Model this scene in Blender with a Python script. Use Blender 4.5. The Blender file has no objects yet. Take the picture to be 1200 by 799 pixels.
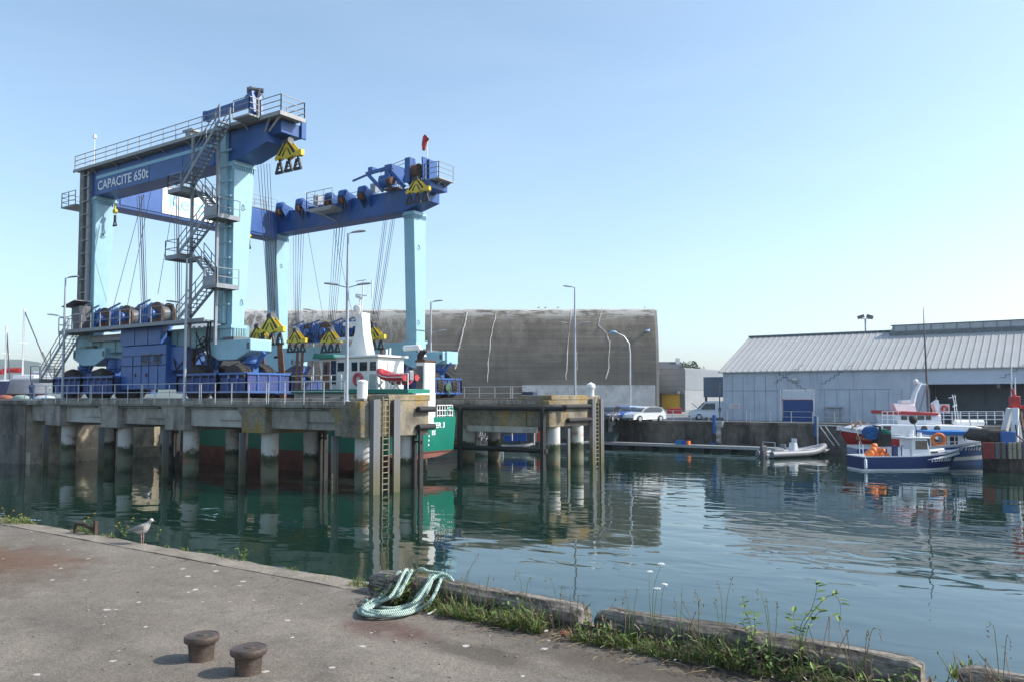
import bpy, bmesh, math, random
from mathutils import Vector, Matrix
R = math.radians
rng = random.Random(7)
scene = bpy.context.scene
COL = scene.collection
# ------------------------------------------------------------------ camera model (harbour grid: x along the quays, y across the basin, z up, water at 0)
FPX = 960.0
PITCH = R(2.8)
YAW = math.atan(1 / 1.458)
EZ = 5.1
PYC = 465 - FPX * math.tan(PITCH)
FX, FY = -math.sin(YAW), math.cos(YAW)
RX, RY = math.cos(YAW), math.sin(YAW)

def ray(px, py):
    a = (px - 600) / FPX; b = (PYC - py) / FPX
    c, s = math.cos(PITCH), math.sin(PITCH)
    f = c - b * s
    return (FX * f + RX * a, FY * f + RY * a, s + b * c)
def at_z(px, py, z):
    d = ray(px, py); t = (z - EZ) / d[2]
    return Vector((d[0] * t, d[1] * t, z))
def at_y(px, py, y):
    d = ray(px, py); t = y / d[1]
    return Vector((d[0] * t, y, EZ + d[2] * t))
def at_x(px, py, x):
    d = ray(px, py); t = x / d[0]
    return Vector((x, d[1] * t, EZ + d[2] * t))
def at_d(px, py, D):
    d = ray(px, py); t = D / (d[0] * FX + d[1] * FY)
    return Vector((d[0] * t, d[1] * t, EZ + d[2] * t))

# ------------------------------------------------------------------ materials
MATS = {}
def _n(nt, t, **kw):
    n = nt.nodes.new(t)
    for k, v in kw.items():
        setattr(n, k, v)
    return n
def rgba(c): return (c[0], c[1], c[2], 1)
def mat(name, col, rough=.6, metal=0., var=.18, scale=2.5, bump=.15, bscale=40., stain=None, stain_amt=.45, stain_scale=(3., 3., .5), stain_pos=.55, spec=.5, coat=0., fine=0.):
    """weathered paint / concrete / metal: base colour with broad and fine variation, vertical stains, fine bump"""
    if name in MATS: return MATS[name]
    m = bpy.data.materials.new(name); m.use_nodes = True
    nt = m.node_tree; b = nt.nodes['Principled BSDF']; L = nt.links.new
    tc = _n(nt, 'ShaderNodeTexCoord')
    no = _n(nt, 'ShaderNodeTexNoise'); no.inputs['Scale'].default_value = scale; no.inputs['Detail'].default_value = 6; no.inputs['Roughness'].default_value = .65
    L(tc.outputs['Object'], no.inputs['Vector'])
    mr = _n(nt, 'ShaderNodeMapRange'); mr.inputs['From Min'].default_value = .3; mr.inputs['From Max'].default_value = .7
    mr.inputs['To Min'].default_value = 1 - var; mr.inputs['To Max'].default_value = 1 + var
    L(no.outputs['Fac'], mr.inputs['Value'])
    mul = _n(nt, 'ShaderNodeMix', data_type='RGBA', blend_type='MULTIPLY'); mul.inputs['Factor'].default_value = 1
    mul.inputs[6].default_value = rgba(col)
    L(mr.outputs['Result'], mul.inputs[7])
    out = mul.outputs[2]
    if stain:
        mp = _n(nt, 'ShaderNodeMapping'); mp.inputs['Scale'].default_value = stain_scale
        L(tc.outputs['Object'], mp.inputs['Vector'])
        n2 = _n(nt, 'ShaderNodeTexNoise'); n2.inputs['Scale'].default_value = 1; n2.inputs['Detail'].default_value = 8; n2.inputs['Roughness'].default_value = .7
        L(mp.outputs[0], n2.inputs['Vector'])
        m2 = _n(nt, 'ShaderNodeMapRange'); m2.inputs['From Min'].default_value = stain_pos; m2.inputs['From Max'].default_value = stain_pos + .14
        m2.inputs['To Max'].default_value = stain_amt
        L(n2.outputs['Fac'], m2.inputs['Value'])
        mx = _n(nt, 'ShaderNodeMix', data_type='RGBA'); mx.inputs[7].default_value = rgba(stain)
        L(m2.outputs['Result'], mx.inputs['Factor']); L(out, mx.inputs[6]); out = mx.outputs[2]
    if fine:
        n4 = _n(nt, 'ShaderNodeTexNoise'); n4.inputs['Scale'].default_value = bscale * 1.5; n4.inputs['Detail'].default_value = 3
        L(tc.outputs['Object'], n4.inputs['Vector'])
        m4 = _n(nt, 'ShaderNodeMapRange'); m4.inputs['From Min'].default_value = .3; m4.inputs['From Max'].default_value = .7
        m4.inputs['To Min'].default_value = 1 - fine; m4.inputs['To Max'].default_value = 1 + fine
        L(n4.outputs['Fac'], m4.inputs['Value'])
        mu = _n(nt, 'ShaderNodeMix', data_type='RGBA', blend_type='MULTIPLY'); mu.inputs['Factor'].default_value = 1
        L(out, mu.inputs[6]); L(m4.outputs['Result'], mu.inputs[7]); out = mu.outputs[2]
    L(out, b.inputs['Base Color'])
    b.inputs['Roughness'].default_value = rough; b.inputs['Metallic'].default_value = metal
    b.inputs['Specular IOR Level'].default_value = spec
    if coat: b.inputs['Coat Weight'].default_value = coat; b.inputs['Coat Roughness'].default_value = .15
    if bump:
        n3 = _n(nt, 'ShaderNodeTexNoise'); n3.inputs['Scale'].default_value = bscale; n3.inputs['Detail'].default_value = 5
        L(tc.outputs['Object'], n3.inputs['Vector'])
        bp = _n(nt, 'ShaderNodeBump'); bp.inputs['Strength'].default_value = bump; bp.inputs['Distance'].default_value = .02
        L(n3.outputs['Fac'], bp.inputs['Height']); L(bp.outputs['Normal'], b.inputs['Normal'])
    MATS[name] = m
    return m

# ------------------------------------------------------------------ mesh builder
class MB:
    def __init__(s): s.bm = bmesh.new(); s.mi = 0; s.smooth = False
    def face(s, vs):
        try:
            f = s.bm.faces.new(vs); f.material_index = s.mi; f.smooth = s.smooth; return f
        except ValueError: return None
    def poly(s, pts):
        return s.face([s.bm.verts.new(p) for p in pts])
    def box(s, x0, x1, y0, y1, z0, z1, M=None):
        c = [(x0,y0,z0),(x1,y0,z0),(x1,y1,z0),(x0,y1,z0),(x0,y0,z1),(x1,y0,z1),(x1,y1,z1),(x0,y1,z1)]
        v = [s.bm.verts.new(M @ Vector(p) if M else p) for p in c]
        for f in ((3,2,1,0),(4,5,6,7),(0,1,5,4),(1,2,6,5),(2,3,7,6),(3,0,4,7)): s.face([v[i] for i in f])
        return s
    def hexa(s, b, t):
        """b, t: four bottom and four top points, counter-clockwise"""
        v = [s.bm.verts.new(p) for p in list(b) + list(t)]
        for f in ((3,2,1,0),(4,5,6,7),(0,1,5,4),(1,2,6,5),(2,3,7,6),(3,0,4,7)): s.face([v[i] for i in f])
        return s
    def bar(s, p, q, w, h=None, up=(0,0,1)):
        p, q = Vector(p), Vector(q); h = h or w
        d = (q - p)
        if d.length < 1e-6: return s
        d.normalize(); u = Vector(up)
        if abs(d.dot(u)) > .98: u = Vector((1,0,0))
        a = d.cross(u).normalized() * w / 2; b = a.cross(d).normalized() * h / 2
        s.hexa([p - a - b, p + a - b, q + a - b, q - a - b], [p - a + b, p + a + b, q + a + b, q - a + b])
        return s
    def tube(s, pts, r, n=6, cap=True, closed=False):
        pts = [Vector(p) for p in pts]; rings = []; N = len(pts)
        prev = None
        for i, p in enumerate(pts):
            if closed: d = pts[(i + 1) % N] - pts[i - 1]
            else: d = pts[min(i + 1, N - 1)] - pts[max(i - 1, 0)]
            if d.length < 1e-9: d = Vector((0,0,1))
            d.normalize()
            if prev is None:
                u = Vector((0,0,1)) if abs(d.z) < .9 else Vector((1,0,0))
                a = d.cross(u).normalized()
            else:
                a = (prev - d * prev.dot(d))
                a = a.normalized() if a.length > 1e-6 else d.orthogonal().normalized()
            prev = a; b = d.cross(a)
            rr = r[i] if isinstance(r, (list, tuple)) else r
            rings.append([s.bm.verts.new(p + (a * math.cos(2*math.pi*k/n) + b * math.sin(2*math.pi*k/n)) * rr) for k in range(n)])
        sm = s.smooth; s.smooth = True
        for i in range(N if closed else N - 1):
            A, B = rings[i], rings[(i + 1) % N]
            for k in range(n): s.face([A[k], A[(k+1) % n], B[(k+1) % n], B[k]])
        s.smooth = sm
        if cap and not closed: s.face(rings[0][::-1]); s.face(rings[-1])
        return s
    def cyl(s, p, q, r, n=16, r2=None):
        return s.tube([p, q], [r, r if r2 is None else r2], n)
    def lathe(s, prof, c=(0,0,0), n=20, axis='z'):
        """prof: (radius, height) list along the axis"""
        c = Vector(c); rings = []
        for r, h in prof:
            ring = []
            for k in range(n):
                t = 2*math.pi*k/n; u, v = r*math.cos(t), r*math.sin(t)
                p = {'z': (u, v, h), 'y': (v, h, u), 'x': (h, u, v)}[axis]
                ring.append(s.bm.verts.new(c + Vector(p)))
            rings.append(ring)
        sm = s.smooth; s.smooth = True
        for A, B in zip(rings, rings[1:]):
            for k in range(n): s.face([A[k], A[(k+1) % n], B[(k+1) % n], B[k]])
        s.smooth = sm
        if prof[0][0] > 1e-5: s.face(rings[0][::-1])
        if prof[-1][0] > 1e-5: s.face(rings[-1])
        return s
    def prism(s, pts, d):
        """planar polygon swept by vector d"""
        d = Vector(d); A = [s.bm.verts.new(Vector(p)) for p in pts]; B = [s.bm.verts.new(Vector(p) + d) for p in pts]
        n = len(pts)
        s.face(A[::-1]); s.face(B)
        for k in range(n): s.face([A[k], A[(k+1) % n], B[(k+1) % n], B[k]])
        return s
    def loft(s, rings, closed=True, cap=True, mats=None):
        V = [[s.bm.verts.new(p) for p in r] for r in rings]
        n = len(V[0])
        for A, B in zip(V, V[1:]):
            for k in range(n if closed else n - 1):
                if mats: s.mi = mats[k]
                s.face([A[k], A[(k+1) % n], B[(k+1) % n], B[k]])
        if cap:
            if mats: s.mi = mats[0]
            s.face(V[0][::-1]); s.face(V[-1])
        return s
    def ico(s, c, r, sub=2, sc=(1,1,1)):
        g = bmesh.ops.create_icosphere(s.bm, subdivisions=sub, radius=r, matrix=Matrix.Translation(Vector(c)) @ Matrix.Diagonal((*sc, 1)))
        for v in g['verts']:
            for f in v.link_faces: f.smooth = True; f.material_index = s.mi
        return s
    def build(s, name, m, parent=None, org=None, bevel=0, normals=True, label=None):
        bm = s.bm
        if normals: bmesh.ops.recalc_face_normals(bm, faces=bm.faces)
        if org is None:
            if parent is not None: org = ORG[parent.name]
            else:
                xs = [v.co for v in bm.verts]
                org = Vector(((min(v.x for v in xs) + max(v.x for v in xs)) / 2, (min(v.y for v in xs) + max(v.y for v in xs)) / 2, min(v.z for v in xs)))
        org = Vector(org)
        if org.length > 0: bmesh.ops.translate(bm, verts=bm.verts, vec=-org)
        me = bpy.data.meshes.new(name); bm.to_mesh(me); bm.free(); me.set_sharp_from_angle(angle=R(38))
        for x in (m if isinstance(m, (list, tuple)) else [m]): me.materials.append(x)
        o = bpy.data.objects.new(name, me); COL.objects.link(o)
        if parent is not None: o.parent = parent
        else: o.location = org
        ORG[o.name] = org if parent is None else ORG[parent.name]
        if bevel:
            b = o.modifiers.new('bevel', 'BEVEL'); b.width = bevel; b.segments = 2; b.limit_method = 'ANGLE'; b.angle_limit = R(40)
        if label: o['label'] = label
        return o
ORG = {}
def tag(o, label, cat, group=None):
    o['label'] = label; o['category'] = cat
    if group: o['group'] = group
    return o
def thing(name, label, cat, loc=(0,0,0), rotz=0, group=None, local=False):
    """an Empty at the thing's base; with local=True its parts are modelled about the origin"""
    o = bpy.data.objects.new(name, None); COL.objects.link(o); o.empty_display_size = .3
    o.location = loc; o.rotation_euler = (0, 0, rotz)
    ORG[o.name] = Vector((0,0,0)) if local else Vector(loc)
    return tag(o, label, cat, group)
def struct(o, kind='structure'):
    o['kind'] = kind; return o
def dup(root, loc, rotz=None, label=None, scale=None):
    def rec(o, par):
        c = o.copy(); COL.objects.link(c)
        if par is not None: c.parent = par
        for ch in [x for x in bpy.data.objects if x.parent == o]: rec(ch, c)
        return c
    r = rec(root, None); r.location = loc
    if rotz is not None: r.rotation_euler = (0, 0, rotz)
    if scale: r.scale = (scale,) * 3
    if label: r['label'] = label
    return r
def text_mesh(txt, size, name, m, parent, mat4, extrude=.006, bold=0.0, spacing=1.0, label=None):
    """raised lettering converted to a mesh; mat4 places it (text runs along local x, up is local y)"""
    cu = bpy.data.curves.new('lettering', 'FONT'); cu.body = txt; cu.size = size; cu.extrude = extrude; cu.offset = bold; cu.space_character = spacing
    cu.resolution_u = 3
    ob = bpy.data.objects.new('lettering', cu); COL.objects.link(ob)
    dg = bpy.context.evaluated_depsgraph_get(); dg.update()
    me = bpy.data.meshes.new_from_object(ob.evaluated_get(dg)); bpy.data.objects.remove(ob); bpy.data.curves.remove(cu)
    me.name = name; me.transform(Matrix.Translation(-ORG[parent.name]) @ mat4)
    me.materials.clear(); me.materials.append(m)
    o = bpy.data.objects.new(name, me); COL.objects.link(o); o.parent = parent; ORG[o.name] = ORG[parent.name]
    if label: o['label'] = label
    return o
def frame(origin, xdir, ydir):
    x = Vector(xdir).normalized(); y = Vector(ydir); y = (y - x * y.dot(x)).normalized(); z = x.cross(y)
    M = Matrix((x, y, z)).transposed().to_4x4(); M.translation = Vector(origin); return M
def lerp(a, b, t): return Vector(a) * (1 - t) + Vector(b) * t
def rail_parts(parent, pts, h, m, n_rails=2, step=1.5, pr=.025, rr=.022, name='rail'):
    """a handrail along a polyline: posts and rails, ONE mesh"""
    b = MB(); pts = [Vector(p) for p in pts]
    for k in range(n_rails):
        z = h * (k + 1) / n_rails
        for p, q in zip(pts, pts[1:]): b.bar(p + Vector((0,0,z)), q + Vector((0,0,z)), rr*2)
    for p, q in zip(pts, pts[1:]):
        n = max(1, round((q - p).length / step))
        for i in range(n + 1): 
            c = lerp(p, q, i / n); b.bar(c, c + Vector((0,0,h)), pr*2)
    return b.build(name, m, parent)
# ================================================================== world, sun, camera
SUN_EL = R(38); sd = Vector((RX, RY, 0)).normalized()
sd = (Matrix.Rotation(R(0), 3, 'Z') @ sd)
sun_vec = Vector((sd.x * math.cos(SUN_EL), sd.y * math.cos(SUN_EL), math.sin(SUN_EL)))
w = bpy.data.worlds.new('World'); scene.world = w; w.use_nodes = True
nt = w.node_tree; bg = nt.nodes['Background']
sky = nt.nodes.new('ShaderNodeTexSky'); sky.sky_type = 'NISHITA'; sky.sun_disc = False
sky.sun_elevation = SUN_EL; sky.sun_rotation = math.atan2(sun_vec.x, sun_vec.y)
sky.altitude = 0; sky.air_density = 1.0; sky.dust_density = 1.5; sky.ozone_density = 4.5
hs = nt.nodes.new('ShaderNodeHueSaturation'); hs.inputs['Saturation'].default_value = .84; hs.inputs['Value'].default_value = .95; hs.inputs['Hue'].default_value = .488   # thin high haze whitens the blue
nt.links.new(sky.outputs[0], hs.inputs['Color']); 
tcw = nt.nodes.new('ShaderNodeTexCoord'); mpw = nt.nodes.new('ShaderNodeMapping'); mpw.inputs['Scale'].default_value = (1.6, 2.6, 9); mpw.inputs['Rotation'].default_value = (.15, .1, .5)
nw = nt.nodes.new('ShaderNodeTexNoise'); nw.inputs['Scale'].default_value = 1.4; nw.inputs['Detail'].default_value = 7; nw.inputs['Roughness'].default_value = .55; nw.inputs['Distortion'].default_value = .6
rw = nt.nodes.new('ShaderNodeMapRange'); rw.inputs['From Min'].default_value = .42; rw.inputs['From Max'].default_value = .75; rw.inputs['To Max'].default_value = .05
mw = nt.nodes.new('ShaderNodeMix'); mw.data_type = 'RGBA'; mw.inputs[7].default_value = (4.6, 5.1, 5.6, 1)   # faint veils of high cloud
nt.links.new(tcw.outputs['Generated'], mpw.inputs['Vector']); nt.links.new(mpw.outputs[0], nw.inputs['Vector']); nt.links.new(nw.outputs['Fac'], rw.inputs['Value']); nt.links.new(rw.outputs['Result'], mw.inputs['Factor']); nt.links.new(hs.outputs[0], mw.inputs[6]); nt.links.new(mw.outputs[2], bg.inputs['Color']); bg.inputs['Strength'].default_value = .15
sl = bpy.data.lights.new('sun', 'SUN'); sl.energy = 3.2; sl.angle = R(.53); sl.color = (1, .95, .87)
so = bpy.data.objects.new('sun', sl); COL.objects.link(so); so.location = (0, 0, 60)
so.rotation_euler = sun_vec.to_track_quat('Z', 'Y').to_euler()
cd = bpy.data.cameras.new('camera'); cam = bpy.data.objects.new('camera', cd); COL.objects.link(cam)
cam.location = (0, 0, EZ); cam.rotation_euler = (R(90) + PITCH, 0, YAW)
cd.sensor_width = 36; cd.lens = 36 * FPX / 1200; cd.shift_y = (PYC - 399.5) / 1200
cd.clip_start = .05; cd.clip_end = 6000
scene.camera = cam
scene.view_settings.view_transform = 'Standard'; scene.view_settings.look = 'None'; scene.view_settings.exposure = 0.82; scene.view_settings.gamma = 1
scene.view_settings.use_curve_mapping = False

# ================================================================== shared materials
m_conc = mat('concrete', (.30,.275,.235), .9, var=.35, scale=1.2, bump=.5, bscale=18, stain=(.07,.065,.055), stain_amt=.75, stain_scale=(1.2,1.2,.22), stain_pos=.5, fine=.2)
m_conc_l = mat('pale_concrete', (.42,.40,.36), .9, var=.25, scale=1.0, bump=.4, bscale=18, stain=(.12,.11,.09), stain_amt=.55, stain_scale=(1.5,1.5,.25), fine=.15)
m_lichen = mat('lichen_concrete', (.205,.18,.135), .95, var=.55, scale=.9, bump=.7, bscale=14, stain=(.30,.185,.03), stain_amt=.85, stain_scale=(.95,.95,.55), stain_pos=.5, fine=.4)
m_asph = mat('yard_asphalt', (.20,.195,.19), .9, var=.2, scale=.4, bump=.3, bscale=60)
m_galv = mat('galvanised_steel', (.50,.52,.54), .45, .6, var=.15, scale=4, bump=.05)
m_dgrey = mat('dark_grey_steel', (.11,.115,.125), .55, .3, var=.25, scale=3, bump=.1, stain=(.12,.06,.03), stain_amt=.3)
m_mgrey = mat('mid_grey_steel', (.25,.26,.275), .5, .4, var=.2, scale=3, bump=.1)
m_black = mat('black_rubber', (.018,.018,.019), .75, var=.3, scale=6, bump=.3, bscale=60)
m_white = mat('white_paint', (.78,.78,.76), .4, var=.06, scale=2, bump=.03, stain=(.35,.22,.12), stain_amt=.35, stain_scale=(5,5,.8), stain_pos=.66)
m_blue = mat('crane_blue_paint', (.008,.072,.26), .42, var=.14, scale=.9, bump=.04, stain=(.012,.03,.10), stain_amt=.5, stain_scale=(2.5,2.5,.4), stain_pos=.56)
m_blue2 = mat('crane_bright_blue_paint', (.03,.105,.33), .42, var=.14, scale=1.5, bump=.05, stain=(.10,.05,.03), stain_amt=.35, stain_scale=(6,6,1.), stain_pos=.64)
m_teal = mat('crane_pale_turquoise_paint', (.29,.50,.60), .45, var=.08, scale=.8, bump=.04, stain=(.17,.17,.15), stain_amt=.55, stain_scale=(4.5,4.5,.3), stain_pos=.585)
m_yel = mat('hook_yellow_paint', (.72,.52,.03), .5, var=.2, scale=4, bump=.1, stain=(.15,.11,.03), stain_amt=.5, stain_scale=(4,4,2))
m_rust = mat('rusty_steel', (.11,.05,.028), .8, .1, var=.4, scale=5, bump=.4)
m_glass = mat('dark_window_glass', (.02,.03,.035), .06, var=.2, scale=1, bump=0, spec=.8)
m_rope_w = mat('steel_wire', (.10,.10,.11), .5, .5, var=.2, bump=0)
m_red = mat('red_paint', (.45,.03,.03), .45, var=.15, scale=3, bump=.05, stain=(.15,.03,.02), stain_amt=.4)
m_orange = mat('orange_plastic', (.80,.20,.04), .5, var=.12, scale=5, bump=.1)

# ------------------------------------------------------------------ water
def make_water():
    m = bpy.data.materials.new('harbour_water'); m.use_nodes = True
    nt = m.node_tree; b = nt.nodes['Principled BSDF']; L = nt.links.new
    b.inputs['Base Color'].default_value = (.007,.028,.019,1); b.inputs['Roughness'].default_value = .025; b.inputs['IOR'].default_value = 1.55
    tc = _n(nt, 'ShaderNodeTexCoord')
    mp = _n(nt, 'ShaderNodeMapping'); mp.inputs['Rotation'].default_value = (0, 0, -R(35)); mp.inputs['Scale'].default_value = (.75, 1.35, 1)
    L(tc.outputs['Object'], mp.inputs['Vector'])
    n1 = _n(nt, 'ShaderNodeTexNoise'); n1.inputs['Scale'].default_value = .8; n1.inputs['Detail'].default_value = 1.6; n1.inputs['Roughness'].default_value = .45; n1.inputs['Distortion'].default_value = .4
    n2 = _n(nt, 'ShaderNodeTexNoise'); n2.inputs['Scale'].default_value = .16; n2.inputs['Detail'].default_value = 2
    n3 = _n(nt, 'ShaderNodeTexNoise'); n3.inputs['Scale'].default_value = .07; n3.inputs['Detail'].default_value = 3
    for n in (n1, n2, n3): L(mp.outputs[0], n.inputs['Vector'])
    # calm and ruffled patches
    mr = _n(nt, 'ShaderNodeMapRange'); mr.inputs['From Min'].default_value = .38; mr.inputs['From Max'].default_value = .62; mr.inputs['To Min'].default_value = .45; mr.inputs['To Max'].default_value = 1.25
    L(n3.outputs['Fac'], mr.inputs['Value'])
    mu = _n(nt, 'ShaderNodeMath', operation='MULTIPLY'); L(n1.outputs['Fac'], mu.inputs[0]); L(mr.outputs['Result'], mu.inputs[1])
    m2 = _n(nt, 'ShaderNodeMath', operation='MULTIPLY_ADD'); L(n2.outputs['Fac'], m2.inputs[0]); m2.inputs[1].default_value = 2.2; L(mu.outputs[0], m2.inputs[2])
    bp = _n(nt, 'ShaderNodeBump'); bp.inputs['Strength'].default_value = 1; bp.inputs['Distance'].default_value = .022
    L(m2.outputs[0], bp.inputs['Height']); L(bp.outputs['Normal'], b.inputs['Normal'])
    return m
b = MB(); b.poly([(-900,-300,0),(900,-300,0),(900,1600,0),(-900,1600,0)])
struct(b.build('water', make_water(), org=(0,0,0)))

# ------------------------------------------------------------------ near quay (the asphalt the photographer stands on)
def make_quay_mat():
    m = bpy.data.materials.new('worn_quay_asphalt'); m.use_nodes = True
    nt = m.node_tree; b = nt.nodes['Principled BSDF']; L = nt.links.new
    tc = _n(nt, 'ShaderNodeTexCoord'); P = tc.outputs['Object']
    def noise(sc, det=5, ro=.6, vec=P):
        n = _n(nt, 'ShaderNodeTexNoise'); n.inputs['Scale'].default_value = sc; n.inputs['Detail'].default_value = det; n.inputs['Roughness'].default_value = ro; L(vec, n.inputs['Vector']); return n.outputs['Fac']
    def rng_(v, a, c, lo=0., hi=1.):
        n = _n(nt, 'ShaderNodeMapRange'); n.inputs['From Min'].default_value = a; n.inputs['From Max'].default_value = c; n.inputs['To Min'].default_value = lo; n.inputs['To Max'].default_value = hi; L(v, n.inputs['Value']); return n.outputs['Result']
    def mix(fac, A, B, bt='MIX'):
        n = _n(nt, 'ShaderNodeMix', data_type='RGBA', blend_type=bt)
        if isinstance(fac, float): n.inputs['Factor'].default_value = fac
        else: L(fac, n.inputs['Factor'])
        for i, v in ((6, A), (7, B)):
            if isinstance(v, tuple): n.inputs[i].default_value = rgba(v)
            else: L(v, n.inputs[i])
        return n.outputs[2]
    def math_(op, a, c=None):
        n = _n(nt, 'ShaderNodeMath', operation=op)
        for i, v in ((0, a), (1, c)):
            if v is None: continue
            if isinstance(v, (int, float)): n.inputs[i].default_value = v
            else: L(v, n.inputs[i])
        return n.outputs[0]
    base = mix(rng_(noise(.7, 6), .35, .65), (.150,.127,.102), (.215,.185,.150))
    base = mix(rng_(noise(3.5, 6, .7), .48, .68, 0., .55), base, (.11,.098,.085))
    # aggregate
    vo = _n(nt, 'ShaderNodeTexVoronoi'); vo.inputs['Scale'].default_value = 85; L(P, vo.inputs['Vector'])
    sep = _n(nt, 'ShaderNodeSeparateColor'); L(vo.outputs['Color'], sep.inputs[0])
    base = mix(1.0, base, rng_(sep.outputs[0], 0, 1, .72, 1.3), 'MULTIPLY')
    base = mix(rng_(noise(140, 2), .58, .7, 0., .5), base, (.05,.045,.04))
    # rust stain on the left and brown patch beside the rope
    def blob(x, y, r, a, col, base, sx=1., sy=1.):
        mp = _n(nt, 'ShaderNodeMapping'); mp.inputs['Location'].default_value = (-x*sx, -y*sy, 0); mp.inputs['Scale'].default_value = (sx, sy, 0); L(P, mp.inputs['Vector'])
        ln = _n(nt, 'ShaderNodeVectorMath', operation='LENGTH'); L(mp.outputs[0], ln.inputs[0])
        d = math_('ADD', ln.outputs['Value'], math_('MULTIPLY', math_('SUBTRACT', noise(2.2, 6, .7), .5), r * 1.6))
        return mix(rng_(d, r * .45, r * 1.05, a, 0.), base, col)
    base = blob(-11.6, 3.9, 2.0, .9, (.085,.042,.022), base, .8, 1.3)
    base = blob(-11.2, 5.2, 1.1, .65, (.13,.07,.04), base, .7, 1.5)
    base = blob(-5.05, 5.45, .42, .75, (.10,.05,.04), base, .7, 1.3)
    base = blob(-4.0, 5.35, .4, .65, (.06,.048,.038), base, .6, 1.8)
    base = blob(-2.6, 5.7, .5, .7, (.065,.05,.038), base, .35, 1.6)
    # hairline cracks, old patches and tyre-dark lanes
    wp = _n(nt, 'ShaderNodeVectorMath', operation='ADD'); nz = _n(nt, 'ShaderNodeTexNoise'); nz.inputs['Scale'].default_value = 1.3; nz.inputs['Detail'].default_value = 6; L(P, nz.inputs['Vector']); sz = _n(nt, 'ShaderNodeVectorMath', operation='SCALE'); sz.inputs['Scale'].default_value = 1.1; L(nz.outputs['Color'], sz.inputs[0]); L(P, wp.inputs[0]); L(sz.outputs[0], wp.inputs[1])
    vc = _n(nt, 'ShaderNodeTexVoronoi', feature='DISTANCE_TO_EDGE'); vc.inputs['Scale'].default_value = .42; L(wp.outputs[0], vc.inputs['Vector'])
    base = mix(math_('MULTIPLY', rng_(vc.outputs['Distance'], .0, .006, 1., 0.), rng_(noise(.5, 2), .46, .56, 0., .8)), base, (.045,.04,.034))
    mp2 = _n(nt, 'ShaderNodeMapping'); mp2.inputs['Scale'].default_value = (.25, 1.1, 1); mp2.inputs['Rotation'].default_value = (0, 0, .2); L(P, mp2.inputs['Vector'])
    base = mix(rng_(noise(1.0, 4, .6, mp2.outputs[0]), .52, .66, 0., .38), base, (.10,.087,.073))
    base = mix(rng_(noise(1.9, 5, .62), .60, .66, 0., .30), base, (.25,.235,.215))
    base = mix(rng_(noise(.9, 6, .7), .62, .69, 0., .5), base, (.075,.062,.05))
    # droppings
    for sc, thr, keep in ((1.7, .06, .55), (3.1, .085, .66), (6.0, .14, .72)):
        wv = _n(nt, 'ShaderNodeTexVoronoi'); wv.inputs['Scale'].default_value = sc; wv.inputs['Randomness'].default_value = 1
        off = _n(nt, 'ShaderNodeVectorMath', operation='ADD')
        ns = _n(nt, 'ShaderNodeTexNoise'); ns.inputs['Scale'].default_value = 18; L(P, ns.inputs['Vector'])
        sc2 = _n(nt, 'ShaderNodeVectorMath', operation='SCALE'); sc2.inputs['Scale'].default_value = .05; L(ns.outputs['Color'], sc2.inputs[0])
        L(P, off.inputs[0]); L(sc2.outputs[0], off.inputs[1]); L(off.outputs[0], wv.inputs['Vector'])
        s2 = _n(nt, 'ShaderNodeSeparateColor'); L(wv.outputs['Color'], s2.inputs[0])
        pick = math_('GREATER_THAN', s2.outputs[1], keep)
        size = math_('MULTIPLY', s2.outputs[0], thr * 1.4)
        d = math_('SUBTRACT', wv.outputs['Distance'], size)
        base = mix(math_('MULTIPLY', math_('MULTIPLY', rng_(d, -.02, .012, 1., 0.), pick), .85), base, (.50,.48,.45))
    L(base, b.inputs['Base Color']); b.inputs['Roughness'].default_value = .92; b.inputs['Specular IOR Level'].default_value = .3
    h = math_('ADD', math_('MULTIPLY', noise(90, 3), .6), math_('MULTIPLY', noise(5, 5), 1.6))
    bp = _n(nt, 'ShaderNodeBump'); bp.inputs['Strength'].default_value = .55; bp.inputs['Distance'].default_value = .02
    L(h, bp.inputs['Height']); L(bp.outputs['Normal'], b.inputs['Normal'])
    return m
QZ = 3.05; QE = 6.66
b = MB(); b.box(-160, 60, -80, QE - .34, -4, QZ)
m_quay = make_quay_mat()
struct(b.build('near_quay', m_quay, org=(0,0,0)))
# concrete coping along its edge, with a slightly ragged outline
m_cope = mat('worn_coping', (.215,.185,.145), .95, var=.3, scale=3, bump=.6, bscale=30, stain=(.14,.115,.09), stain_amt=.6, stain_scale=(2,2,2), stain_pos=.5, fine=.3)
b = MB(); x = -160.; top = []; 
xs = [-160, -60, -30] + [-20 + i * .25 for i in range(0, 90)] + [10, 60]
for x in xs:
    e = QE + rng.uniform(-.03, .025); t = QZ + .012 + rng.uniform(-.006, .008); i0 = QE - .34 + .0
    top.append([(x, i0, -4), (x, i0, t - .004), (x, e - .03, t), (x, e, t - .04), (x, e, -4)])
b.loft(top, closed=True, cap=True)
struct(b.build('quay_coping', m_cope, org=(0,0,0)))

# ------------------------------------------------------------------ land on the far side and to the left
LX = -66.4; LZ = 4.86      # yard behind the lift piers
FQY = 77.5; FQZ = 2.72     # far quay
m_quaywall = mat('stained_quay_wall', (.17,.15,.125), .95, var=.4, scale=.7, bump=.6, bscale=10, stain=(.035,.035,.03), stain_amt=.9, stain_scale=(.45,.45,.12), stain_pos=.46, fine=.25)
b = MB(); b.box(-600, LX, 30.9, 72, -3, LZ)
struct(b.build('lift_yard', m_asph, org=(0,0,0)))
b = MB(); b.box(-500, 900, FQY, 1500, -3, FQZ)
struct(b.build('far_quay_ground', m_asph, org=(0,0,0)))
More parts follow.
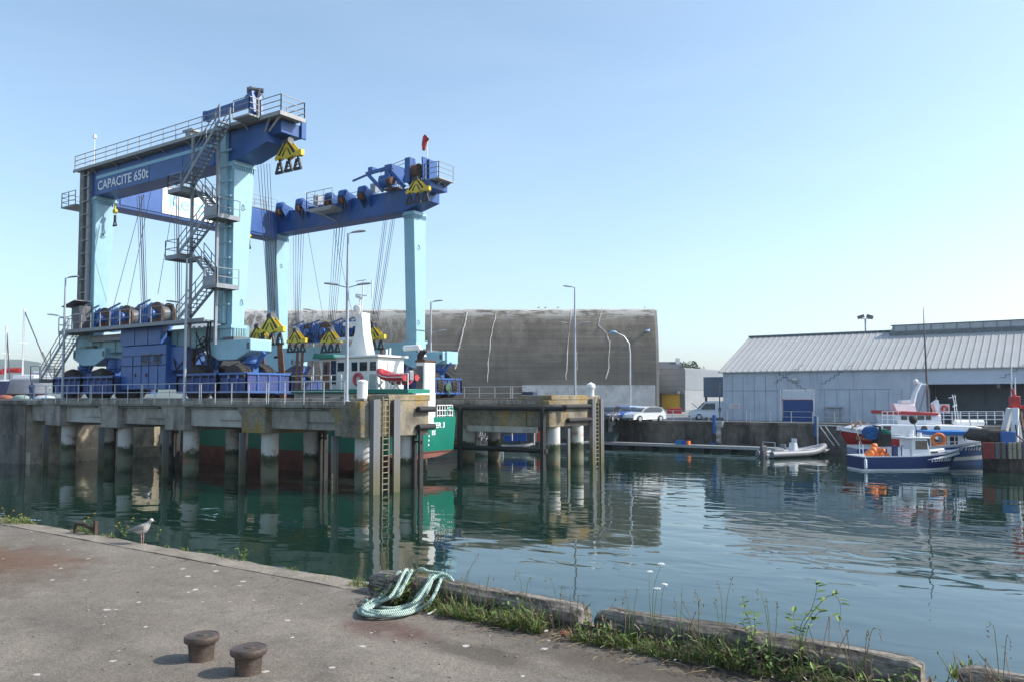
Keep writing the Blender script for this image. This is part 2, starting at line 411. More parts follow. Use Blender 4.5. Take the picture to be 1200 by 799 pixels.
# ================================================================== quay walls of the setting
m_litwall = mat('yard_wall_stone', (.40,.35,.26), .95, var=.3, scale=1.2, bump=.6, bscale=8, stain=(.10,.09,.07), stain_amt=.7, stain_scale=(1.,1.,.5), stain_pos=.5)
b = MB(); b.box(-600, LX + .05, 30.78, 30.9, -3, LZ - .3); b.box(-600, LX + .12, 30.6, 30.9, LZ - .3, LZ + .02); b.box(-600, LX-.3, 30.55, 30.78, -3, 2.2)
struct(b.build('yard_quay_wall', m_quaywall))
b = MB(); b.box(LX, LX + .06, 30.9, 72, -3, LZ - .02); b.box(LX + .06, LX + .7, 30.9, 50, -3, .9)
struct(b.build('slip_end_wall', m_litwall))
b = MB(); b.box(-66.3, 900, FQY - .25, FQY, -3, FQZ - .28); b.box(-66.3, 900, FQY - .38, FQY + .3, FQZ - .28, FQZ + .02); b.box(-66.3, 900, FQY - .6, FQY - .25, -3, .62)
struct(b.build('far_quay_wall', m_quaywall, org=(0,0,0)))

# ================================================================== the two lift piers
def make_pile_mat():
    m = bpy.data.materials.new('tidal_pile'); m.use_nodes = True
    nt = m.node_tree; b = nt.nodes['Principled BSDF']; L = nt.links.new
    g = _n(nt, 'ShaderNodeNewGeometry'); sp = _n(nt, 'ShaderNodeSeparateXYZ'); L(g.outputs['Position'], sp.inputs[0])
    n = _n(nt, 'ShaderNodeTexNoise'); n.inputs['Scale'].default_value = 1.6; n.inputs['Detail'].default_value = 7; n.inputs['Roughness'].default_value = .7; L(g.outputs['Position'], n.inputs['Vector'])
    ma = _n(nt, 'ShaderNodeMath', operation='MULTIPLY_ADD'); L(n.outputs['Fac'], ma.inputs[0]); ma.inputs[1].default_value = 1.3; ma.inputs[2].default_value = -.65
    ad = _n(nt, 'ShaderNodeMath', operation='ADD'); L(sp.outputs[2], ad.inputs[0]); L(ma.outputs[0], ad.inputs[1])
    mr = _n(nt, 'ShaderNodeMapRange'); mr.inputs['From Min'].default_value = 0; mr.inputs['From Max'].default_value = 3.2; L(ad.outputs[0], mr.inputs['Value'])
    cr = _n(nt, 'ShaderNodeValToRGB'); L(mr.outputs['Result'], cr.inputs[0]); e = cr.color_ramp
    e.elements[0].position = 0; e.elements[0].color = (.055,.065,.035,1); e.elements[1].position = 1; e.elements[1].color = (.66,.64,.60,1)
    for p, c in ((.16,(.17,.18,.12,1)), (.30,(.15,.16,.10,1)), (.42,(.035,.045,.02,1)), (.50,(.06,.075,.03,1)), (.56,(.58,.56,.52,1))):
        x = e.elements.new(p); x.color = c
    n2 = _n(nt, 'ShaderNodeTexNoise'); n2.inputs['Scale'].default_value = 1.1; n2.inputs['Detail'].default_value = 6; L(g.outputs['Position'], n2.inputs['Vector'])
    m2 = _n(nt, 'ShaderNodeMapRange'); m2.inputs['From Min'].default_value = .57; m2.inputs['From Max'].default_value = .68; m2.inputs['To Max'].default_value = .8; L(n2.outputs['Fac'], m2.inputs['Value'])
    mx = _n(nt, 'ShaderNodeMix', data_type='RGBA'); mx.inputs[7].default_value = (.28,.13,.06,1); L(m2.outputs['Result'], mx.inputs['Factor']); L(cr.outputs[0], mx.inputs[6])
    L(mx.outputs[2], b.inputs['Base Color']); b.inputs['Roughness'].default_value = .8
    n3 = _n(nt, 'ShaderNodeTexNoise'); n3.inputs['Scale'].default_value = 9; n3.inputs['Detail'].default_value = 6; L(g.outputs['Position'], n3.inputs['Vector'])
    bp = _n(nt, 'ShaderNodeBump'); bp.inputs['Strength'].default_value = .6; bp.inputs['Distance'].default_value = .06; L(n3.outputs['Fac'], bp.inputs['Height']); L(bp.outputs['Normal'], b.inputs['Normal'])
    return m
m_pile = make_pile_mat()
def make_guide_mat():
    m = bpy.data.materials.new('tidal_guide_steel'); m.use_nodes = True
    nt = m.node_tree; b = nt.nodes['Principled BSDF']; L = nt.links.new
    g = _n(nt, 'ShaderNodeNewGeometry'); sp = _n(nt, 'ShaderNodeSeparateXYZ'); L(g.outputs['Position'], sp.inputs[0])
    n = _n(nt, 'ShaderNodeTexNoise'); n.inputs['Scale'].default_value = 2.5; n.inputs['Detail'].default_value = 6; L(g.outputs['Position'], n.inputs['Vector'])
    ad = _n(nt, 'ShaderNodeMath', operation='ADD'); L(sp.outputs[2], ad.inputs[0]); L(n.outputs['Fac'], ad.inputs[1])
    mr = _n(nt, 'ShaderNodeMapRange'); mr.inputs['From Min'].default_value = .5; mr.inputs['From Max'].default_value = 3.; L(ad.outputs[0], mr.inputs['Value'])
    cr = _n(nt, 'ShaderNodeValToRGB'); L(mr.outputs['Result'], cr.inputs[0]); e = cr.color_ramp
    e.elements[0].position = 0; e.elements[0].color = (.10,.105,.05,1); e.elements[1].position = 1; e.elements[1].color = (.16,.165,.17,1)
    x = e.elements.new(.35); x.color = (.13,.12,.08,1)
    L(cr.outputs[0], b.inputs['Base Color']); b.inputs['Roughness'].default_value = .65; b.inputs['Metallic'].default_value = .2
    return m
m_guide = make_guide_mat()
m_gdark = mat('tarred_guide_steel', (.028,.028,.027), .7, .2, var=.4, scale=2, bump=.3, stain=(.10,.09,.06), stain_amt=.4, stain_scale=(4,4,.5))
BENTS = [-62.2, -54.6, -47.0, -39.3, -31.6]
DZ = 4.88
def lift_pier(y0, label, side, dy=0):
    """y0: outer face line; the pier runs from the yard to a rounded end block"""
    t = thing('lift_pier', label, 'pier', (-47, y0 + 2.8, 0))
    W = 5.6 if side > 0 else 7.4
    d = MB(); d.box(LX + .01, -30.9, y0, y0 + W, DZ - .27, DZ); d.box(LX + .01, -30.9, y0 + .04, y0 + .3, DZ - .36, DZ - .27)
    d.box(LX + .2, -31.5, y0 + 1.15, y0 + 1.35, DZ, DZ + .16)
    d.build('deck_slab', m_conc, t, bevel=.02)
    prev = LX + .1
    for i, bx in enumerate(BENTS):
        c = MB(); wd = 1.0 if i < 4 else .9
        # crosshead with a splayed left shoulder
        c.prism([(bx - wd - .55, y0 + .1, DZ - .36), (bx - wd - .1, y0 + .1, DZ - .95), (bx - wd - .1, y0 + .1, 3.02), (bx + wd, y0 + .1, 3.02), (bx + wd, y0 + .1, DZ - .36)], (0, W - .2, 0))
        if i < 4: c.build('crosshead', m_lichen if i == 3 else m_conc, t, bevel=.03)
        else: c.build('crosshead', m_lichen, t, bevel=.03)
        bm_ = MB(); fa = .55 if side > 0 else .06
        bm_.box(prev, bx - wd - .15, y0 + fa, y0 + 1.0, 3.3 if side > 0 else 2.75, DZ - .37)
        if side > 0: bm_.box(prev + 3.0, bx - wd - .15, y0 + .42, y0 + .55, 3.72, 4.35)
        bm_.build('edge_beam', (m_conc_l if i % 2 else m_conc) if side > 0 else m_lichen, t, bevel=.02)
        bm_ = MB(); bm_.box(prev, bx - wd - .15, y0 + W - 1.0, y0 + W - .55, 3.3, DZ - .36)
        bm_.build('edge_beam', m_conc, t, bevel=.02)
        prev = bx + wd + .02
        if i and side > 0:
            pp = MB(); pp.tube([(prev - 8.4, y0 + .36, 4.42), (prev - 3.2, y0 + .36, 4.43)], .04, 6); pp.build('service_pipe', m_galv, t)
        for k, py in enumerate((y0 + 1.3, y0 + (4.5 if side > 0 else 4.7))):
            b = MB(); x = bx if side > 0 else bx + .5
            b.lathe([(.5, -3), (.5, .3), (.51, 1.2), (.5, 1.5), (.5, 3.02)], (x, py, 0), 28); b.build('pile', m_pile, t)
        if side < 0: continue
        g = MB(); gx = bx - 1.05
        g.bar((gx, y0 + .1, -3), (gx, y0 + .1, 3.02), .1, .3, up=(0,1,0)); g.bar((gx + .02, y0 + .28, -3), (gx + .02, y0 + .28, 3.02), .22, .06, up=(0,1,0))
        g.build('guide_post', m_guide, t)
        g = MB()
        for o in (0, .45): g.bar((bx + .7 + o, y0 + 4.6, -3), (bx + .7 + o, y0 + 4.6, 3.2), .14, .3, up=(0,1,0))
        g.bar((bx + .75, y0 + 4.6, 2.6), (bx + 1.3, y0 + 4.6, 2.6), .1)
        g.build('fender_post', m_gdark, t)
    # end block: square end face towards the harbour, raised kerb on top
    XE = -30.57; ye = y0 + W + .05
    poly = [(-31.9, y0 - .03), (XE - .45, y0 - .03), (XE - .13, y0 + .1), (XE, y0 + .45), (XE, ye - .3), (XE - .2, ye), (-31.9, ye)]
    b = MB(); b.prism([(x, y, 2.98) for x, y in poly], (0, 0, DZ - 2.98)); b.build('end_block', m_lichen, t, bevel=.04)
    ka = y0 + (2.1 if side > 0 else .25)
    b = MB(); b.box(-33.3, XE - .02, ka, ye - .05, DZ + .004, DZ + .37); b.build('end_kerb', m_lichen, t, bevel=.06)
    # ladder between two steel guides on the end face
    la = y0 + (.75 if side > 0 else 5.75); lw = 1.75 if side > 0 else 1.5
    f0 = Vector((XE, la, 0)); dirv = Vector((0, 1, 0)); nrm = Vector((1, 0, 0))
    g = MB()
    for o in (0, lw):
        p = f0 + dirv * o + nrm * .2
        g.bar(p + Vector((0,0,-3)), p + Vector((0,0,DZ + .1)), .3, .3, up=dirv)
        q = p + nrm * .12 + dirv * (.17 if o == 0 else -.17)
        g.bar(q + Vector((0,0,-3)), q + Vector((0,0,DZ + .12)), .06, .34, up=dirv)
    g.build('ladder_guide', m_guide, t)
    l = MB(); 
    lo = lw * .5 - .24
    for o in (lo, lo + .48):
        p = f0 + dirv * o + nrm * .22; l.bar(p + Vector((0,0,-1.2)), p + Vector((0,0,DZ + .25)), .05, .09, up=nrm)
    z = -1.0
    while z < DZ + .2:
        l.bar(f0 + dirv * lo + nrm * .22 + Vector((0,0,z)), f0 + dirv * (lo + .48) + nrm * .22 + Vector((0,0,z)), .045); z += .30
    l.build('ladder', mat('worn_yellow_ladder', (.22,.195,.125), .7, var=.3, scale=5, bump=.2, stain=(.12,.09,.04), stain_amt=.6), t)
    # end piles seen under the block and steel wall fenders (black tubes) round the nose and along the basin side
    b = MB()
    for z in (3.42, 4.42):
        pts = [(XE + .18, y0 + 4.3, z), (XE + .18, y0 + 5.3, z), (XE + .1, y0 + 5.75, z), (XE - .4, y0 + 5.85, z), (XE - 3, y0 + 5.85, z)]
        if side < 0: pts = [(XE - .3, y0 - .2, z), (XE + .1, y0 + .1, z), (XE + .18, y0 + .6, z), (XE + .18, y0 + 5.5, z)] if z > 4 else [(XE + .18, y0 + 2.2, z), (XE + .18, y0 + 5.6, z)]
        b.tube(pts, .17, 10)
    b.build('rubber_tube_fender', m_black, t)
    return t
pier1 = lift_pier(30.7, 'near concrete lift pier on white piles with lichen stained end block', 1)
pier2 = lift_pier(49.3, 'far concrete lift pier behind the green ship, black tube frame on its side', -1)
# black tube frame on the basin side of the far pier
b = MB(); yF = 48.9
A = at_y(530, 478, yF); Bq = at_y(662, 479, yF)
b.tube([(A.x - 16, yF, 4.3), (Bq.x, yF, 4.3), (-30.9, 49.05, 4.4)], .17, 10)
A2 = at_y(528, 528, yF); B2 = at_y(641, 534, yF)
b.tube([(A2.x - 16, yF, 1.35), (B2.x, yF, 1.35)], .2, 10)
for px in (541, 638):
    q = at_y(px, 500, yF); b.bar((q.x, yF - .2, -3), (q.x, yF - .2, 4.35), .26, .34, up=(0,1,0))
b.build('tube_frame', m_black, pier2)
b = MB(); b.bar((at_y(681,520,52).x, 50.2, -3), (at_y(681,520,52).x, 50.2, 2.9), .12, .3, up=(0,1,0)); b.build('guide_post', m_guide, pier2)
# bearing shelf below the far pier beam
b = MB(); p = at_y(598, 501, 49.2); b.box(p.x - 3.8, p.x + 2.3, 49.0, 49.36, 2.55, 2.98); b.build('bearing_shelf', m_conc_l, pier2, bevel=.02)

# ---- railings on the piers
def pier_fence(y, x0, x1, label, step=1.55):
    t = thing('pier_railing', label, 'railing', ((x0 + x1) / 2, y, DZ), group='railings along the lift piers')
    n = max(1, round((x1 - x0) / step)); 
    for i in range(n + 1):
        x = x0 + (x1 - x0) * i / n
        b = MB(); b.box(x - .03, x + .03, y - .012, y + .012, DZ - .2, DZ + 1.07)
        b.build('post', m_galv, t)
        if i % 4 == 2 and i < n:
            b = MB(); b.box(x + .15, x + .21, y - .012, y + .012, DZ - .2, DZ + 1.07); b.build('post', m_galv, t)
    for z, r in ((1.07, .026), (.53, .02)):
        b = MB(); b.tube([(x0 - .1, y, DZ + z), (x1 + .1, y, DZ + z)], r, 8); b.build('rail', m_galv, t)
    return t
pier_fence(30.62, -66.2, -31.7, 'galvanised railing along the outer edge of the near lift pier')
p0_ = at_y(537, 467, 50.2).x; p1_ = at_y(613, 468, 50.2).x
pier_fence(54.6, -66, -36.0, 'galvanised railing on the far lift pier behind the crane')
b = MB(); b.box(LX + .5, -33.2, 50.0, 53.0, DZ + .004, DZ + .13)
bal = b.build('track_ballast', mat('brown_ballast', (.19,.155,.12), .95, var=.4, scale=6, bump=.8, bscale=40, fine=.4), pier2)
# white mooring bollard post on the near pier
b = MB(); p = at_y(424.5, 468, 32.6); b.lathe([(.29, 0), (.29, 1.0), (.31, 1.02), (.31, 1.1), (.1, 1.18), (0, 1.19)], (p.x, 32.6, DZ), 24)
tag(b.build('mooring_post', m_white), 'stout white steel mooring post on the near pier beside the ladder', 'mooring post')
b = MB(); p = at_y(690, 466, 51.5); b.lathe([(.25, 0), (.25, .5), (.33, .62), (.3, .85), (0, 1.0)], (p.x, 51.8, DZ + .3), 18)
tag(b.build('mooring_post', m_white), 'small white domed mooring post on the end of the far pier', 'mooring post')
b = MB(); p = at_y(619, 464, 50.6); b.box(p.x-.5, p.x+.5, 50.5, 51.1, DZ+.14, DZ+.62)
tag(b.build('deck_box', mat('navy_box', (.02,.035,.09), .6), bevel=.03), 'small navy box on the far pier deck', 'box')

# ---- lamp posts: tall grey pole with one lamp on top and a pair of lamps lower down
m_pole = mat('lamp_post_grey', (.36,.39,.43), .5, .3, var=.08, bump=.03)
m_lamp = mat('lamp_housing', (.30,.32,.34), .5, .2, var=.05, bump=0)
def lamp_head(b, p, d, L_=.75, tilt=.12):
    p = Vector(p); d = Vector(d).normalized(); s = Vector((-d.y, d.x, 0)); up = Vector((0,0,1))
    rings = []
    for t, w_, h_ in ((0, .05, .05), (.25, .10, .07), (.6, .16, .08), (1, .10, .04)):
        c = p + d * L_ * t + up * L_ * t * tilt
        rings.append([c + s * w_ + up * .01, c + s * w_ * .6 + up * h_, c - s * w_ * .6 + up * h_, c - s * w_ + up * .01, c - s * w_ * .7 - up * .03, c + s * w_ * .7 - up * .03])
    b.loft(rings)
def lamp_post(loc, h, low, label, d1, dl, twin=True):
    t = thing('lamp_post', label, 'lamp post', loc, group='tall lamp posts of the lift yard')
    x, y, z = loc
    b = MB(); b.tube([(x,y,z), (x,y,z+.4), (x,y,z+low), (x,y,z+h)], [.12,.10,.085,.055], 10); b.lathe([(.2,0),(.2,.03),(.14,.05)], (x,y,z), 12); b.build('pole', m_pole, t)
    def arm(zz, d, ln, rise):
        d = Vector(d).normalized(); p = Vector((x,y,z+zz)); q = p + d*ln + Vector((0,0,rise))
        a = MB(); a.tube([p, q], .03, 6); 
        o = a.build('arm', m_pole, t)
        a = MB(); lamp_head(a, q - d*.05, d); a.build('lamp_head', m_lamp, o)
    arm(h - .03, d1, .25, .06)
    arm(low, dl, .55, .15)
    if twin: arm(low, (-dl[0], -dl[1], 0), .55, .15)
    return t
IR = (RX, RY, 0)
p = at_y(73, 470, 31.05); lamp_post((p.x, 31.05, DZ), 9.0, 6.05, 'grey lamp post at the far left end of the near pier railing', (RX, RY, 0), (RX, RY, 0), True)
p = at_y(216, 470, 31.05); lamp_post((p.x, 31.05, DZ), 9.0, 6.05, 'grey lamp post in front of the blue engine house of the crane', (RX, RY, 0), (-RX, -RY, 0), False)
p = at_y(406, 468, 31.05); lamp_post((p.x, 31.05, DZ), 9.0, 6.05, 'grey lamp post in front of the wheelhouse of the green ship', (RX, RY, 0), (RX, RY, 0))
p = at_d(673.5, 337, 67); lamp_post((p.x, p.y, DZ), p.z - DZ, (p.z - DZ) * .66, 'grey lamp post at the end of the far pier, before the bunker', (-RX, -RY, 0), (RX, RY, 0))
p = at_d(505, 354, 66); lamp_post((p.x, p.y, DZ), p.z - DZ, (p.z - DZ) * .68, 'thin lamp post right of the front turquoise crane leg', (RX, RY, 0), (RX, RY, 0))
p = at_d(367.5, 364, 75); lamp_post((p.x, p.y, FQZ), p.z - FQZ, (p.z-FQZ)*.6, 'lamp post glimpsed behind the winches, its head tilted left', (-RX, -RY, 0), (RX, RY, 0), False)
# ================================================================== the travelling boat lift
CR = thing('travel_lift', 'huge blue and turquoise 650 tonne travelling boat lift on rubber tyres', 'boat lift', (-52.5, 42.4, DZ))
MY = lambda y: 84.9 - y
m_tyre = mat('tyre_rubber', (.040,.037,.034), .85, var=.35, scale=2, bump=.3, stain=(.10,.085,.065), stain_amt=.5, stain_scale=(1.5,1.5,1.5))
m_stair = mat('stair_grey_paint', (.22,.24,.26), .5, .2, var=.15, scale=3, bump=.05)
m_grate = mat('walkway_grating', (.33,.33,.32), .7, .3, var=.2, scale=8, bump=.2)
m_stripe = mat('pale_blue_stripe', (.24,.47,.60), .45, var=.06, bump=.02)
m_ltr = mat('white_lettering', (.80,.82,.84), .5, var=.05, bump=0)
m_shadeteal = mat('shaded_grimy_turquoise', (.20,.36,.40), .5, var=.2, scale=1.2, bump=.06, stain=(.09,.10,.10), stain_amt=.6, stain_scale=(1.2,1.2,.6), stain_pos=.5)  # stained turquoise, darkened and greyed to carry the near sill's shade
# ---- main girders with tapered front ends
def girder(ya, yb, x0, x1):
    b = MB(); z0, z1 = 20.38, 22.3
    b.prism([(x0, ya, z0), (x1 - 2.6, ya, z0), (x1, ya, z0 + .62), (x1, ya, z1), (x0, ya, z1)], (0, yb - ya, 0))
    g = b.build('main_girder', m_blue, CR, bevel=.03); return g
g1 = girder(32.95, 34.6, -63.3, -41.1)
g2 = girder(MY(34.6), MY(32.95), -63.3, -42.9)
b = MB(); b.box(-61.0, -46.0, 32.925, 32.946, 21.62, 21.85); b.build('stripe', m_stripe, g1)
text_mesh('CAPACITE 650t', .98, 'lettering', m_ltr, g1, frame((-60.75, 32.93, 20.72), (1,0,0), (0,0,1)), bold=.012, spacing=1.02)
b = MB()
for x in (-58, -54, -50, -46.5): b.box(x - .05, x + .05, 32.93, 32.948, 20.4, 22.28)
b.build('weld_seam', m_blue, g1)
# flange plates and bolts where girders sit on legs
# ---- rear cross girder and its sign
b = MB(); b.box(-62.9, -61.05, 34.62, MY(34.62), 19.82, 22.28); cg = b.build('cross_girder', m_blue, CR, bevel=.03)
sg = MB(); sg.box(-61.04, -60.98, 38.45, 46.4, 20.06, 22.25); sgn = sg.build('sign_panel', mat('sign_white', (.80,.82,.82), .4, var=.03, bump=0), cg)
text_mesh('Keroman', 1.75, 'lettering', mat('sign_lettering_blue', (.30,.62,.82), .5, var=.03, bump=0), sgn, frame((-60.97, 38.95, 20.62), (0,1,0), (0,0,1)), bold=.02)
b = MB(); b.box(-61.04, -60.99, 34.9, 38.4, 20.06, 22.2); b.build('sign_panel', m_blue2, cg)
b = MB(); b.box(-61.04, -60.99, 46.45, 50.2, 20.06, 22.2); b.build('sign_panel', m_blue2, cg)
# ---- legs
def leg(x0, x1, ya, yb_top, yb_bot, flip):
    b = MB(); f = MY if flip else (lambda y: y)
    def ring(z, yb, e=0): 
        ys = sorted((f(ya - e), f(yb + e)))
        return [(x0 - e, ys[0], z), (x1 + e, ys[0], z), (x1 + e, ys[1], z), (x0 - e, ys[1], z)]
    b.loft([ring(9.72, yb_bot), ring(20.1, yb_top)])
    o = b.build('leg', m_teal, CR, bevel=.03)
    b = MB(); b.loft([ring(20.1, yb_top, .1), ring(20.2, yb_top, .1)]); b.loft([ring(20.2, yb_top, .02), ring(20.376, yb_top, .02)])
    n = 9
    ys = sorted((f(ya), f(yb_top)))
    for k in range(n):
        y = ys[0] + (ys[1] - ys[0]) * (k + .5) / n; b.box(x1, x1 + .1, y - .02, y + .02, 19.8, 20.1)
        x = x0 + (x1 - x0) * (k + .5) / n; b.box(x - .02, x + .02, ys[0] - .1, ys[0], 19.8, 20.1)
    b.build('top_flange', m_teal, o)
    b = MB(); b.loft([ring(9.5, yb_bot, .14), ring(9.72, yb_bot, .14)]); b.loft([ring(8.9, yb_bot, .03), ring(9.5, yb_bot, .03)])
    ys = sorted((f(ya), f(yb_bot)))
    for k in range(5):
        y = ys[0] + (ys[1] - ys[0]) * (k + .5) / 5; b.box(x1 + .03, x1 + .12, y - .025, y + .025, 8.92, 9.5)
    b.build('base_flange', m_teal, o)
    # lashing eye
    return o
L1 = leg(-62.9, -61.05, 33, 34.6, 33.85, False); L2 = leg(-45.55, -44.42, 33, 34.6, 33.95, False)
L3 = leg(-63.0, -61.4, 33, 34.6, 33.9, True); L4 = leg(-45.45, -44.35, 33, 34.5, 34.1, True)
for o_, x_, ys_ in ((L1, -61.05, 33.6), (L2, -44.42, 33.7), (L3, -61.4, 51.0), (L4, -44.35, 51.0)):
    b = MB(); b.tube([(x_, ys_, 17.6), (x_ + .12, ys_, 17.5), (x_ + .12, ys_, 17.3), (x_ + .06, ys_ + .16, 17.3)], .03, 5); b.build('cable_hook', m_dgrey, o_)
    b = MB(); b.tube([(x_, ys_, 11.4), (x_ + .12, ys_, 11.3), (x_ + .12, ys_, 11.1), (x_ + .06, ys_ + .16, 11.1)], .03, 5); b.build('cable_hook', m_dgrey, o_)
# cable trunk and service ladder on the outer faces
b = MB(); b.box(-45.5, -44.95, 32.72, 32.98, 9.8, 22.3)
for z in range(11, 22): b.box(-45.58, -44.3, 32.66, 32.72, z - .05, z + .05)
b.build('cable_trunk', mat('cable_trunk_grey', (.28,.44,.51), .5, .1, var=.12, bump=.05), L2)
b = MB(); b.box(-62.75, -62.2, 32.62, 32.97, 9.8, 22.4)
b.build('cable_trunk', mat('weathered_trunk', (.19,.185,.175), .7, .2, var=.35, scale=3, bump=.3, stain=(.17,.10,.06), stain_amt=.5), L1)
b = MB(); b.box(-61.85, -61.55, 32.7, 32.97, 9.8, 22.35)
for z in range(11, 23): b.box(-62.5, -61.5, 32.6, 32.66, z - .03, z + .03)
b.build('service_ladder', m_mgrey, L1)
b = MB(); b.tube([(-61.2, 51.9-1.7, 9.8), (-61.2, 50.2, 20.2)], .07, 6); b.build('cable_pipe', m_dgrey, L3)
# ---- sill beams
b = MB(); b.box(-63.6, -44.3, 33.05, 34.3, 8.35, 9.7); b.build('sill_beam', m_shadeteal, CR, bevel=.04)
b = MB(); b.box(-63.6, -44.2, MY(34.3), MY(33.05), 8.35, 9.62); b.build('sill_beam', m_teal, CR, bevel=.04)
b = MB()
for x in (-60, -58, -50.3, -48.2, -46.4): b.box(x - .03, x + .03, 33.0, 33.05, 8.36, 9.68)
b.box(-61, -51, 32.7, 33.04, 9.2, 9.6); b.build('sill_stiffener', m_mgrey, CR)
# ---- bogies
def wheel_mesh():
    b = MB(); r = 1.13
    b.lathe([(.55,-.38), (.95,-.42), (1.07,-.36), (r,-.22), (r+.01,0), (r,.22), (1.07,.36), (.95,.42), (.55,.38)], (0,0,0), 40, 'y')
    for k in range(30):
        a = 2*math.pi*k/30
        for s in (-1, 1):
            M = Matrix.Rotation(a + (.1 if s > 0 else 0), 4, 'Y') @ Matrix.Rotation(s*.35, 4, 'X')
            b.box(-.05, .05, s*.21 - .19, s*.21 + .19, r - .03, r + .045, M)
    return b
wm = wheel_mesh().build('wheel', m_tyre, CR, org=(0,0,0))
b = MB(); b.lathe([(.56,-.3), (.5,-.18), (.2,-.2), (.18,-.34), (0,-.34)], (0,0,0), 24, 'y'); b.lathe([(.56,.3), (.5,.18), (.2,.2), (.18,.34), (0,.34)], (0,0,0), 24, 'y')
rim = b.build('rim', m_blue2, wm, org=(0,0,0))
first = [True]
def put_wheel(x, y):
    L_ = Vector((x, y, DZ + 1.13)) - ORG[CR.name]
    if first[0]: first[0] = False; wm.location = L_; return
    c = wm.copy(); COL.objects.link(c); c.parent = CR; c.location = L_; c.rotation_euler = (0, rng.uniform(0, 6), 0)
    r = rim.copy(); COL.objects.link(r); r.parent = c
m_meshp = mat('cage_mesh_blue', (.028,.045,.17), .6, var=.3, scale=4, bump=.5, bscale=50, stain=(.05,.04,.03), stain_amt=.4)
def cage(xa, xb, flip, end, partial=False):
    f = MY if flip else (lambda y: y)
    z0, z1 = 5.42, 6.55
    ya, yb = 31.8, 35.15
    b = MB()
    def P(x, y, z): return (x, f(y), z)
    # frames: near face, far face and both ends
    for y in (ya, yb):
        for z in (z0, z1): b.bar(P(xa,y,z), P(xb,y,z), .13)
        n = max(2, round((xb - xa) / .8))
        for k in range(n + 1):
            x = xa + (xb - xa) * k / n; b.bar(P(x,y,z0), P(x,y,z1), .09)
    for x in (xa, xb):
        for z in (z0, z1): b.bar(P(x,ya,z), P(x,yb,z), .13)
        for k in range(5):
            y = ya + (yb - ya) * k / 4; b.bar(P(x,y,z0), P(x,y,z1), .09)
    o = b.build('wheel_cage', m_blue2, CR)
    b = MB()
    for y in (ya + .03, yb - .03):
        yy = sorted((f(y - .012), f(y + .012))); b.box(xa, xb, yy[0], yy[1], z0, z1 - .25 if not partial else z1)
    for x in (xa + .03, xb - .03):
        yy = sorted((f(ya), f(yb))); b.box(x - .012, x + .012, yy[0], yy[1], z0, z1)
    b.build('mesh_panel', m_meshp, o)
    return o
def bogie(xc, xs, flip, xe):
    """xc: bogie centre, xs: axle positions, xe: +x end of rocker box"""
    f = MY if flip else (lambda y: y)
    b = MB(); h = 2.25
    prof = [(xc - h, 8.72), (xc - h, 8.0), (xc - .9, 7.45), (xc + .9, 7.45), (xc + h, 8.0), (xc + h, 8.72)]
    ys = sorted((f(32.7), f(34.35)))
    b.prism([(x, ys[0], z) for x, z in prof], (0, ys[1] - ys[0], 0))
    o = b.build('rocker_beam', m_teal, CR, bevel=.04)
    b = MB(); ys = sorted((f(32.75), f(34.3))); 
    b.box(xc - .55, xc + .55, ys[0], ys[1], 8.72, 8.92); 
    b.build('pivot_plate', m_dgrey, o)
    for x in (xc - h + .1, xc + h - .3):
        b = MB(); b.box(x - .02, x + .2, ys[0] - .08, ys[0], 8.1, 8.5); b.build('hydraulic_fitting', m_dgrey, o)
    for x in xs:
        b = MB(); yc = f(33.55)
        b.lathe([(.45, 7.9), (.45, 7.4), (.5, 7.38), (.5, 7.2), (.4, 7.15), (.4, 6.9)], (x, yc, 0), 20)
        b.box(x - .5, x + .5, yc - .22, yc + .22, 6.0, 7.1); b.cyl((x, yc - 1.5, DZ + 1.13), (x, yc + 1.5, DZ + 1.13), .22, 12)
        b.box(x - .9, x - .5, yc - .15, yc + .15, 6.9, 7.5); b.bar((x + .5, yc, 7.0), (x + 1.3, yc, 7.9), .22)
        b.build('steering_yoke', m_blue2, CR, bevel=.02)
        put_wheel(x, f(32.62)); put_wheel(x, f(34.45))
fx = [-47.2, -43.15]
rx_ = [at_y(79, 440, 32.2).x, at_y(113, 440, 32.2).x]
bogie(-44.4, fx, False, 0); bogie(-61.0, rx_, False, 0); bogie(-43.6, [-46.4, -42.5], True, 0); bogie(-61.2, [-63.0, -59.0], True, 0)
put_wheel(at_y(139, 440, 32.2).x, 33.4)
cage(at_y(208,440,31.8).x, at_y(254.5,440,31.8).x, False, 0); cage(at_y(257,440,31.8).x, -41.3, False, 0)
cage(-64.25, -60.3, False, 0); cage(-60.1, -55.95, False, 0)
cage(-44.1, -41.5, True, 0); cage(-48.6, -44.4, True, 0); cage(-64, -60.5, True, 0); cage(-60.3, -56.6, True, 0)
# lit end box and steering head beyond the far front leg
b = MB(); b.box(-42.6, -41.2, 50.9, 52.3, 7.75, 8.75); b.build('end_box', m_teal, CR, bevel=.03)
# hose reel with green rope on the far cage end
b = MB(); b.lathe([(.10,-.06),(.35,-.06),(.35,.06),(.10,.06)], (-41.3, 51.2, 5.9), 16, 'x'); b.tube([(-41.28, 51.35, 6.1), (-41.2, 51.4, 5.6), (-41.25, 51.2, 5.2), (-41.25, 51.1, 5.8)], .06, 6); b.build('hose_loop', mat('green_hose', (.05,.12,.07), .6), CR)
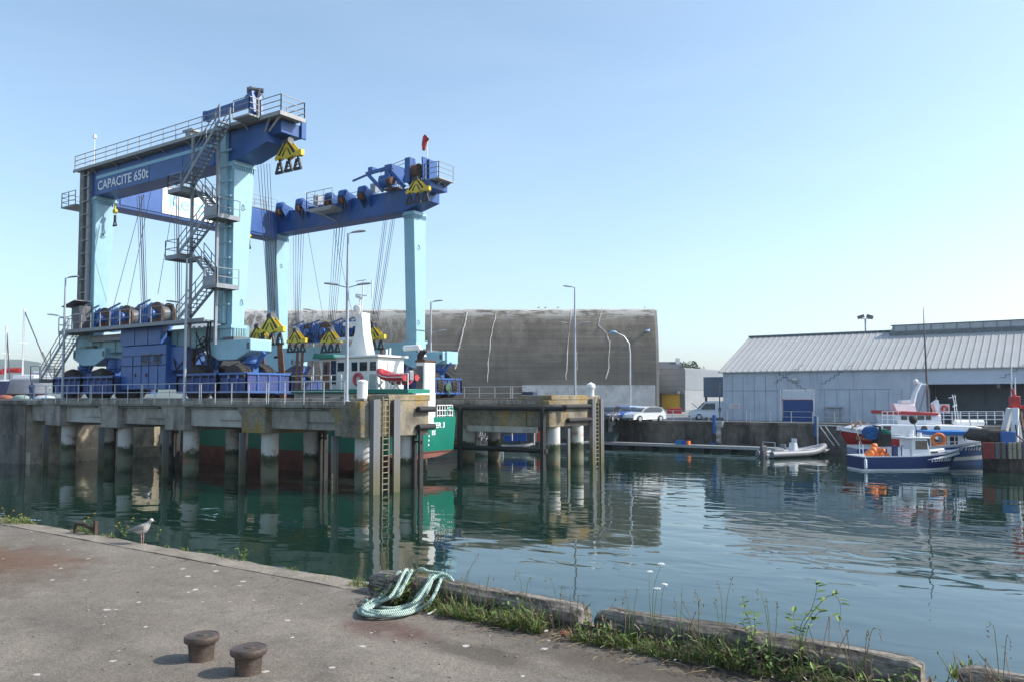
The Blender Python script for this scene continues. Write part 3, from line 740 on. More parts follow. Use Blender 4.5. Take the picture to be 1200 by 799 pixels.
# ---- engine house
E0, E1 = -55.85, -50.45
b = MB(); b.box(E0, E1, 32.3, 34.8, 5.65, 8.66); eh = b.build('engine_house', m_blue2, CR, bevel=.03)
b = MB(); b.box(E0 - .05, -51.0, 32.22, 33.05, 8.69, 9.88); b.build('engine_cabinet', m_blue2, CR, bevel=.02)
b = MB()
for x in (-54.1, -52.5): b.box(x - .015, x + .015, 32.2, 32.222, 8.7, 9.86)
for x in (-54.4, -53.35, -52.45, -51.35): b.box(x - .015, x + .015, 32.275, 32.302, 5.8, 7.9)
b.box(E0, E1, 32.27, 32.302, 7.93, 7.97); b.box(E0, E1, 32.25, 32.302, 7.25, 7.3)
b.build('door_joint', mat('door_shadow_gap', (.012,.02,.06), .8, bump=0), eh)
b = MB()
for x in (-54.05, -52.7): b.box(x - .05, x + .05, 32.24, 32.29, 6.5, 6.75)
b.build('door_handle', m_rust, eh)
for xa, xb in ((-53.3, -52.2), (-51.95, -50.95)):
    b = MB(); b.box(xa, xb, 32.22, 32.298, 7.42, 7.48); b.box(xa, xb, 32.22, 32.298, 8.04 - .06, 8.04 + .0)
    for k in range(7): b.bar((xa, 32.27, 7.52 + k*.075), (xb, 32.27, 7.52 + k*.075), .05, .015, up=(0,.6,.8))
    b.build('louvre', mat('louvre_grey', (.14,.13,.125), .6, .3), eh)
b = MB(); b.bar((-50.4, 32.9, 7.6), (-48.9, 32.9, 8.5), .12); b.box(E1 + .005, E1 + 1.5, 32.6, 34.2, 6.9, 8.5); b.build('side_housing', m_blue2, eh, bevel=.03)
# hoses between the house and the front bogie
b = MB()
for k in range(6):
    x0 = -47.6 + k * .25; pts = []
    for i in range(13):
        t = i / 12; pts.append((x0 + .9*math.sin(t*3.1 + k), 32.6 + .05*k, 9.3 - 2.2*t - .4*math.sin(t*math.pi*1.5 + k*.5)))
    b.tube(pts, .045, 6)
b.build('hydraulic_hose', m_black, CR)
b = MB()
b.tube([(-46.15,32.5,9.9), (-46.3,32.45,8.6), (-46.1,32.5,7.6), (-46.2,32.6,6.5)], .07, 6); b.tube([(-45.9,32.5,9.9), (-45.95,32.45,8.6), (-45.85,32.5,7.6), (-45.9,32.6,6.2)], .07, 6); b.tube([(-50.0,32.6,7.7),(-49.4,32.4,6.9),(-48.7,32.5,7.5),(-48.4,32.6,8.4)], .06, 6)
b.build('hydraulic_hose', m_black, CR)
b = MB(); b.cyl((-48.4,33.0,6.9),(-48.4,33.0,8.2),.16,12); b.build('steering_cylinder', m_rust, CR)
# ---- sill walkway, rails and bottom stair
b = MB(); b.box(-61.6, -48.3, 31.35, 33.0, 9.92, 10.02); b.box(-48.3, -45.6, 31.35, 32.9, 9.92, 10.02); b.box(-61.6, -44.9, 31.3, 31.37, 9.82, 10.06); b.build('sill_walkway', m_stair, CR)
rail_parts(CR, [(-60.9, 31.38, 10.02), (-48.3, 31.38, 10.02)], 1.1, m_stair, 2, 1.3, name='walkway_rail')
def stair(parent, p, q, w, name='stair_flight', side=(0,1,0), m=None, rails=True):
    """inclined flight from p (top) to q (bottom): two stringers, treads, handrails"""
    m = m or m_stair
    b = MB(); p, q = Vector(p), Vector(q); s = Vector(side) * w
    for o in (Vector((0,0,0)), s): b.bar(p + o, q + o, .05, .21)
    n = max(3, round(abs(p.z - q.z) / .22))
    d = (q - p); d.z = 0; d.normalize()
    for k in range(n):
        c = lerp(p, q, (k + .5) / n); b.bar(c + s * .03, c + s * .97, .24, .03)
    if rails:
        for o in (Vector((0,0,0)), s):
            for h in (.5, 1.0): b.bar(p + o + Vector((0,0,h)), q + o + Vector((0,0,h)), .045)
            for t in (0, .33, .66, 1): c = lerp(p, q, t) + o; b.bar(c, c + Vector((0,0,1.0)), .045)
    return b.build(name, m, parent)
def landing(parent, x0, x1, y0, y1, z, edges):
    b = MB(); b.box(x0, x1, y0, y1, z - .06, z); b.box(x0, x1, y0 - .03, y0, z - .22, z + .06); b.box(x0, x1, y1, y1 + .03, z - .22, z + .06); b.box(x0 - .03, x0, y0, y1, z - .22, z + .06); b.box(x1, x1 + .03, y0, y1, z - .22, z + .06)
    for e in edges:
        (a, c) = {'l': ((x0,y0),(x0,y1)), 'r': ((x1,y0),(x1,y1)), 'f': ((x0,y0),(x1,y0)), 'b': ((x0,y1),(x1,y1))}[e]
        for h in (.5, 1.05): b.bar((*a, z + h), (*c, z + h), .045)
        for pt in (a, c): b.bar((*pt, z), (*pt, z + 1.05), .045)
    return b.build('stair_landing', m_stair, parent)
stair(CR, (-61.6, 31.5, 9.95), (-65.6, 31.5, 6.5), 1.0)
landing(CR, -67.0, -65.6, 31.4, 32.6, 6.45, 'lf')
landing(CR, -62.9, -61.6, 31.4, 32.8, 9.98, 'fl')
b = MB(); b.box(-62.3, -61.2, 32.0, 32.9, 10.02, 11.9); b.build('control_cabinet', m_dgrey, CR, bevel=.03)
b = MB(); b.bar((-62.8, 32.1, 11.85), (-60.9, 32.1, 12.25), 1.2, .06); b.build('cabinet_roof', m_dgrey, CR)
# ---- stair tower in front of the near front leg
lv = [18.68, 16.5, 14.3, 12.1, 10.02]
xl, xr = -47.4, -44.95
stair(CR, (-43.75, 31.35, 22.45), (-47.75, 31.35, lv[0]), .8)
stair(CR, (xl, 32.2, lv[0]), (xr, 32.2, lv[1]), .75)
stair(CR, (xr, 31.35, lv[1]), (-48.0, 31.35, lv[2]), .8)
stair(CR, (xl, 32.2, lv[2]), (xr, 32.2, lv[3]), .75)
stair(CR, (xr, 31.35, lv[3]), (-47.9, 31.35, lv[4]), .8)
landing(CR, -49.05, -47.6, 31.3, 32.95, lv[0], 'lf'); landing(CR, -45.0, -43.7, 31.3, 32.95, lv[1], 'rf')
landing(CR, -49.2, -47.8, 31.3, 32.95, lv[2], 'lf'); landing(CR, -45.0, -43.7, 31.3, 32.95, lv[3], 'rf')
for x in (-47.55, -44.85):
    b = MB(); b.box(x - .085, x + .085, 32.02, 32.18, 8.4, 22.2); b.build('stair_tower_post', m_stair, CR)
for z in (lv[1], lv[3]):
    b = MB(); b.box(-45.0, -43.75, 31.22, 31.27, z - .1, z + .55); b.build('landing_plate', m_mgrey, CR)
# ---- upper walkways
def walkway(parts, rails, brackets):
    b = MB()
    for a in parts: b.box(*a)
    for q in brackets: b.bar(*q, .09)
    b.build('girder_walkway', m_grate, CR)
    for r in rails: rail_parts(CR, r, 1.08, m_stair, 3, 1.4, name='walkway_rail')
walkway([(-63.2, -43.0, 32.4, 32.93, 22.42, 22.52), (-63.2, -41.4, 32.97, 34.6, 22.42, 22.52), (-63.3, -43, 32.35, 32.4, 22.34, 22.56), (-43.0, -41.4, 31.75, 32.95, 22.42, 22.52), (-41.4, -39.5, 32.6, 34.55, 22.42, 22.52), (-41.4, -39.5, 32.55, 32.6, 22.3, 22.56), (-39.5, -39.45, 32.55, 34.55, 22.3, 22.56)],
        [[(-63.1, 32.42, 22.52), (-44.2, 32.42, 22.52)], [(-63.1, 34.5, 22.52), (-46, 34.5, 22.52)], [(-43.0, 31.8, 22.52), (-41.45, 31.8, 22.52), (-41.45, 32.65, 22.52), (-39.52, 32.65, 22.52), (-39.52, 34.5, 22.52), (-41.2, 34.5, 22.52)], [(-63.15, 32.42, 22.52), (-63.15, 34.5, 22.52)]],
        [((x, 32.45, 22.4), (x, 32.94, 22.1)) for x in (-61, -58, -55, -52, -49, -46, -43)] + [((x, 32.45, 22.4), (x, 34.5, 22.4)) for x in range(-62, -43, 1)] + [((-41.3, 32.9, 21.6), (-40.6, 32.7, 22.4)), ((-40.9, 32.9, 21.6), (-39.7, 32.8, 22.4))])
b = MB(); b.box(-65.5, -63.3, 32.6, 34.2, 19.9, 20.0); b.build('end_platform', m_grate, CR)
rail_parts(CR, [(-63.4, 32.65, 20.0), (-65.45, 32.65, 20.0), (-65.45, 34.15, 20.0)], 1.08, m_stair, 3, 1.1, name='walkway_rail')
b = MB(); b.tube([(-62.4, 33.5, 22.5), (-62.4, 33.5, 25.3)], .03, 6); b.box(-62.5, -62.3, 33.4, 33.6, 25.2, 25.45); b.build('antenna', m_galv, CR)
b = MB(); b.box(-50.1, -49.5, 33.2, 33.7, 22.52, 23.4); b.box(-50.3, -49.3, 33.1, 33.8, 23.3, 23.45); b.build('floodlight', m_mgrey, CR)
# rear walkway between the girders
walkway([(-62.8, -61.2, 34.7, 50.2, 22.36, 22.44)], [[(-61.2, 34.7, 22.44), (-61.2, 50.3, 22.44)], [(-62.7, 34.7, 22.44), (-62.7, 50.3, 22.44)]], [])
# ---- front transverse arms carrying the foremost hooks
b = MB(); b.box(-41.09, -40.15, 33.2, 34.95, 21.5, 22.3); b.box(-40.15, -40.0, 34.7, 35.1, 21.45, 22.75); b.build('front_arm', m_blue, CR, bevel=.03)
b = MB(); ya = MY(35.6); b.box(-42.89, -41.7, ya, MY(33.4), 21.7, 22.28); b.build('front_arm', m_blue, CR, bevel=.03)
# ---- jib crane on the near girder
b = MB(); q = at_y(298, 140, 33.6); q1 = at_y(295, 118, 33.6); q2 = at_y(242, 137, 33.6)
b.lathe([(.36, 22.5), (.36, 23.0), (.28, 23.05), (.28, q1.z)], (q.x, 33.6, 0), 16); b.bar((q.x, 33.6, q1.z - .1), (q2.x, 33.6, q2.z), .38, .55)
b.bar((q.x - 1.3, 33.6, q1.z - 1.1), (q.x - .1, 33.6, 23.0), .2); b.box(q2.x - .1, q2.x + .25, 33.35, 33.85, q2.z - .35, q2.z + .3)
b.hexa([(q.x-.4,33.2,q1.z-.5),(q.x+.45,33.2,q1.z-1.0),(q.x+.45,34.0,q1.z-1.0),(q.x-.4,34.0,q1.z-.5)], [(q.x-.5,33.2,q1.z+.2),(q.x+.2,33.2,q1.z+.45),(q.x+.2,34.0,q1.z+.45),(q.x-.5,34.0,q1.z+.2)])
jc = b.build('jib_crane', m_blue, CR, bevel=.02)
b = MB(); b.box(q.x - .55, q.x - .1, 33.4, 33.8, q1.z + .45, q1.z + .85); b.cyl((q.x - .2, 33.3, q1.z + .6), (q.x + .5, 33.9, q1.z + .55), .16, 10); b.bar((q.x+.3,33.6,q1.z+.1),(q.x+.5,33.6,q1.z+.6),.12)
b.build('jib_winch', m_dgrey, jc)
b = MB(); b.tube([(q.x+.9,33.2,22.5),(q.x+.9,33.2,24.1),(q.x+1.2,33.2,24.3),(q.x+1.4,33.2,24.0)], .03, 6); b.box(q.x+.8,q.x+1.0,33.1,33.3,22.5,24.0); b.build('jib_hose', m_dgrey, jc)
# ---- machinery on the far girder (inner side, facing the photographer)
yi = MY(34.6)   # 50.3
def sheave_bracket(px, py, w=.9, flip=1):
    q = at_y(px, py, yi - .4); x = q.x
    b = MB()
    for dx in (-.42, .42):
        b.prism([(x + dx - .05, yi + .6, 22.3), (x + dx - .05, yi - .75, 22.75), (x + dx - .05, yi - .85, 22.25), (x + dx - .05, yi - .005, 21.2)], (.1, 0, 0))
    b.hexa([(x-.5, yi-.8, 22.3), (x+.5, yi-.8, 22.3), (x+.5, yi+.4, 22.33), (x-.5, yi+.4, 22.33)], [(x-.5, yi-.7, 22.85), (x+.5, yi-.7, 22.85), (x+.5, yi+.5, 22.6), (x-.5, yi+.5, 22.6)])
    b.lathe([(.30, -.38), (.38, -.3), (.38, .3), (.30, .38)], (x, yi - .55, 22.65), 18, 'x')
    o = b.build('sheave_bracket', m_blue, CR, bevel=.01)
    b = MB(); b.lathe([(.2,-.24), (.31,-.22), (.25,0), (.31,.22), (.2,.24)], (x, yi - .75, 22.1), 18, 'x'); b.build('sheave', m_rust, o)
    return x
SB = [sheave_bracket(px, py) for px, py in ((331, 240), (354, 236), (388, 228), (404, 236), (427, 226))]
# inspection platform hung on the girder
b = MB(); xa = at_y(364, 250, 49.4).x; xb = at_y(394, 245, 49.4).x
b.box(xa, xb, 48.9, yi - .01, 21.52, 21.62); b.hexa([(xa+.5,48.95,21.3),(xb-.3,48.95,21.3),(xb-.3,yi,21.3),(xa+.5,yi,21.3)], [(xa,48.9,21.52),(xb,48.9,21.52),(xb,yi,21.52),(xa,yi,21.52)])
b.bar((xa+1.2,49.0,21.3),(xa+2.2,yi,20.6),.1); b.build('inspection_platform', m_grate, CR)
rail_parts(CR, [(xa, yi-.05, 21.62), (xa, 48.93, 21.62), (xb, 48.93, 21.62)], 1.5, m_mgrey, 3, 1.0, name='walkway_rail')
# trolley frame
xa = at_y(437, 228, 49.6).x - .2; xb = at_y(470, 222, 49.6).x - .2
b = MB()
for y in (yi - .4, yi + 1.2):
    b.bar((xa - .8, y, 24.1), (xa + 1.1, y, 22.3), .16, .3); b.bar((xb - 1.4, y, 24.0), (xb + .3, y, 22.3), .2, .35); b.bar((xa - .9, y, 24.05), (xb - 1.0, y, 24.2), .18, .3)
b.box(xa + 1.3, xa + 2.1, yi - .5, yi + 1.3, 23.2, 24.45); b.lathe([(.55,-.6),(.55,.6)], (xa+1.5, yi - .3, 23.1), 16, 'x'); b.bar((xa-3.2, yi+.3, 23.95), (xa-.8, yi+.3, 24.35), .15); b.box(xa - 1.1, xa - .6, yi, yi+.6, 24.3, 24.75)
tr = b.build('trolley_frame', m_blue, CR, bevel=.015)
b = MB(); b.lathe([(.2,-.24),(.36,-.22),(.3,0),(.36,.22),(.2,.24)], (xa + 2.2, yi - .7, 22.9), 18, 'x'); b.box(xa + 1.2, xb - .4, yi - .6, yi + .3, 22.31, 22.4); b.build('sheave', m_rust, tr)
rail_parts(CR, [(xa - .6, yi + 1.1, 24.2), (xa + 2.4, yi + 1.1, 24.6)], .6, m_mgrey, 2, 1.5, name='walkway_rail')
XT = xa + 2.2
# upper head at the far front end
xh = at_y(489, 205, 49.4).x
b = MB()
for dx in (-.75, .75): b.prism([(xh + dx - .07, yi + .4, 22.3), (xh + dx - .07, yi - 1.1, 22.3), (xh + dx - .07, yi - 1.2, 24.2), (xh + dx - .07, yi - .3, 24.2)], (.14, 0, 0))
b.box(xh - 1.1, xh - .55, yi - 1.2, yi - .5, 22.4, 24.4); b.box(xh + .1, xh + .6, yi - .4, yi + .5, 22.35, 23.3)
hd = b.build('hoist_head', m_blue, CR, bevel=.015)
b = MB(); b.box(xh + .75, xh + 1.0, yi - .6, yi + .4, 22.43, 24.1); b.build('end_stop', m_blue, CR, bevel=.015)
b = MB(); b.lathe([(.25,-.3),(.6,-.26),(.5,0),(.6,.26),(.25,.3)], (xh, yi - .9, 23.2), 20, 'x'); b.lathe([(.2,-.3),(.4,-.26),(.4,.26),(.2,.3)], (xh, yi - .9, 22.2), 16, 'x'); b.build('sheave', m_rust, hd)
b = MB(); b.box(-42.85, -40.85, yi - .9, yi + 1.0, 22.32, 22.42); b.bar((-42.85, yi + .1, 21.6), (-41.2, yi - .2, 22.3), .14); b.bar((-42.85, yi + .9, 21.6), (-41.2, yi + .8, 22.3), .14); b.build('end_platform', m_grate, CR)
rail_parts(CR, [(-43.6, yi - .9, 22.42), (-40.9, yi - .9, 22.42), (-40.9, yi + .95, 22.42)], 1.25, m_stair, 3, 1.4, name='walkway_rail')
rail_parts(CR, [(-60.5, MY(33.0), 22.3), (-43, MY(33.0), 22.3)], 1.08, m_stair, 3, 1.4, name='walkway_rail')
b = MB()
for x_ in (-57.0, -49.8): b.box(x_ - .3, x_ + .3, 51.2, 51.7, 22.3, 23.6)
b.build('floodlight', m_mgrey, CR)
b = MB(); p = at_y(500.5, 190, 50.2); t_ = at_y(500.5, 160, 50.2); b.tube([(p.x, 50.2, 22.3), (p.x, 50.2, t_.z)], .035, 6)
wsk = b.build('windsock_pole', m_white, CR)
b = MB(); b.tube([(p.x, 50.2, t_.z - .05), (p.x - .1, 50.15, t_.z - .15), (p.x - .25, 50.1, t_.z - .65), (p.x - .28, 50.1, t_.z - 1.15)], [.28, .27, .2, .12], 10); b.build('windsock', m_red, wsk)
# ---- winches
def winch(x, y, flip=1, r=.85, big=True):
    t = MB()
    t.lathe([(.28,-.45),(r-.1,-.45),(r-.1,-.4),(.5,-.38),(.5,.38),(r-.1,.4),(r-.1,.45),(.28,.45)], (x, y, 10.9), 28, 'y'); 
    t.box(x - .5, x + .5, y - .5, y + .5, 10.0, 10.25)
    t.cyl((x, y - .9*flip, 10.9), (x, y - .4*flip, 10.9), .32, 16); t.cyl((x, y - 1.0*flip, 10.75), (x, y - .6*flip, 10.75), .2, 12)
    t.box(x - 1.9, x - 1.0, y - .5, y + .3, 10.02, 10.9); t.hexa([(x-2.0,y-.6,10.9),(x-.9,y-.6,10.4),(x-.9,y+.4,10.4),(x-2.0,y+.4,10.9)], [(x-1.7,y-.6,11.2),(x-.5,y-.6,11.75),(x-.5,y+.4,11.75),(x-1.7,y+.4,11.2)])
    for k in range(4): t.bar((x - 2.0 + k*.28, y - .62, 10.1), (x - 1.8 + k*.28, y - .62, 11.7), .07)
    t.bar((x - 2.1, y - .62, 11.6), (x - .5, y - .62, 11.95), .1); t.bar((x - 2.1, y - .62, 10.9), (x - .8, y - .62, 10.95), .08)
    o = t.build('winch', m_blue2, CR)
    b = MB(); b.lathe([(r-.12,-.5),(r+.02,-.5),(r+.02,-.38),(r-.12,-.38)], (x, y, 10.9), 32, 'y'); b.lathe([(r-.12,.38),(r+.02,.38),(r+.02,.5),(r-.12,.5)], (x, y, 10.9), 32, 'y'); b.build('drum_flange', m_rust_l, o)
    b = MB(); b.lathe([(.6,-.37),(.6,.37)], (x, y, 10.9), 28, 'y'); b.build('rope_winding', m_dgrey, o)
m_rust_l = mat('rusty_drum_flange', (.13,.065,.04), .8, var=.3, scale=3, bump=.3)
for px in (128, 153.5, 189): winch(at_y(px, 371, 33.6).x, 33.7)
for px in (365, 384, 411, 425): winch(at_y(px, 390, 50.8).x, 51.0, 1)
# ---- wire ropes
def ropes(top, bot, n, spread_t, spread_b, r=.022, ax=(1,0,0)):
    for k in range(n):
        f = (k - (n - 1) / 2)
        b = MB(); a = Vector(ax)
        b.tube([Vector(top) + a * f * spread_t + Vector((0, .12 * (k % 2), 0)), Vector(bot) + a * f * spread_b + Vector((0, .12 * (k % 2), 0))], r, 4)
        b.build('wire_rope', m_rope_w, CR)
for (tx, bx_) in ((163, 172), (206, 212)):
    t_ = at_y(tx, 255, 34.9); bo = at_y(bx_, 372, 34.6)
    ropes((t_.x, 34.9, 20.4), (bo.x, 34.4, 10.6), 6, .14, .10)
for (a_, b_) in (((168, 250), (132, 363)), ((176, 250), (149, 360)), ((206, 250), (185, 345))):
    t_ = at_y(*a_, 34.8); bo = at_y(*b_, 34.4); ropes((t_.x, 34.8, 20.4), bo, 1, 0, 0)
# ================================================================== hook blocks, each hanging on its own ropes, and slings
def hook_block(name='hook_block'):
    t = thing(name, '', 'hook block', (0,0,0), local=True)
    for y in (-.16, .16):
        b = MB()
        b.prism([(-1.05,y,-.32),(-1.15,y,-.12),(-.95,y,.06),(-.24,y,.74),(.24,y,.74),(.95,y,.06),(1.15,y,-.12),(1.05,y,-.32),(.55,y,-.18),(0,y,-.36),(-.55,y,-.18)], (0,.05,0))
        pl = b.build('side_plate', m_yel, t, org=(0,0,0), bevel=.012)
        b = MB(); yy = y - .012 if y < 0 else y + .05
        for s in (-1, 1):
            b.prism([(s*.08,yy,.68),(s*.2,yy,.68),(s*.80,yy,.0),(s*.62,yy,-.06)], (0,.012,0)); b.prism([(s*.04,yy,.36),(s*.14,yy,.33),(s*.45,yy,-.12),(s*.33,yy,-.16)], (0,.012,0))
        b.build('black_stripe', m_black, pl, org=(0,0,0))
    b = MB()
    for x in (-.16, 0.0, .16): b.lathe([(.12,-.05),(.25,-.06),(.19,0),(.25,.06),(.12,.05)], (x, 0, .82), 18, 'x')
    b.build('sheave', m_dgrey, t, org=(0,0,0))
    b = MB(); b.box(-1.1, 1.1, -.10, .15, -.22, -.05); b.box(.8, 1.3, -.12, .17, -.28, .1); b.build('cross_bar', m_yel, t, org=(0,0,0), bevel=.02)
    for x in (-.85, 0, .85):
        b = MB(); b.tube([(x,.02,-.2),(x,.02,-.42)], .06, 8)
        for s in (-1, 1): b.bar((x + s*.08,.02,-.42), (x + s*.3,.02,-1.05), .12, .14)
        b.bar((x - .36,.02,-1.05), (x + .36,.02,-1.05), .14, .16); b.bar((x - .12,.02,-.5), (x + .12,.02,-.5), .12); b.bar((x-.3,.02,-.78),(x+.3,.02,-.78),.05)
        b.build('shackle', mat('black_steel', (.03,.03,.032), .55, .3, var=.3, bump=.1), t, org=(0,0,0))
    return t
HB = hook_block()
def put_hook(px, py, y=None, x=None, label='', top=None, first=[True], rot=0):
    p = at_y(px, py, y) if y is not None else at_x(px, py, x)
    if first[0]: first[0] = False; o = HB; o.location = p; o.rotation_euler = (0,0,rot); o['label'] = label
    else: o = dup(HB, p, rot, label)
    o['group'] = 'yellow hook blocks of the boat lift'
    return p
hk = []
p = put_hook(338, 181, x=-40.5, label='yellow hook block raised under the front arm of the near girder'); ropes((p.x, p.y, 21.55), (p.x, p.y, p.z + 1.0), 4, .12, .12)
p = put_hook(489, 222, y=49.1, label='yellow hook block raised at the tip of the far girder'); ropes((p.x, p.y, 23.2), (p.x, p.y, p.z + 1.0), 4, .12, .12)
B3 = put_hook(318, 385, y=36.0, label='yellow hook block nearest the near front leg, slings on its outer shackles'); ropes((B3.x + .15, 35.0, 20.5), B3 + Vector((0,0,1.2)), 8, .15, .08)
B3b = put_hook(303, 396, y=37.6, label='yellow hook block mostly hidden behind the turquoise front leg')
B4 = put_hook(347, 398, y=48.9, label='yellow hook block between the far rear leg and the ship wheelhouse'); ropes((SB[1], 49.5, 22.0), B4 + Vector((0,0,1.2)), 8, .2, .08)
B5 = put_hook(387.5, 398, y=48.9, label='yellow hook block right above the green wheelhouse roof'); ropes((SB[3], 49.5, 22.0), B5 + Vector((0,0,1.2)), 8, .2, .1)
B6 = put_hook(437.5, 394, y=48.9, label='yellow hook block behind the white raked mast of the green ship'); ropes((XT, 49.5, 22.8), B6 + Vector((-.2,0,1.2)), 4, .1, .08); ropes((XT + 1.0, 49.5, 22.8), B6 + Vector((.3,0,1.2)), 4, .1, .08)
ropes((SB[2], 49.6, 22.0), (SB[2] + 2.4, 50.8, 10.5), 1, 0, 0); ropes((SB[1]+.6, 49.6, 22.0), (SB[1]+2.4, 50.8, 10.5), 1, 0, 0)
# two small hooks under the cross girder
def small_hook(p, label):
    t = thing('rear_hook', label, 'hook', p, group='small hooks under the rear cross girder')
    b = MB(); b.lathe([(.08,-.1),(.19,-.1),(.19,.1),(.08,.1)], p, 14, 'y'); b.bar(p, p + Vector((0,0,.6)), .08); b.build('pulley', m_yel, t)
    b = MB(); q = p + Vector((0,0,-.3)); b.bar(q, q + Vector((0,0,-.4)), .14); b.bar(q + Vector((-.05,0,-.35)), q + Vector((-.2,0,-.8)), .08); b.bar(q + Vector((.05,0,-.35)), q + Vector((.2,0,-.8)), .08); b.bar(q + Vector((-.24,0,-.8)), q + Vector((.24,0,-.8)), .11); b.build('shackle', m_black, t)
small_hook(at_x(135, 248, -60.3), 'small hook seen edge on beside the rear near leg'); small_hook(at_x(292, 277, -60.3), 'small hook hanging just right of the front near leg')
# ---- slings
m_sling = mat('brown_sling_webbing', (.25,.10,.055), .9, var=.3, scale=3, bump=.4, stain=(.10,.07,.05), stain_amt=.6, stain_scale=(3,3,.6))
def sling(p, x_off, lean, label, z1=3.4, n=3, w=.2):
    b = MB()
    for k in range(n):
        xo = (k - (n-1)/2) * (w + .05)
        a = Vector((p.x + x_off + xo * .6, p.y, p.z - 1.0)); c = Vector((p.x + x_off + xo + lean, p.y + .25, z1))
        b.bar(a, lerp(a, c, .5) + Vector((0,.05,0)), w, .05, up=(0,1,0)); b.bar(lerp(a, c, .5) + Vector((0,.05,0)), c, w, .05, up=(0,1,0))
    tag(b.build('lifting_sling', m_sling), label, 'sling', 'brown slings hanging from the hook blocks')
sling(B3, .85, .25, 'thick bundle of brown sling webbing under the nearest hook block'); sling(B3b, .4, .2, 'brown sling webbing just right of the near front leg', 4.2, 2)
sling(B4, .2, -.5, 'brown sling strands slanting down left of the ship wheelhouse', 4.0, 2, .17); sling(B4, .85, -.6, 'brown sling strands hanging beside the dark blue box', 4.0, 2, .17)
sling(B6, .85, 0, 'short brown sling above the ship cabin roof', 7.6, 1, .3)
# ================================================================== boats
def hull_mesh(L_, B, zs, keel, hb, hw, rake, bands, nst=18, transom_rake=0., flare=None, close_deck=True, deck_drop=.35, sternpow=0.):
    """x forward from the stern (0) to the stem (L_), waterline z=0. zs(t) sheer height, hb/hw half breadths as fractions, bands: heights as fractions of the sheer"""
    b = MB(); rings = []
    for i in range(nst + 1):
        t = i / nst
        z1 = zs(t); xw = t * (L_ - rake); xs = t * L_ - transom_rake * (1 - t) * (1 - t)
        k = keel * (1 - max(0, (t - .75) / .25) ** 2 * .8) * (1 if t > .15 else .55 + 3 * t)
        P = [(xw * 1.0, 0.0, -k), (xw, B/2*hw(t)*.75, -k*.6), (xw, B/2*hw(t), 0)]
        for f in bands:
            g = f ** .8
            P.append((xw + (xs - xw) * f, B/2 * (hw(t) + (hb(t) - hw(t)) * g), z1 * f))
        ring = P + [(x, -y, z) for x, y, z in P[::-1][:-1]]
        rings.append(ring)
    return b, rings
def build_hull(parent, name, mats, band_mats, rings, deck_mat_i, deck_drop=.4, inset=.08):
    """band_mats: material index per side strip from keel to sheer"""
    b = MB(); n = len(rings[0]); half = len(band_mats)
    mi = list(band_mats) + [deck_mat_i] + list(band_mats[::-1])
    V = [[b.bm.verts.new(p) for p in r] for r in rings]
    top = half
    for A, B in zip(V, V[1:]):
        for k in range(n):
            k2 = (k + 1) % n
            if k == top: continue
            idx = k if k < top else k - 1
            b.mi = mi[k] if k < len(mi) else mi[0]; b.smooth = True
            b.face([A[k], A[k2], B[k2], B[k]])
    # transom strips
    b.smooth = False
    r = V[0]
    for k in range(half):
        b.mi = band_mats[k]; b.face([r[k], r[(k+1)], r[n-1-k] if k else r[n-1], r[(n - k) % n]] if k else [r[0], r[1], r[n-1]])
    # bulwark inner face and deck
    b.mi = deck_mat_i; inner = []
    for R0 in rings:
        s = Vector(R0[top]); s2 = Vector(R0[top + 1]); w_ = max(.02, abs(s.y) - inset)
        if R0 is rings[0]: s = s + Vector((.12, 0, 0))
        inner.append([b.bm.verts.new((s.x - (.12 if R0 is rings[-1] else 0), w_, s.z)), b.bm.verts.new((s.x, w_, s.z - deck_drop)), b.bm.verts.new((s.x, -w_, s.z - deck_drop)), b.bm.verts.new((s.x - (.12 if R0 is rings[-1] else 0), -w_, s.z))])
    for i in range(len(V) - 1):
        A, B = V[i], V[i+1]; a, c = inner[i], inner[i+1]
        b.face([A[top], B[top], c[0], a[0]]); b.face([a[0], c[0], c[1], a[1]]); b.face([a[1], c[1], c[2], a[2]]); b.face([a[2], c[2], c[3], a[3]]); b.face([a[3], c[3], B[top+1], A[top+1]])
    b.face([V[0][top], inner[0][0], inner[0][3], V[0][top+1]]); b.face(inner[0])
    return b.build(name, mats, parent, org=(0,0,0))
def sstep(t): return t * t * (3 - 2 * t)
# ------------------------------------------------------------------ green ship in the lift dock
m_green = mat('ship_green_paint', (.005,.19,.13), .4, var=.12, scale=1.0, bump=.05, stain=(.03,.10,.07), stain_amt=.4)
m_antif = mat('faded_red_antifouling', (.19,.068,.052), .75, var=.25, scale=1.2, bump=.1, stain=(.10,.05,.045), stain_amt=.6)
m_antid = mat('dark_red_antifouling', (.14,.04,.03), .8, var=.3, scale=1.2, bump=.1)
SX, SY = -36.2, 42.0
SH = thing('work_ship', 'green hulled work ship with white wheelhouse afloat between the two lift piers', 'ship', (SX, SY, 0), math.pi, local=True)
Ls = 29.
hbf = lambda t: (.93 + .07 * min(1, t / .3)) * (1 - max(0, (t - .72) / .28) ** 2.2)
hwf = lambda t: (.90 + .1 * min(1, t / .3)) * (1 - max(0, (t - .62) / .38) ** 1.8)
zsf = lambda t: 3.75 + .0 * t + max(0, (t - .5)) ** 2 * 5.
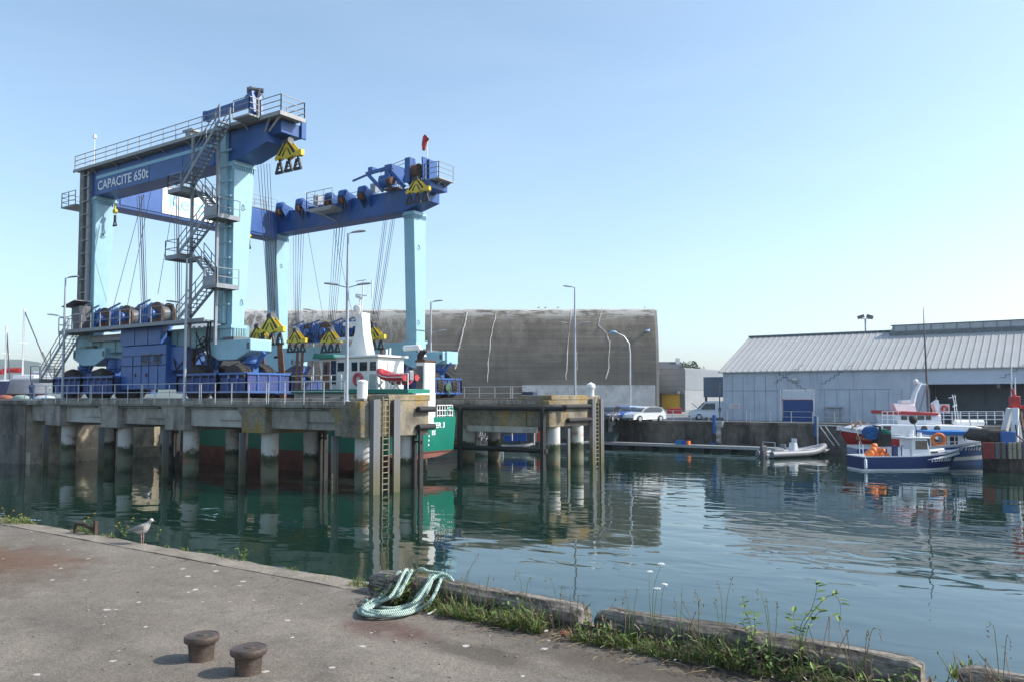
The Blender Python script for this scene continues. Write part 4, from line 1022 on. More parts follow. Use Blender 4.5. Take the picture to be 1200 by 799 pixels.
# counter stern: the hull bottom lifts clear of the water at the transom
rings = []
for i in range(25):
    t = i / 24; x = t * Ls; lift = (1 - sstep(min(1, t / .22))) * 1.5
    z1 = zsf(t); xw = x * (Ls - 2.2) / Ls; xs_ = x - .25 * (1 - t)
    hb_, hw_ = 3.7 * hbf(t), 3.7 * hwf(t); zb = 1.45
    k = -1.9 + (1 - sstep(min(1, t / .28))) * 2.85
    P = [(xw, 0, k), (xw, hw_ * .55, k + .1), (xw, hw_ * .93, max(k + .35, .25 if lift < 1.2 else k + .35)), (xw + (xs_-xw)*.5, hw_, zb), (xw + (xs_-xw)*.8, (hb_+hw_)/2, zb + (z1-zb)*.6), (xs_, hb_, z1)]
    rings.append(P + [(a, -c, d) for a, c, d in P[::-1][:-1]])
build_hull(SH, 'hull', [m_antif, m_green, m_mgrey], [0, 0, 0, 1, 1], rings, 2, .9, .12)
def W(parent, b, name, m, **k):   # world-space part of the ship (heading along -x)
    bmesh.ops.transform(b.bm, matrix=Matrix.Rotation(-math.pi, 4, 'Z') @ Matrix.Translation((-SX, -SY, 0)), verts=b.bm.verts)
    return b.build(name, m, parent, org=(0,0,0), **k)
# rudder and skeg under the counter
b = MB(); b.box(SX - 4.2, SX - 1.6, SY - .12, SY + .12, -1.8, 1.6); b.box(SX - 6, SX - 4.0, SY - .5, SY + .5, -1.8, .9); b.box(SX - 5, SX - 1.8, SY + 1.0, SY + 1.3, -1.8, 1.2); W(SH, b, 'rudder', m_antid)
# name and port on the transom
Mt = frame((0,0,0),(1,0,0),(0,1,0))
def tx(z):
    r_ = rings[0][2:6]
    for p, q in zip(r_, r_[1:]):
        if p[2] <= z <= q[2]: return p[0] + (q[0] - p[0]) * (z - p[2]) / max(1e-6, q[2] - p[2])
    return r_[-1][0]
def ship_text(s, size, yc, z, px_off=.04, **k):
    # transom faces local -x: text right = local -y... world +y
    return text_mesh(s, size, 'lettering', m_ltr, SH, frame((tx(z) - .015, -yc, z), (0,-1,0), (tx(z + .3) - tx(z), 0, .3)), extrude=.008, bold=.012, **k)
ty0 = at_x(502, 500, SX).y - SY
ship_text('EFER 3', .52, ty0 + .0, 3.02)
ship_text('ES', .42, ty0 + .1, 2.55)
for k in range(3): ship_text('0', .2, at_x(499.5, 520, SX).y - SY, 2.42 - k * .3)
# stern bulwark rail and mooring roller
b = MB(); ys = [at_x(511, 485, SX).y, at_x(532, 485, SX).y]
for z in (3.85, 4.2, 4.55): b.bar((SX + .1, ys[0], z), (SX + .1, ys[1] - .3, z), .05)
for k in range(7): y = ys[0] + (ys[1] - .3 - ys[0]) * k / 6; b.bar((SX + .1, y, 3.7), (SX + .1, y, 4.55), .045)
W(SH, b, 'stern_rail', m_white)
b = MB(); b.tube([(SX + .05, SY + 3.0 + .42*math.cos(a), 3.95 + .42*math.sin(a)) for a in [i*2*math.pi/16 for i in range(16)]], .1, 8, closed=True); b.box(SX - .3, SX + .1, SY + 2.6, SY + 3.45, 3.6, 3.75); W(SH, b, 'mooring_ring', m_green)
# deckhouse: long white casing from the stern casing to the wheelhouse
yn = 40.2   # near wall of the wheelhouse
def X(px, py=450, y=yn): return at_y(px, py, y).x
def Zy(px, py, y=yn): return at_y(px, py, y).z
xd = at_y(478, 450, 44.6).x
b = MB(); b.box(X(345, y=39.2), xd, 39.2, 44.6, 3.2, 5.35); W(SH, b, 'deckhouse', m_white, bevel=.03)
b = MB(); b.box(xd + .01, X(487, y=39.2), 39.25, 41.0, 3.2, 5.33); W(SH, b, 'aft_deckhouse', m_white, bevel=.03)
b = MB(); b.box(X(340, y=38.75), xd, 38.75, 44.8, 5.36, 5.62); W(SH, b, 'boat_deck', m_green, bevel=.02)
b = MB(); b.box(xd + .01, X(478, y=38.75), 38.75, 40.9, 5.36, 5.62); W(SH, b, 'aft_boat_deck', m_green, bevel=.02)
for px in (383, 403, 430):
    b = MB(); x = X(px, y=39.2); b.box(x - .3, x + .3, 39.17, 39.198, 4.55, 5.1); W(SH, b, 'porthole', m_glass)
wz0, wz1 = 5.63, Zy(420, 419)
xa, xb = X(394), X(442.5); yf = 42.8
b = MB(); b.box(xa, xb, yn, yf, wz0, wz1); whs = W(SH, b, 'wheelhouse', m_white, bevel=.04)
b = MB(); b.box(xa - .1, xb + .25, yn - .25, yf + .2, wz1 + .01, wz1 + .16); W(SH, b, 'wheelhouse_roof', m_white, bevel=.03)
b = MB(); xc = X(374); b.prism([(xc + .35, yn + .1, wz0), (xa - .01, yn + .1, wz0), (xa - .01, yn + .1, wz1), (xc - .2, yn + .1, wz1)], (0, 2.6, 0)); W(SH, b, 'wheelhouse_front', m_white, bevel=.02)
m_teak = mat('varnished_wood', (.24,.10,.04), .45, var=.25, scale=3, bump=.1)
b = MB(); b.box(X(377.5), X(385), yn + .04, yn + .09, wz0 + .05, wz1 - .2); W(SH, b, 'wooden_door', m_teak, bevel=.01)
for q in ((X(387), X(392.5), yn + .04, yn + .09, wz0 + .4, wz1 - .15), (X(379.5), X(382.5), yn + .02, yn + .038, wz0 + 1.0, wz1 - .4)):
    b = MB(); b.box(*q); W(SH, b, 'window', m_glass)
b = MB(); b.hexa([(X(370.5), yn - .4, wz1 + .02), (xa + .1, yn - .4, wz1 + .02), (xa + .1, yf, wz1 + .02), (X(370.5), yf, wz1 + .02)], [(X(372), yn - .35, wz1 + .42), (xa + .1, yn - .35, wz1 + .26), (xa + .1, yf - .1, wz1 + .26), (X(372), yf - .1, wz1 + .42)]); W(SH, b, 'bridge_visor', m_green, bevel=.02)
for a_, c_ in ((395.5, 403.5), (412, 419), (421.5, 430.5), (433.5, 441)):
    z0_, z1_ = Zy(420, 434.5), Zy(420, 424)
    b = MB(); b.box(X(a_), X(c_), yn - .02, yn - .003, z0_, z1_); wn_ = W(SH, b, 'window', m_glass)
    b = MB()
    for q in ((X(a_)-.05, X(a_), z0_-.05, z1_+.05), (X(c_), X(c_)+.05, z0_-.05, z1_+.05), (X(a_), X(c_), z0_-.05, z0_), (X(a_), X(c_), z1_, z1_+.05)): b.box(q[0], q[1], yn - .035, yn - .003, q[2], q[3])
    W(wn_, b, 'window_frame', m_white)
b = MB(); b.box(X(433), X(441), yn - .03, yn - .003, wz0 + .1, Zy(440, 438)); W(SH, b, 'louvred_door', mat('ship_louvre', (.40,.40,.39), .6, var=.1))
b = MB(); b.box(xb + .005, xb + .05, yn + .9, yn + 1.6, wz0 + .1, wz1 - .35); W(SH, b, 'aft_door', mat('ship_offwhite', (.62,.62,.60), .5), bevel=.01)
b = MB(); b.box(X(458, y=yf - .2) - .1, X(458, y=yf - .2), yf - .3, yf - .2, wz1 + .16, wz1 + .75); b.box(X(454, y=yf - .6) - .1, X(454, y=yf - .6), yf - .7, yf - .6, wz1 + .16, wz1 + .65); W(SH, b, 'roof_post', m_white)
# raked mast with radar dome and aerials
ym = 41.8
def Q(px, py, y=ym): return at_y(px, py, y)
b = MB()
base = [Q(405, 420), Q(430, 420)]; top = [Q(416.5, 372), Q(424.5, 366)]
b.prism([Q(401, 460), Q(411, 437), Q(431, 419), Q(428.5, 406), Q(425.5, 390), Q(424, 366), Q(417.5, 371), Q(415.5, 390), Q(411, 404), Q(399, 421)], (0, .8, 0))
mast = W(SH, b, 'raked_mast', m_white, bevel=.04)
b = MB(); b.tube([Q(423.5, 372), Q(426, 328)], .05, 6); b.tube([Q(421, 372), Q(422, 345)], .04, 6); b.tube([Q(431, 345), Q(432, 328)], .02, 5); b.bar(Q(417, 330), Q(430, 328), .06); b.bar(Q(417, 345), Q(431, 347), .08); b.tube([Q(436, 328), Q(436, 350)], .05, 5); b.bar(Q(417,347),Q(424,350),.1,.2)
W(mast, b, 'aerial', m_white)
b = MB(); b.ico(Q(419, 362), .32, 2); b.box(Q(412, 380).x - 1.0, Q(412, 380).x + .2, 41.9, 42.7, Q(412, 381).z, Q(412, 377).z); b.cyl(Q(410, 384, 42.3), Q(410, 379, 42.3), .2, 10); W(mast, b, 'radar', m_white)
b = MB(); b.box(Q(408, 398).x - 1.2, Q(408, 398).x + .6, 41.9, 42.7, Q(404, 397).z - .1, Q(404, 396).z + .05); W(mast, b, 'radar_scanner', m_white)
# boat deck rail
b = MB(); yr = 38.85
for z in (6.15, 6.6): b.bar((X(340, y=yr), yr, z), (X(400, y=yr), yr, z), .05)
for px in (340, 354, 365, 376, 388, 400): x = X(px, y=yr); b.bar((x, yr, 5.62), (x, yr, 6.6), .05)
W(SH, b, 'deck_rail', m_white)
b = MB()
for z in (6.15, 6.6): b.bar((X(446, y=yr), yr, z), (X(478, y=yr), yr, z), .05)
for px in (446, 452, 458, 464, 470, 478): x = X(px, y=yr); b.bar((x, yr, 5.62), (x, yr, 6.6), .05)
W(SH, b, 'deck_rail', m_white)
# stern casing (funnel) with dark louvre and exhaust
c0, c1 = at_x(497.5, 460, SX + .05).y, at_x(510, 460, SX + .05).y
zc = at_x(500, 424, SX).z
b = MB(); xw_ = at_y(487.5, 450, c0).x
b.box(xw_, SX + .05, c0, c1, 3.4, zc); b.box(SX - .3, SX + .09, c0 - .3, c1, 3.4, 5.4); fn = W(SH, b, 'exhaust_casing', m_white, bevel=.04)
b = MB(); b.box(xw_ + .05, SX - .1, c0 - .03, c0 - .003, 5.6, zc - .25)
for k in range(12): z = 5.7 + k * (zc - 6.1) / 11; b.bar((xw_ + .08, c0 - .04, z), (SX - .14, c0 - .04, z), .05, .02, up=(0,1,1))
W(fn, b, 'louvre', m_dgrey)
b = MB(); b.tube([(SX - .5, c0 + .3, zc), (SX - .45, c0 + .3, zc + .5), (SX - .15, c0 + .3, zc + .8)], .16, 8); b.tube([(SX - .9, c0 + .5, zc), (SX - .9, c0 + .5, zc + .5), (SX - .6, c0 + .5, zc + .8)], .13, 8); W(fn, b, 'exhaust_pipe', m_black)
b = MB(); b.box(xw_ - .05, SX + .1, c0 - .05, c1 + .05, zc, zc + .14); W(fn, b, 'rusty_rim', m_rust)
p = at_y(474, 408, c0 + .6); b = MB(); b.tube([(p.x - 0, c0 + .6, p.z), (SX - 1.0, c0 + .6, p.z + .02), (SX - .5, c0 + .6, zc + .3)], .2, 8); W(SH, b, 'davit', m_white)
# red dinghy on the boat deck (a thing of its own)
yd = 38.95
D = thing('rescue_dinghy', 'red inflatable rescue dinghy stowed on the boat deck of the green ship', 'dinghy', (X(464), yd, 6.1), 0, local=True)
ctr = (X(464, y=yd), yd); ln = (X(486, y=yd) - X(442, y=yd)) * .84
D.location = (ctr[0] - .5, yd + .45, 6.25)
m_redrib = mat('red_inflatable', (.45,.035,.045), .5, var=.1, bump=.05)
b = MB(); h = ln / 2
pts = []
for i in range(21):
    t = -1 + i / 10; y = .62 * (1 if abs(t) < .4 else max(0, 1 - ((abs(t) - .4) / .6) ** 2.2)); pts
side = [(h - (h * 2) * i / 12, .6 * (1 - max(0, (i - 7) / 5) ** 2), .1 + .45 * max(0, (i - 5) / 7) ** 2) for i in range(13)]
b.tube(side + [(x, -y, z) for x, y, z in side[::-1]], .22, 10); tb = b.build('tube', m_redrib, D, org=(0,0,0))
b = MB(); b.tube([(x * 1.0, y + .215 if abs(y) > .05 else y, z + .02) for x, y, z in side], .03, 5); b.tube([(x, -y - .215, z + .02) for x, y, z in side], .03, 5); b.build('white_band', m_white, tb, org=(0,0,0))
b = MB(); b.loft([[(h-.1,.5,0),(h-.1,0,-.35),(h-.1,-.5,0)], [(-.2*h,.5,0),(-.2*h,0,-.35),(-.2*h,-.5,0)], [(-.95*h,.08,.5),(-.95*h,0,.35),(-.95*h,-.08,.5)]]); b.build('hull', m_redrib, D, org=(0,0,0))
b = MB(); b.box(h-.3,h+.1,-.2,.2,-.1,.55); b.build('outboard', m_mgrey, D, org=(0,0,0), bevel=.05)
b = MB()
for x in (X(456), X(476)): b.bar((x, yd, 5.62), (x, yd + .6, 6.1), .08); b.bar((x, yd + .6, 5.62), (x, yd, 6.1), .08)
W(SH, b, 'boat_cradle', m_white)
# life ring
p = at_y(419.5, 444, yn - .08); b = MB(); r = .36
b.tube([(p.x + r*math.cos(a), yn - .1, p.z + r*math.sin(a)) for a in [i*2*math.pi/24 for i in range(24)]], .11, 10, closed=True)
tag(b.build('life_ring', mat('faded_red_ring', (.52,.08,.10), .5)), 'red life ring hanging on the white wheelhouse of the green ship', 'life ring')
# ------------------------------------------------------------------ small blue potting boat
HEAD = math.atan2(RY, RX)
def boat(name, label, cat, stern, ang, group=None):
    return thing(name, label, cat, stern, ang, group, local=True)
m_bnavy = mat('boat_navy_paint', (.012,.035,.14), .3, var=.1, bump=.02, stain=(.02,.03,.06), stain_amt=.4)
m_bblue = mat('boat_blue_paint', (.015,.10,.33), .3, var=.1, bump=.02, stain=(.02,.05,.10), stain_amt=.4)
m_gelw = mat('boat_white_gelcoat', (.72,.74,.76), .3, var=.06, bump=.02, stain=(.4,.33,.25), stain_amt=.3, stain_scale=(3,3,.7), stain_pos=.62)
st = at_z(1001.5, 549.5, 0); D1 = boat('fishing_boat', 'small navy blue fishing boat with white cabin, nearest of the moored boats', 'fishing boat', (st.x, st.y, 0), HEAD + R(3), 'fishing boats at the far quay')
L1_ = 7.7
hb = lambda t: (.88 + .12*min(1, t/.35)) * (1 - max(0, (t-.55)/.45)**2.3)
hw = lambda t: (.82 + .1*min(1, t/.35)) * (1 - max(0, (t-.45)/.55)**1.9)
_, r1 = hull_mesh(L1_, 2.7, lambda t: 1.0 + .08*t + .85*max(0, t-.45)**1.6, .5, hb, hw, .85, (.12, .85, .93, 1.0))
h1 = build_hull(D1, 'hull', [m_antid, m_gelw, m_bnavy, m_gelw], [0, 0, 1, 2, 2, 3], r1, 3, .35)
b = MB(); b.prism([(3.75,-.85,.8),(5.3,-.85,.85),(5.05,-.85,1.15),(4.85,-.85,2.2),(3.75,-.85,2.2)], (0,1.7,0)); cb = b.build('cabin', m_gelw, D1, bevel=.05)
b = MB(); b.box(3.3, 5.05, -.95, .95, 2.21, 2.29); b.build('cabin_roof', m_gelw, D1, bevel=.03)
b = MB(); b.box(4.0, 4.85, -.87, -.852, 1.45, 2.05); b.build('window', mat('brown_window', (.10,.07,.06), .2, spec=.7, bump=0), cb)
b = MB(); b.hexa([(5.06,-.7,1.3),(5.1,-.7,1.3),(5.1,.7,1.3),(5.06,.7,1.3)],[(4.9,-.7,2.05),(4.94,-.7,2.05),(4.94,.7,2.05),(4.9,.7,2.05)]); b.build('windscreen', m_glass, cb)
b = MB(); b.prism([(5.1,-.62,1.05),(6.5,-.2,1.2),(6.5,.2,1.2),(5.1,.62,1.05)], (0,0,.28)); b.build('fore_cuddy', m_gelw, D1, bevel=.05)
b = MB(); b.hexa([(5.25,-.612,1.17),(5.85,-.432,1.17),(5.85,-.40,1.17),(5.25,-.58,1.17)],[(5.25,-.612,1.28),(5.85,-.432,1.28),(5.85,-.40,1.28),(5.25,-.58,1.28)]); b.build('side_window', m_glass, D1)
b = MB(); b.box(3.9,4.15,-.3,.3,2.3,2.5); b.cyl((4.3,.2,2.3),(4.3,.2,2.75),.18,10); b.cyl((4.6,-.3,2.3),(4.6,-.3,2.6),.15,10); b.bar((3.4,0,2.3),(3.4,0,2.75),.05); b.bar((3.2,-.5,2.6),(3.6,.5,2.6),.05); b.build('roof_gear', m_gelw, D1)
b = MB(); b.tube([(4.3,-.5,2.3),(4.25,-.5,3.0),(4.0,-.5,3.5)],.03,5); b.lathe([(.02,-.15),(.28,.0),(.3,.06),(.02,.08)], (4.1,-.5,3.5), 14, 'y'); b.build('deck_light', m_black, D1)
b = MB(); b.tube([(2.9,-1.0,1.0),(2.9,-1.0,1.7),(3.1,-.9,1.75)],.04,6); b.box(2.4,2.7,-.9,-.6,.7,1.7); b.build('net_hauler', m_bnavy, D1)
b = MB(); b.box(2.75,3.72,-.7,.7,.65,1.5); b.build('engine_box', m_gelw, D1, bevel=.03)
b = MB(); b.bar((.1,-.6,.9),(.1,-.6,2.0),.05); b.bar((.35,-.6,.9),(.35,-.6,1.8),.05); b.bar((.1,-.6,1.5),(.35,-.6,1.5),.05); b.build('stern_post', m_gelw, D1)
Mb = lambda x, y, z, nx=0: frame((x, y, z), (1, 0, 0), (0, 0, 1))
def side_text(parent, s, size, x, z, rr, L_):
    # starboard side lettering following the flare
    best = min(rr, key=lambda q: abs(q[4][0] - (x + size * len(s) * .3)))
    n = len(best); zz = [best[k] for k in range(n // 2 + 1, n)]
    a = best[-4]; y_ = min(best[k][1] for k in range(n)); 
    i0 = min(range(len(rr)), key=lambda i: abs(rr[i][4][0] - x)); i1 = min(range(len(rr)), key=lambda i: abs(rr[i][4][0] - (x + size*len(s)*.62)))
    if i1 == i0: i1 = min(i0 + 1, len(rr) - 1)
    def sidey(ring, z):
        half = sorted([p for p in ring if p[1] < -1e-4], key=lambda p: p[2])
        for p, q in zip(half, half[1:]):
            if p[2] <= z <= q[2]: f = (z - p[2]) / max(1e-6, q[2] - p[2]); return Vector(p).lerp(Vector(q), f)
        return Vector(half[-1])
    # each character sits on the flare at its own station
    def hullpt(x_, z_):
        A = [sidey(r, z_) for r in rr[:-1]]
        for p, q in zip(A, A[1:]):
            if p.x <= x_ <= q.x: return p.lerp(q, (x_ - p.x) / max(1e-6, q.x - p.x))
        return A[-2]
    bm = bmesh.new(); cx = x
    for ch in s:
        wd = size * {' ': .35, '1': .5, 'I': .3}.get(ch, .66)
        if ch != ' ':
            p, q, u = hullpt(cx, z), hullpt(cx + wd, z), hullpt(cx + wd/2, z + size * .7); d = (q - p).normalized(); up = u - (p + q) / 2; nrm = d.cross(up).normalized()
            o_ = text_mesh(ch, size, 'lettering', m_ltr, parent, frame(p + nrm * .03, d, up), extrude=.012, bold=.006); bm.from_mesh(o_.data); bpy.data.objects.remove(o_)
        cx += wd * .98
    me = bpy.data.meshes.new('lettering'); bm.to_mesh(me); bm.free(); me.materials.append(m_ltr); o = bpy.data.objects.new('lettering', me); COL.objects.link(o); o.parent = parent
    return o
side_text(D1, 'LO 681082', .36, 4.9, .62, r1, L1_)
b = MB(); b.tube([(.15,-1.28,1.0),(.15,-1.3,.85)],.015,4); b.tube([(.15,-1.33,.85),(.15,-1.33,.75),(.15,-1.33,.2),(.15,-1.33,.12)],[.03,.1,.1,.03],10)
b.build('fender', m_gelw, D1)
# orange floats piled on its stern deck (a pile of separate floats)
tpl = None
for k, (x, y, z, r) in enumerate([(1.0,-.4,1.15,.24),(1.45,-.3,1.0,.25),(1.2,-.35,1.35,.25),(1.75,-.5,1.0,.22),(1.65,-.2,1.3,.24),(1.35,.2,1.15,.25),(1.05,.15,1.1,.22),(2.0,0,1.05,.22),(1.4,-.1,1.62,.23),(1.9,-.35,1.32,.2),(2.15,-.4,1.0,.18)]):
    M_ = Matrix.Translation((st.x, st.y, 0)) @ Matrix.Rotation(HEAD + R(3), 4, 'Z'); c = M_ @ Vector((x, y, z))
    if tpl is None:
        b = MB(); b.ico((0,0,0), .25, 2, (1,1,1.15)); b.cyl((0,0,.25),(0,0,.34),.05,8); tpl = tag(b.build('net_float', m_orange, org=(0,0,0)), 'orange net float in the heap on the stern of the navy boat', 'float', 'orange floats heaped on the small navy boat'); tpl.location = c
    else:
        o = tpl.copy(); COL.objects.link(o); o.location = c; o.scale = (r*4,)*3; o.rotation_euler = (rng.uniform(-1,1), rng.uniform(-1,1), 0)
# ------------------------------------------------------------------ blue and white boat behind it
bw = at_d(1150, 547, 62.4); bw.z = 0; A2_ = HEAD - R(9); L2_ = 10.4
stn = bw - Vector((math.cos(A2_), math.sin(A2_), 0)) * (L2_ - 1.1)
D2 = boat('fishing_boat', 'bright blue fishing boat with white band and blue awning, bow to the right', 'fishing boat', (stn.x, stn.y, 0), A2_, 'fishing boats at the far quay')
_, r2 = hull_mesh(L2_, 3.6, lambda t: 1.35 + .15*t + 1.15*max(0, t-.4)**1.5, .6, hb, hw, 1.05, (.22, .38, .88, 1.0))
build_hull(D2, 'hull', [m_antid, m_bblue, m_gelw, m_bblue, m_gelw], [0, 0, 1, 2, 3, 4], r2, 4, .3)
def l2(px, py, y):   # local coordinates on plane local y
    M_ = (Matrix.Translation(D2.location) @ Matrix.Rotation(A2_, 4, 'Z')).inverted(); o = M_ @ Vector((0,0,EZ)); e = M_ @ (Vector((0,0,EZ)) + Vector(ray(px, py))); d = e - o; t = (y - o.y) / d.y; return o + d * t
b = MB(); xa, xb, zt = l2(1085, 506, -1.1).x, l2(1137, 506, -1.1).x, l2(1110, 509, -1.1).z
b.box(xa, xb, -1.3, 1.3, zt, zt + .28); b.build('awning', mat('awning_blue', (.01,.17,.50), .5, var=.1), D2, bevel=.04)
b = MB()
for x in (xa + .3, (xa*2+xb)/3 + .3, (xa + xb*2)/3 + .2, xb - .3):
    for y in (-1.15, 1.15): b.bar((x, y, 1.2), (x, y, zt), .09)
for z in (1.7, 2.15): b.bar((xa + .3, -1.15, z), (xb + 2.2, -.9, z + .2), .05)
for k in range(7): b.bar((xa + .5 + k*.75, -1.15, 1.3), (xa + .5 + k*.75, -1.15, 2.15), .045)
b.build('awning_frame', m_gelw, D2)
b = MB(); b.hexa([(xb - 1.6,-1.0,1.2),(xb - .2,-1.0,1.2),(xb - .2,1.0,1.2),(xb - 1.6,1.0,1.2)],[(xb - 1.6,-1.0,zt-.02),(xb - .5,-1.0,zt-.02),(xb - .5,1.0,zt-.02),(xb - 1.6,1.0,zt-.02)]); cb2 = b.build('wheelhouse', m_gelw, D2, bevel=.03)
b = MB(); b.box(xb - 1.4, xb - .75, -1.03, -1.003, zt - .75, zt - .15); b.build('window', m_glass, cb2)
b = MB(); b.box(xb - .4, xb - .1, -.8, -.5, 1.2, zt); b.build('dark_post', m_black, D2)
b = MB(); b.box(xa - 1.0, xa + 1.0, -.9, .9, 1.1, 1.9); b.box(xa+1.6, xa+2.4,-.6,.6,1.1,1.8); b.build('deck_gear', mat('deck_gear_grey', (.16,.19,.2), .7, var=.5, scale=4), D2, bevel=.05)
side_text(D2, 'AV 914498', .38, 7.0, 1.12, r2, L2_)
# net drum gantry at its stern: blue and green rolls of netting
b = MB(); q = l2(1026, 512, 0)
for y in (-.9, .9): b.bar((q.x, y, 1.0), (q.x + .1, y, q.z + .9), .14); b.bar((q.x + .5, y, 1.0), (q.x + .1, y, q.z + .6), .1)
b.bar((q.x + .1, -.95, q.z + .85), (q.x + .1, .95, q.z + .85), .12); b.box(q.x+.1,q.x+.9,-.9,.9,1.0,q.z+.3); b.build('net_gantry', m_black, D2)
b = MB(); b.lathe([(.3,-.7),(.5,-.65),(.54,0),(.5,.65),(.3,.7)], (q.x - .35, 0, q.z + .35), 18, 'y'); b.build('net_roll', mat('blue_netting', (.01,.09,.26), .95, var=.5, scale=8, bump=1, bscale=30), D2)
b = MB(); b.lathe([(.2,-.7),(.36,-.65),(.38,0),(.36,.65),(.2,.7)], (q.x + .6, -.1, q.z + .3), 18, 'y'); b.build('net_roll', mat('green_netting', (.02,.16,.13), .95, var=.5, scale=8, bump=1, bscale=30), D2)
M_ = Matrix.Translation(D2.location) @ Matrix.Rotation(A2_, 4, 'Z'); p = l2(1100, 514.5, -1.3); r = .42
b = MB(); b.tube([M_ @ Vector((p.x + r*math.cos(a), -1.28, p.z + r*math.sin(a))) for a in [i*2*math.pi/24 for i in range(24)]], .12, 10, closed=True)
tag(b.build('life_ring', m_orange), 'orange life ring on the rail under the blue awning', 'life ring')
# ------------------------------------------------------------------ red and white trawler
bowp = at_d(1003, 535, 66.5); A3 = HEAD + math.pi + R(4); L3_ = 14.5
D3 = boat('trawler', 'large red and white trawler with raked white mast, bow to the left', 'trawler', (0,0,0), A3, 'fishing boats at the far quay')
fw = Vector((math.cos(A3), math.sin(A3), 0)); s3 = Vector((bowp.x, bowp.y, 0)) - fw * (L3_ - 1.6); D3.location = (s3.x, s3.y, 0)
_, r3 = hull_mesh(L3_, 4.8, lambda t: 1.75 + .1*t + 2.4*max(0, t-.45)**1.6, 1.0, hb, hw, 1.7, (.30, .40, .46, .94, 1.0))
build_hull(D3, 'hull', [m_antid, m_bblue, m_gelw, m_red, m_gelw], [0, 0, 1, 1, 2, 3, 4], r3, 4, .3)
M3 = Matrix.Translation(D3.location) @ Matrix.Rotation(A3, 4, 'Z'); M3i = M3.inverted()
def l3(px, py, y):
    o = M3i @ Vector((0,0,EZ)); e = M3i @ (Vector((0,0,EZ)) + Vector(ray(px, py))); d = e - o; t = (y - o.y) / d.y; return o + d * t
N3 = 2.0   # near side is port (+y) for this heading
b = MB(); zt = l3(1080, 496.5, N3).z
q = [l3(px, py, N3) for px, py in ((1014, 503), (1034, 496.5), (1142, 498.5), (1160, 503), (1160, 520), (1020, 512))]
b.prism([(v.x, -N3, v.z) for v in q], (0, 2*N3, 0)); dh = b.build('deckhouse', m_gelw, D3, bevel=.06)
b = MB(); v = [l3(1035, 498.5, N3), l3(1044, 504, N3)]; b.box(v[1].x, v[0].x, N3 + .005, N3 + .03, v[1].z, v[0].z); b.build('window', mat('brown_window', (.10,.07,.06), .2), dh)
b = MB()
for px in (1083, 1098): c = l3(px, 502, N3); b.lathe([(.02,0),(.26,0),(.26,.04),(.02,.05)], (c.x, N3 + .0, c.z), 16, 'y')
b.build('porthole', m_glass, dh)
b = MB(); v = [l3(1135, 501, N3), l3(1158, 503.5, N3)]; b.box(v[1].x, v[0].x, N3 + .004, N3 + .02, v[1].z, v[0].z); b.build('blue_band', m_bblue, dh)
v = l3(1138, 508, N3); 
text_mesh('LABETTA', .42, 'lettering', mat('dark_lettering', (.03,.04,.08), .5), D3, frame((v.x, N3 + .03, v.z - .2), (-1,0,0), (0,0,1)), extrude=.01, bold=.01)
# bow name
def bow_text():
    i0 = 15; p = Vector(r3[i0][5]); 
    ring_a, ring_b = r3[17], r3[14]
    def sidey(ring, z):
        h_ = sorted([p for p in ring if p[1] > 1e-4], key=lambda p: p[2])
        for p, q in zip(h_, h_[1:]):
            if p[2] <= z <= q[2]: f = (z-p[2])/max(1e-6,q[2]-p[2]); return Vector(p).lerp(Vector(q), f)
        return Vector(h_[-1])
    a, c = sidey(ring_a, 1.75), sidey(ring_b, 1.62); d = (c - a).normalized(); n_ = Vector((-d.y, d.x, 0)); n_ = n_ if n_.y > 0 else -n_
    text_mesh('LABETTA', .44, 'lettering', mat('gold_lettering', (.50,.30,.12), .5, bump=0), D3, frame(a + n_ * .10, d, (0, 0, 1)), extrude=.015, bold=.01)
bow_text()
v = [l3(1047, 484.5, 1.5), l3(1102, 486, 1.5), l3(1104, 497, 1.5), l3(1053, 497, 1.5)]
b = MB(); b.prism([(a.x, -1.5, a.z) for a in v], (0, 3.0, 0)); wh3 = b.build('wheelhouse', m_gelw, D3, bevel=.04)
b = MB(); a, c = l3(1046, 483, 1.7), l3(1100, 484.5, 1.7); b.hexa([(c.x,-1.7,c.z-.13),(a.x,-1.7,a.z-.13),(a.x,1.7,a.z-.13),(c.x,1.7,c.z-.13)],[(c.x,-1.7,c.z+.1),(a.x,-1.7,a.z+.16),(a.x,1.7,a.z+.16),(c.x,1.7,c.z+.1)]); b.build('roof', m_red, wh3, bevel=.03)
for px0, px1 in ((1056,1063),(1065,1073),(1075,1083),(1085,1091)):
    a, c = l3(px0, 486.8, 1.5), l3(px1, 491.5, 1.5); b = MB(); b.box(c.x, a.x, 1.505, 1.53, c.z, a.z); b.build('window', m_glass, wh3)
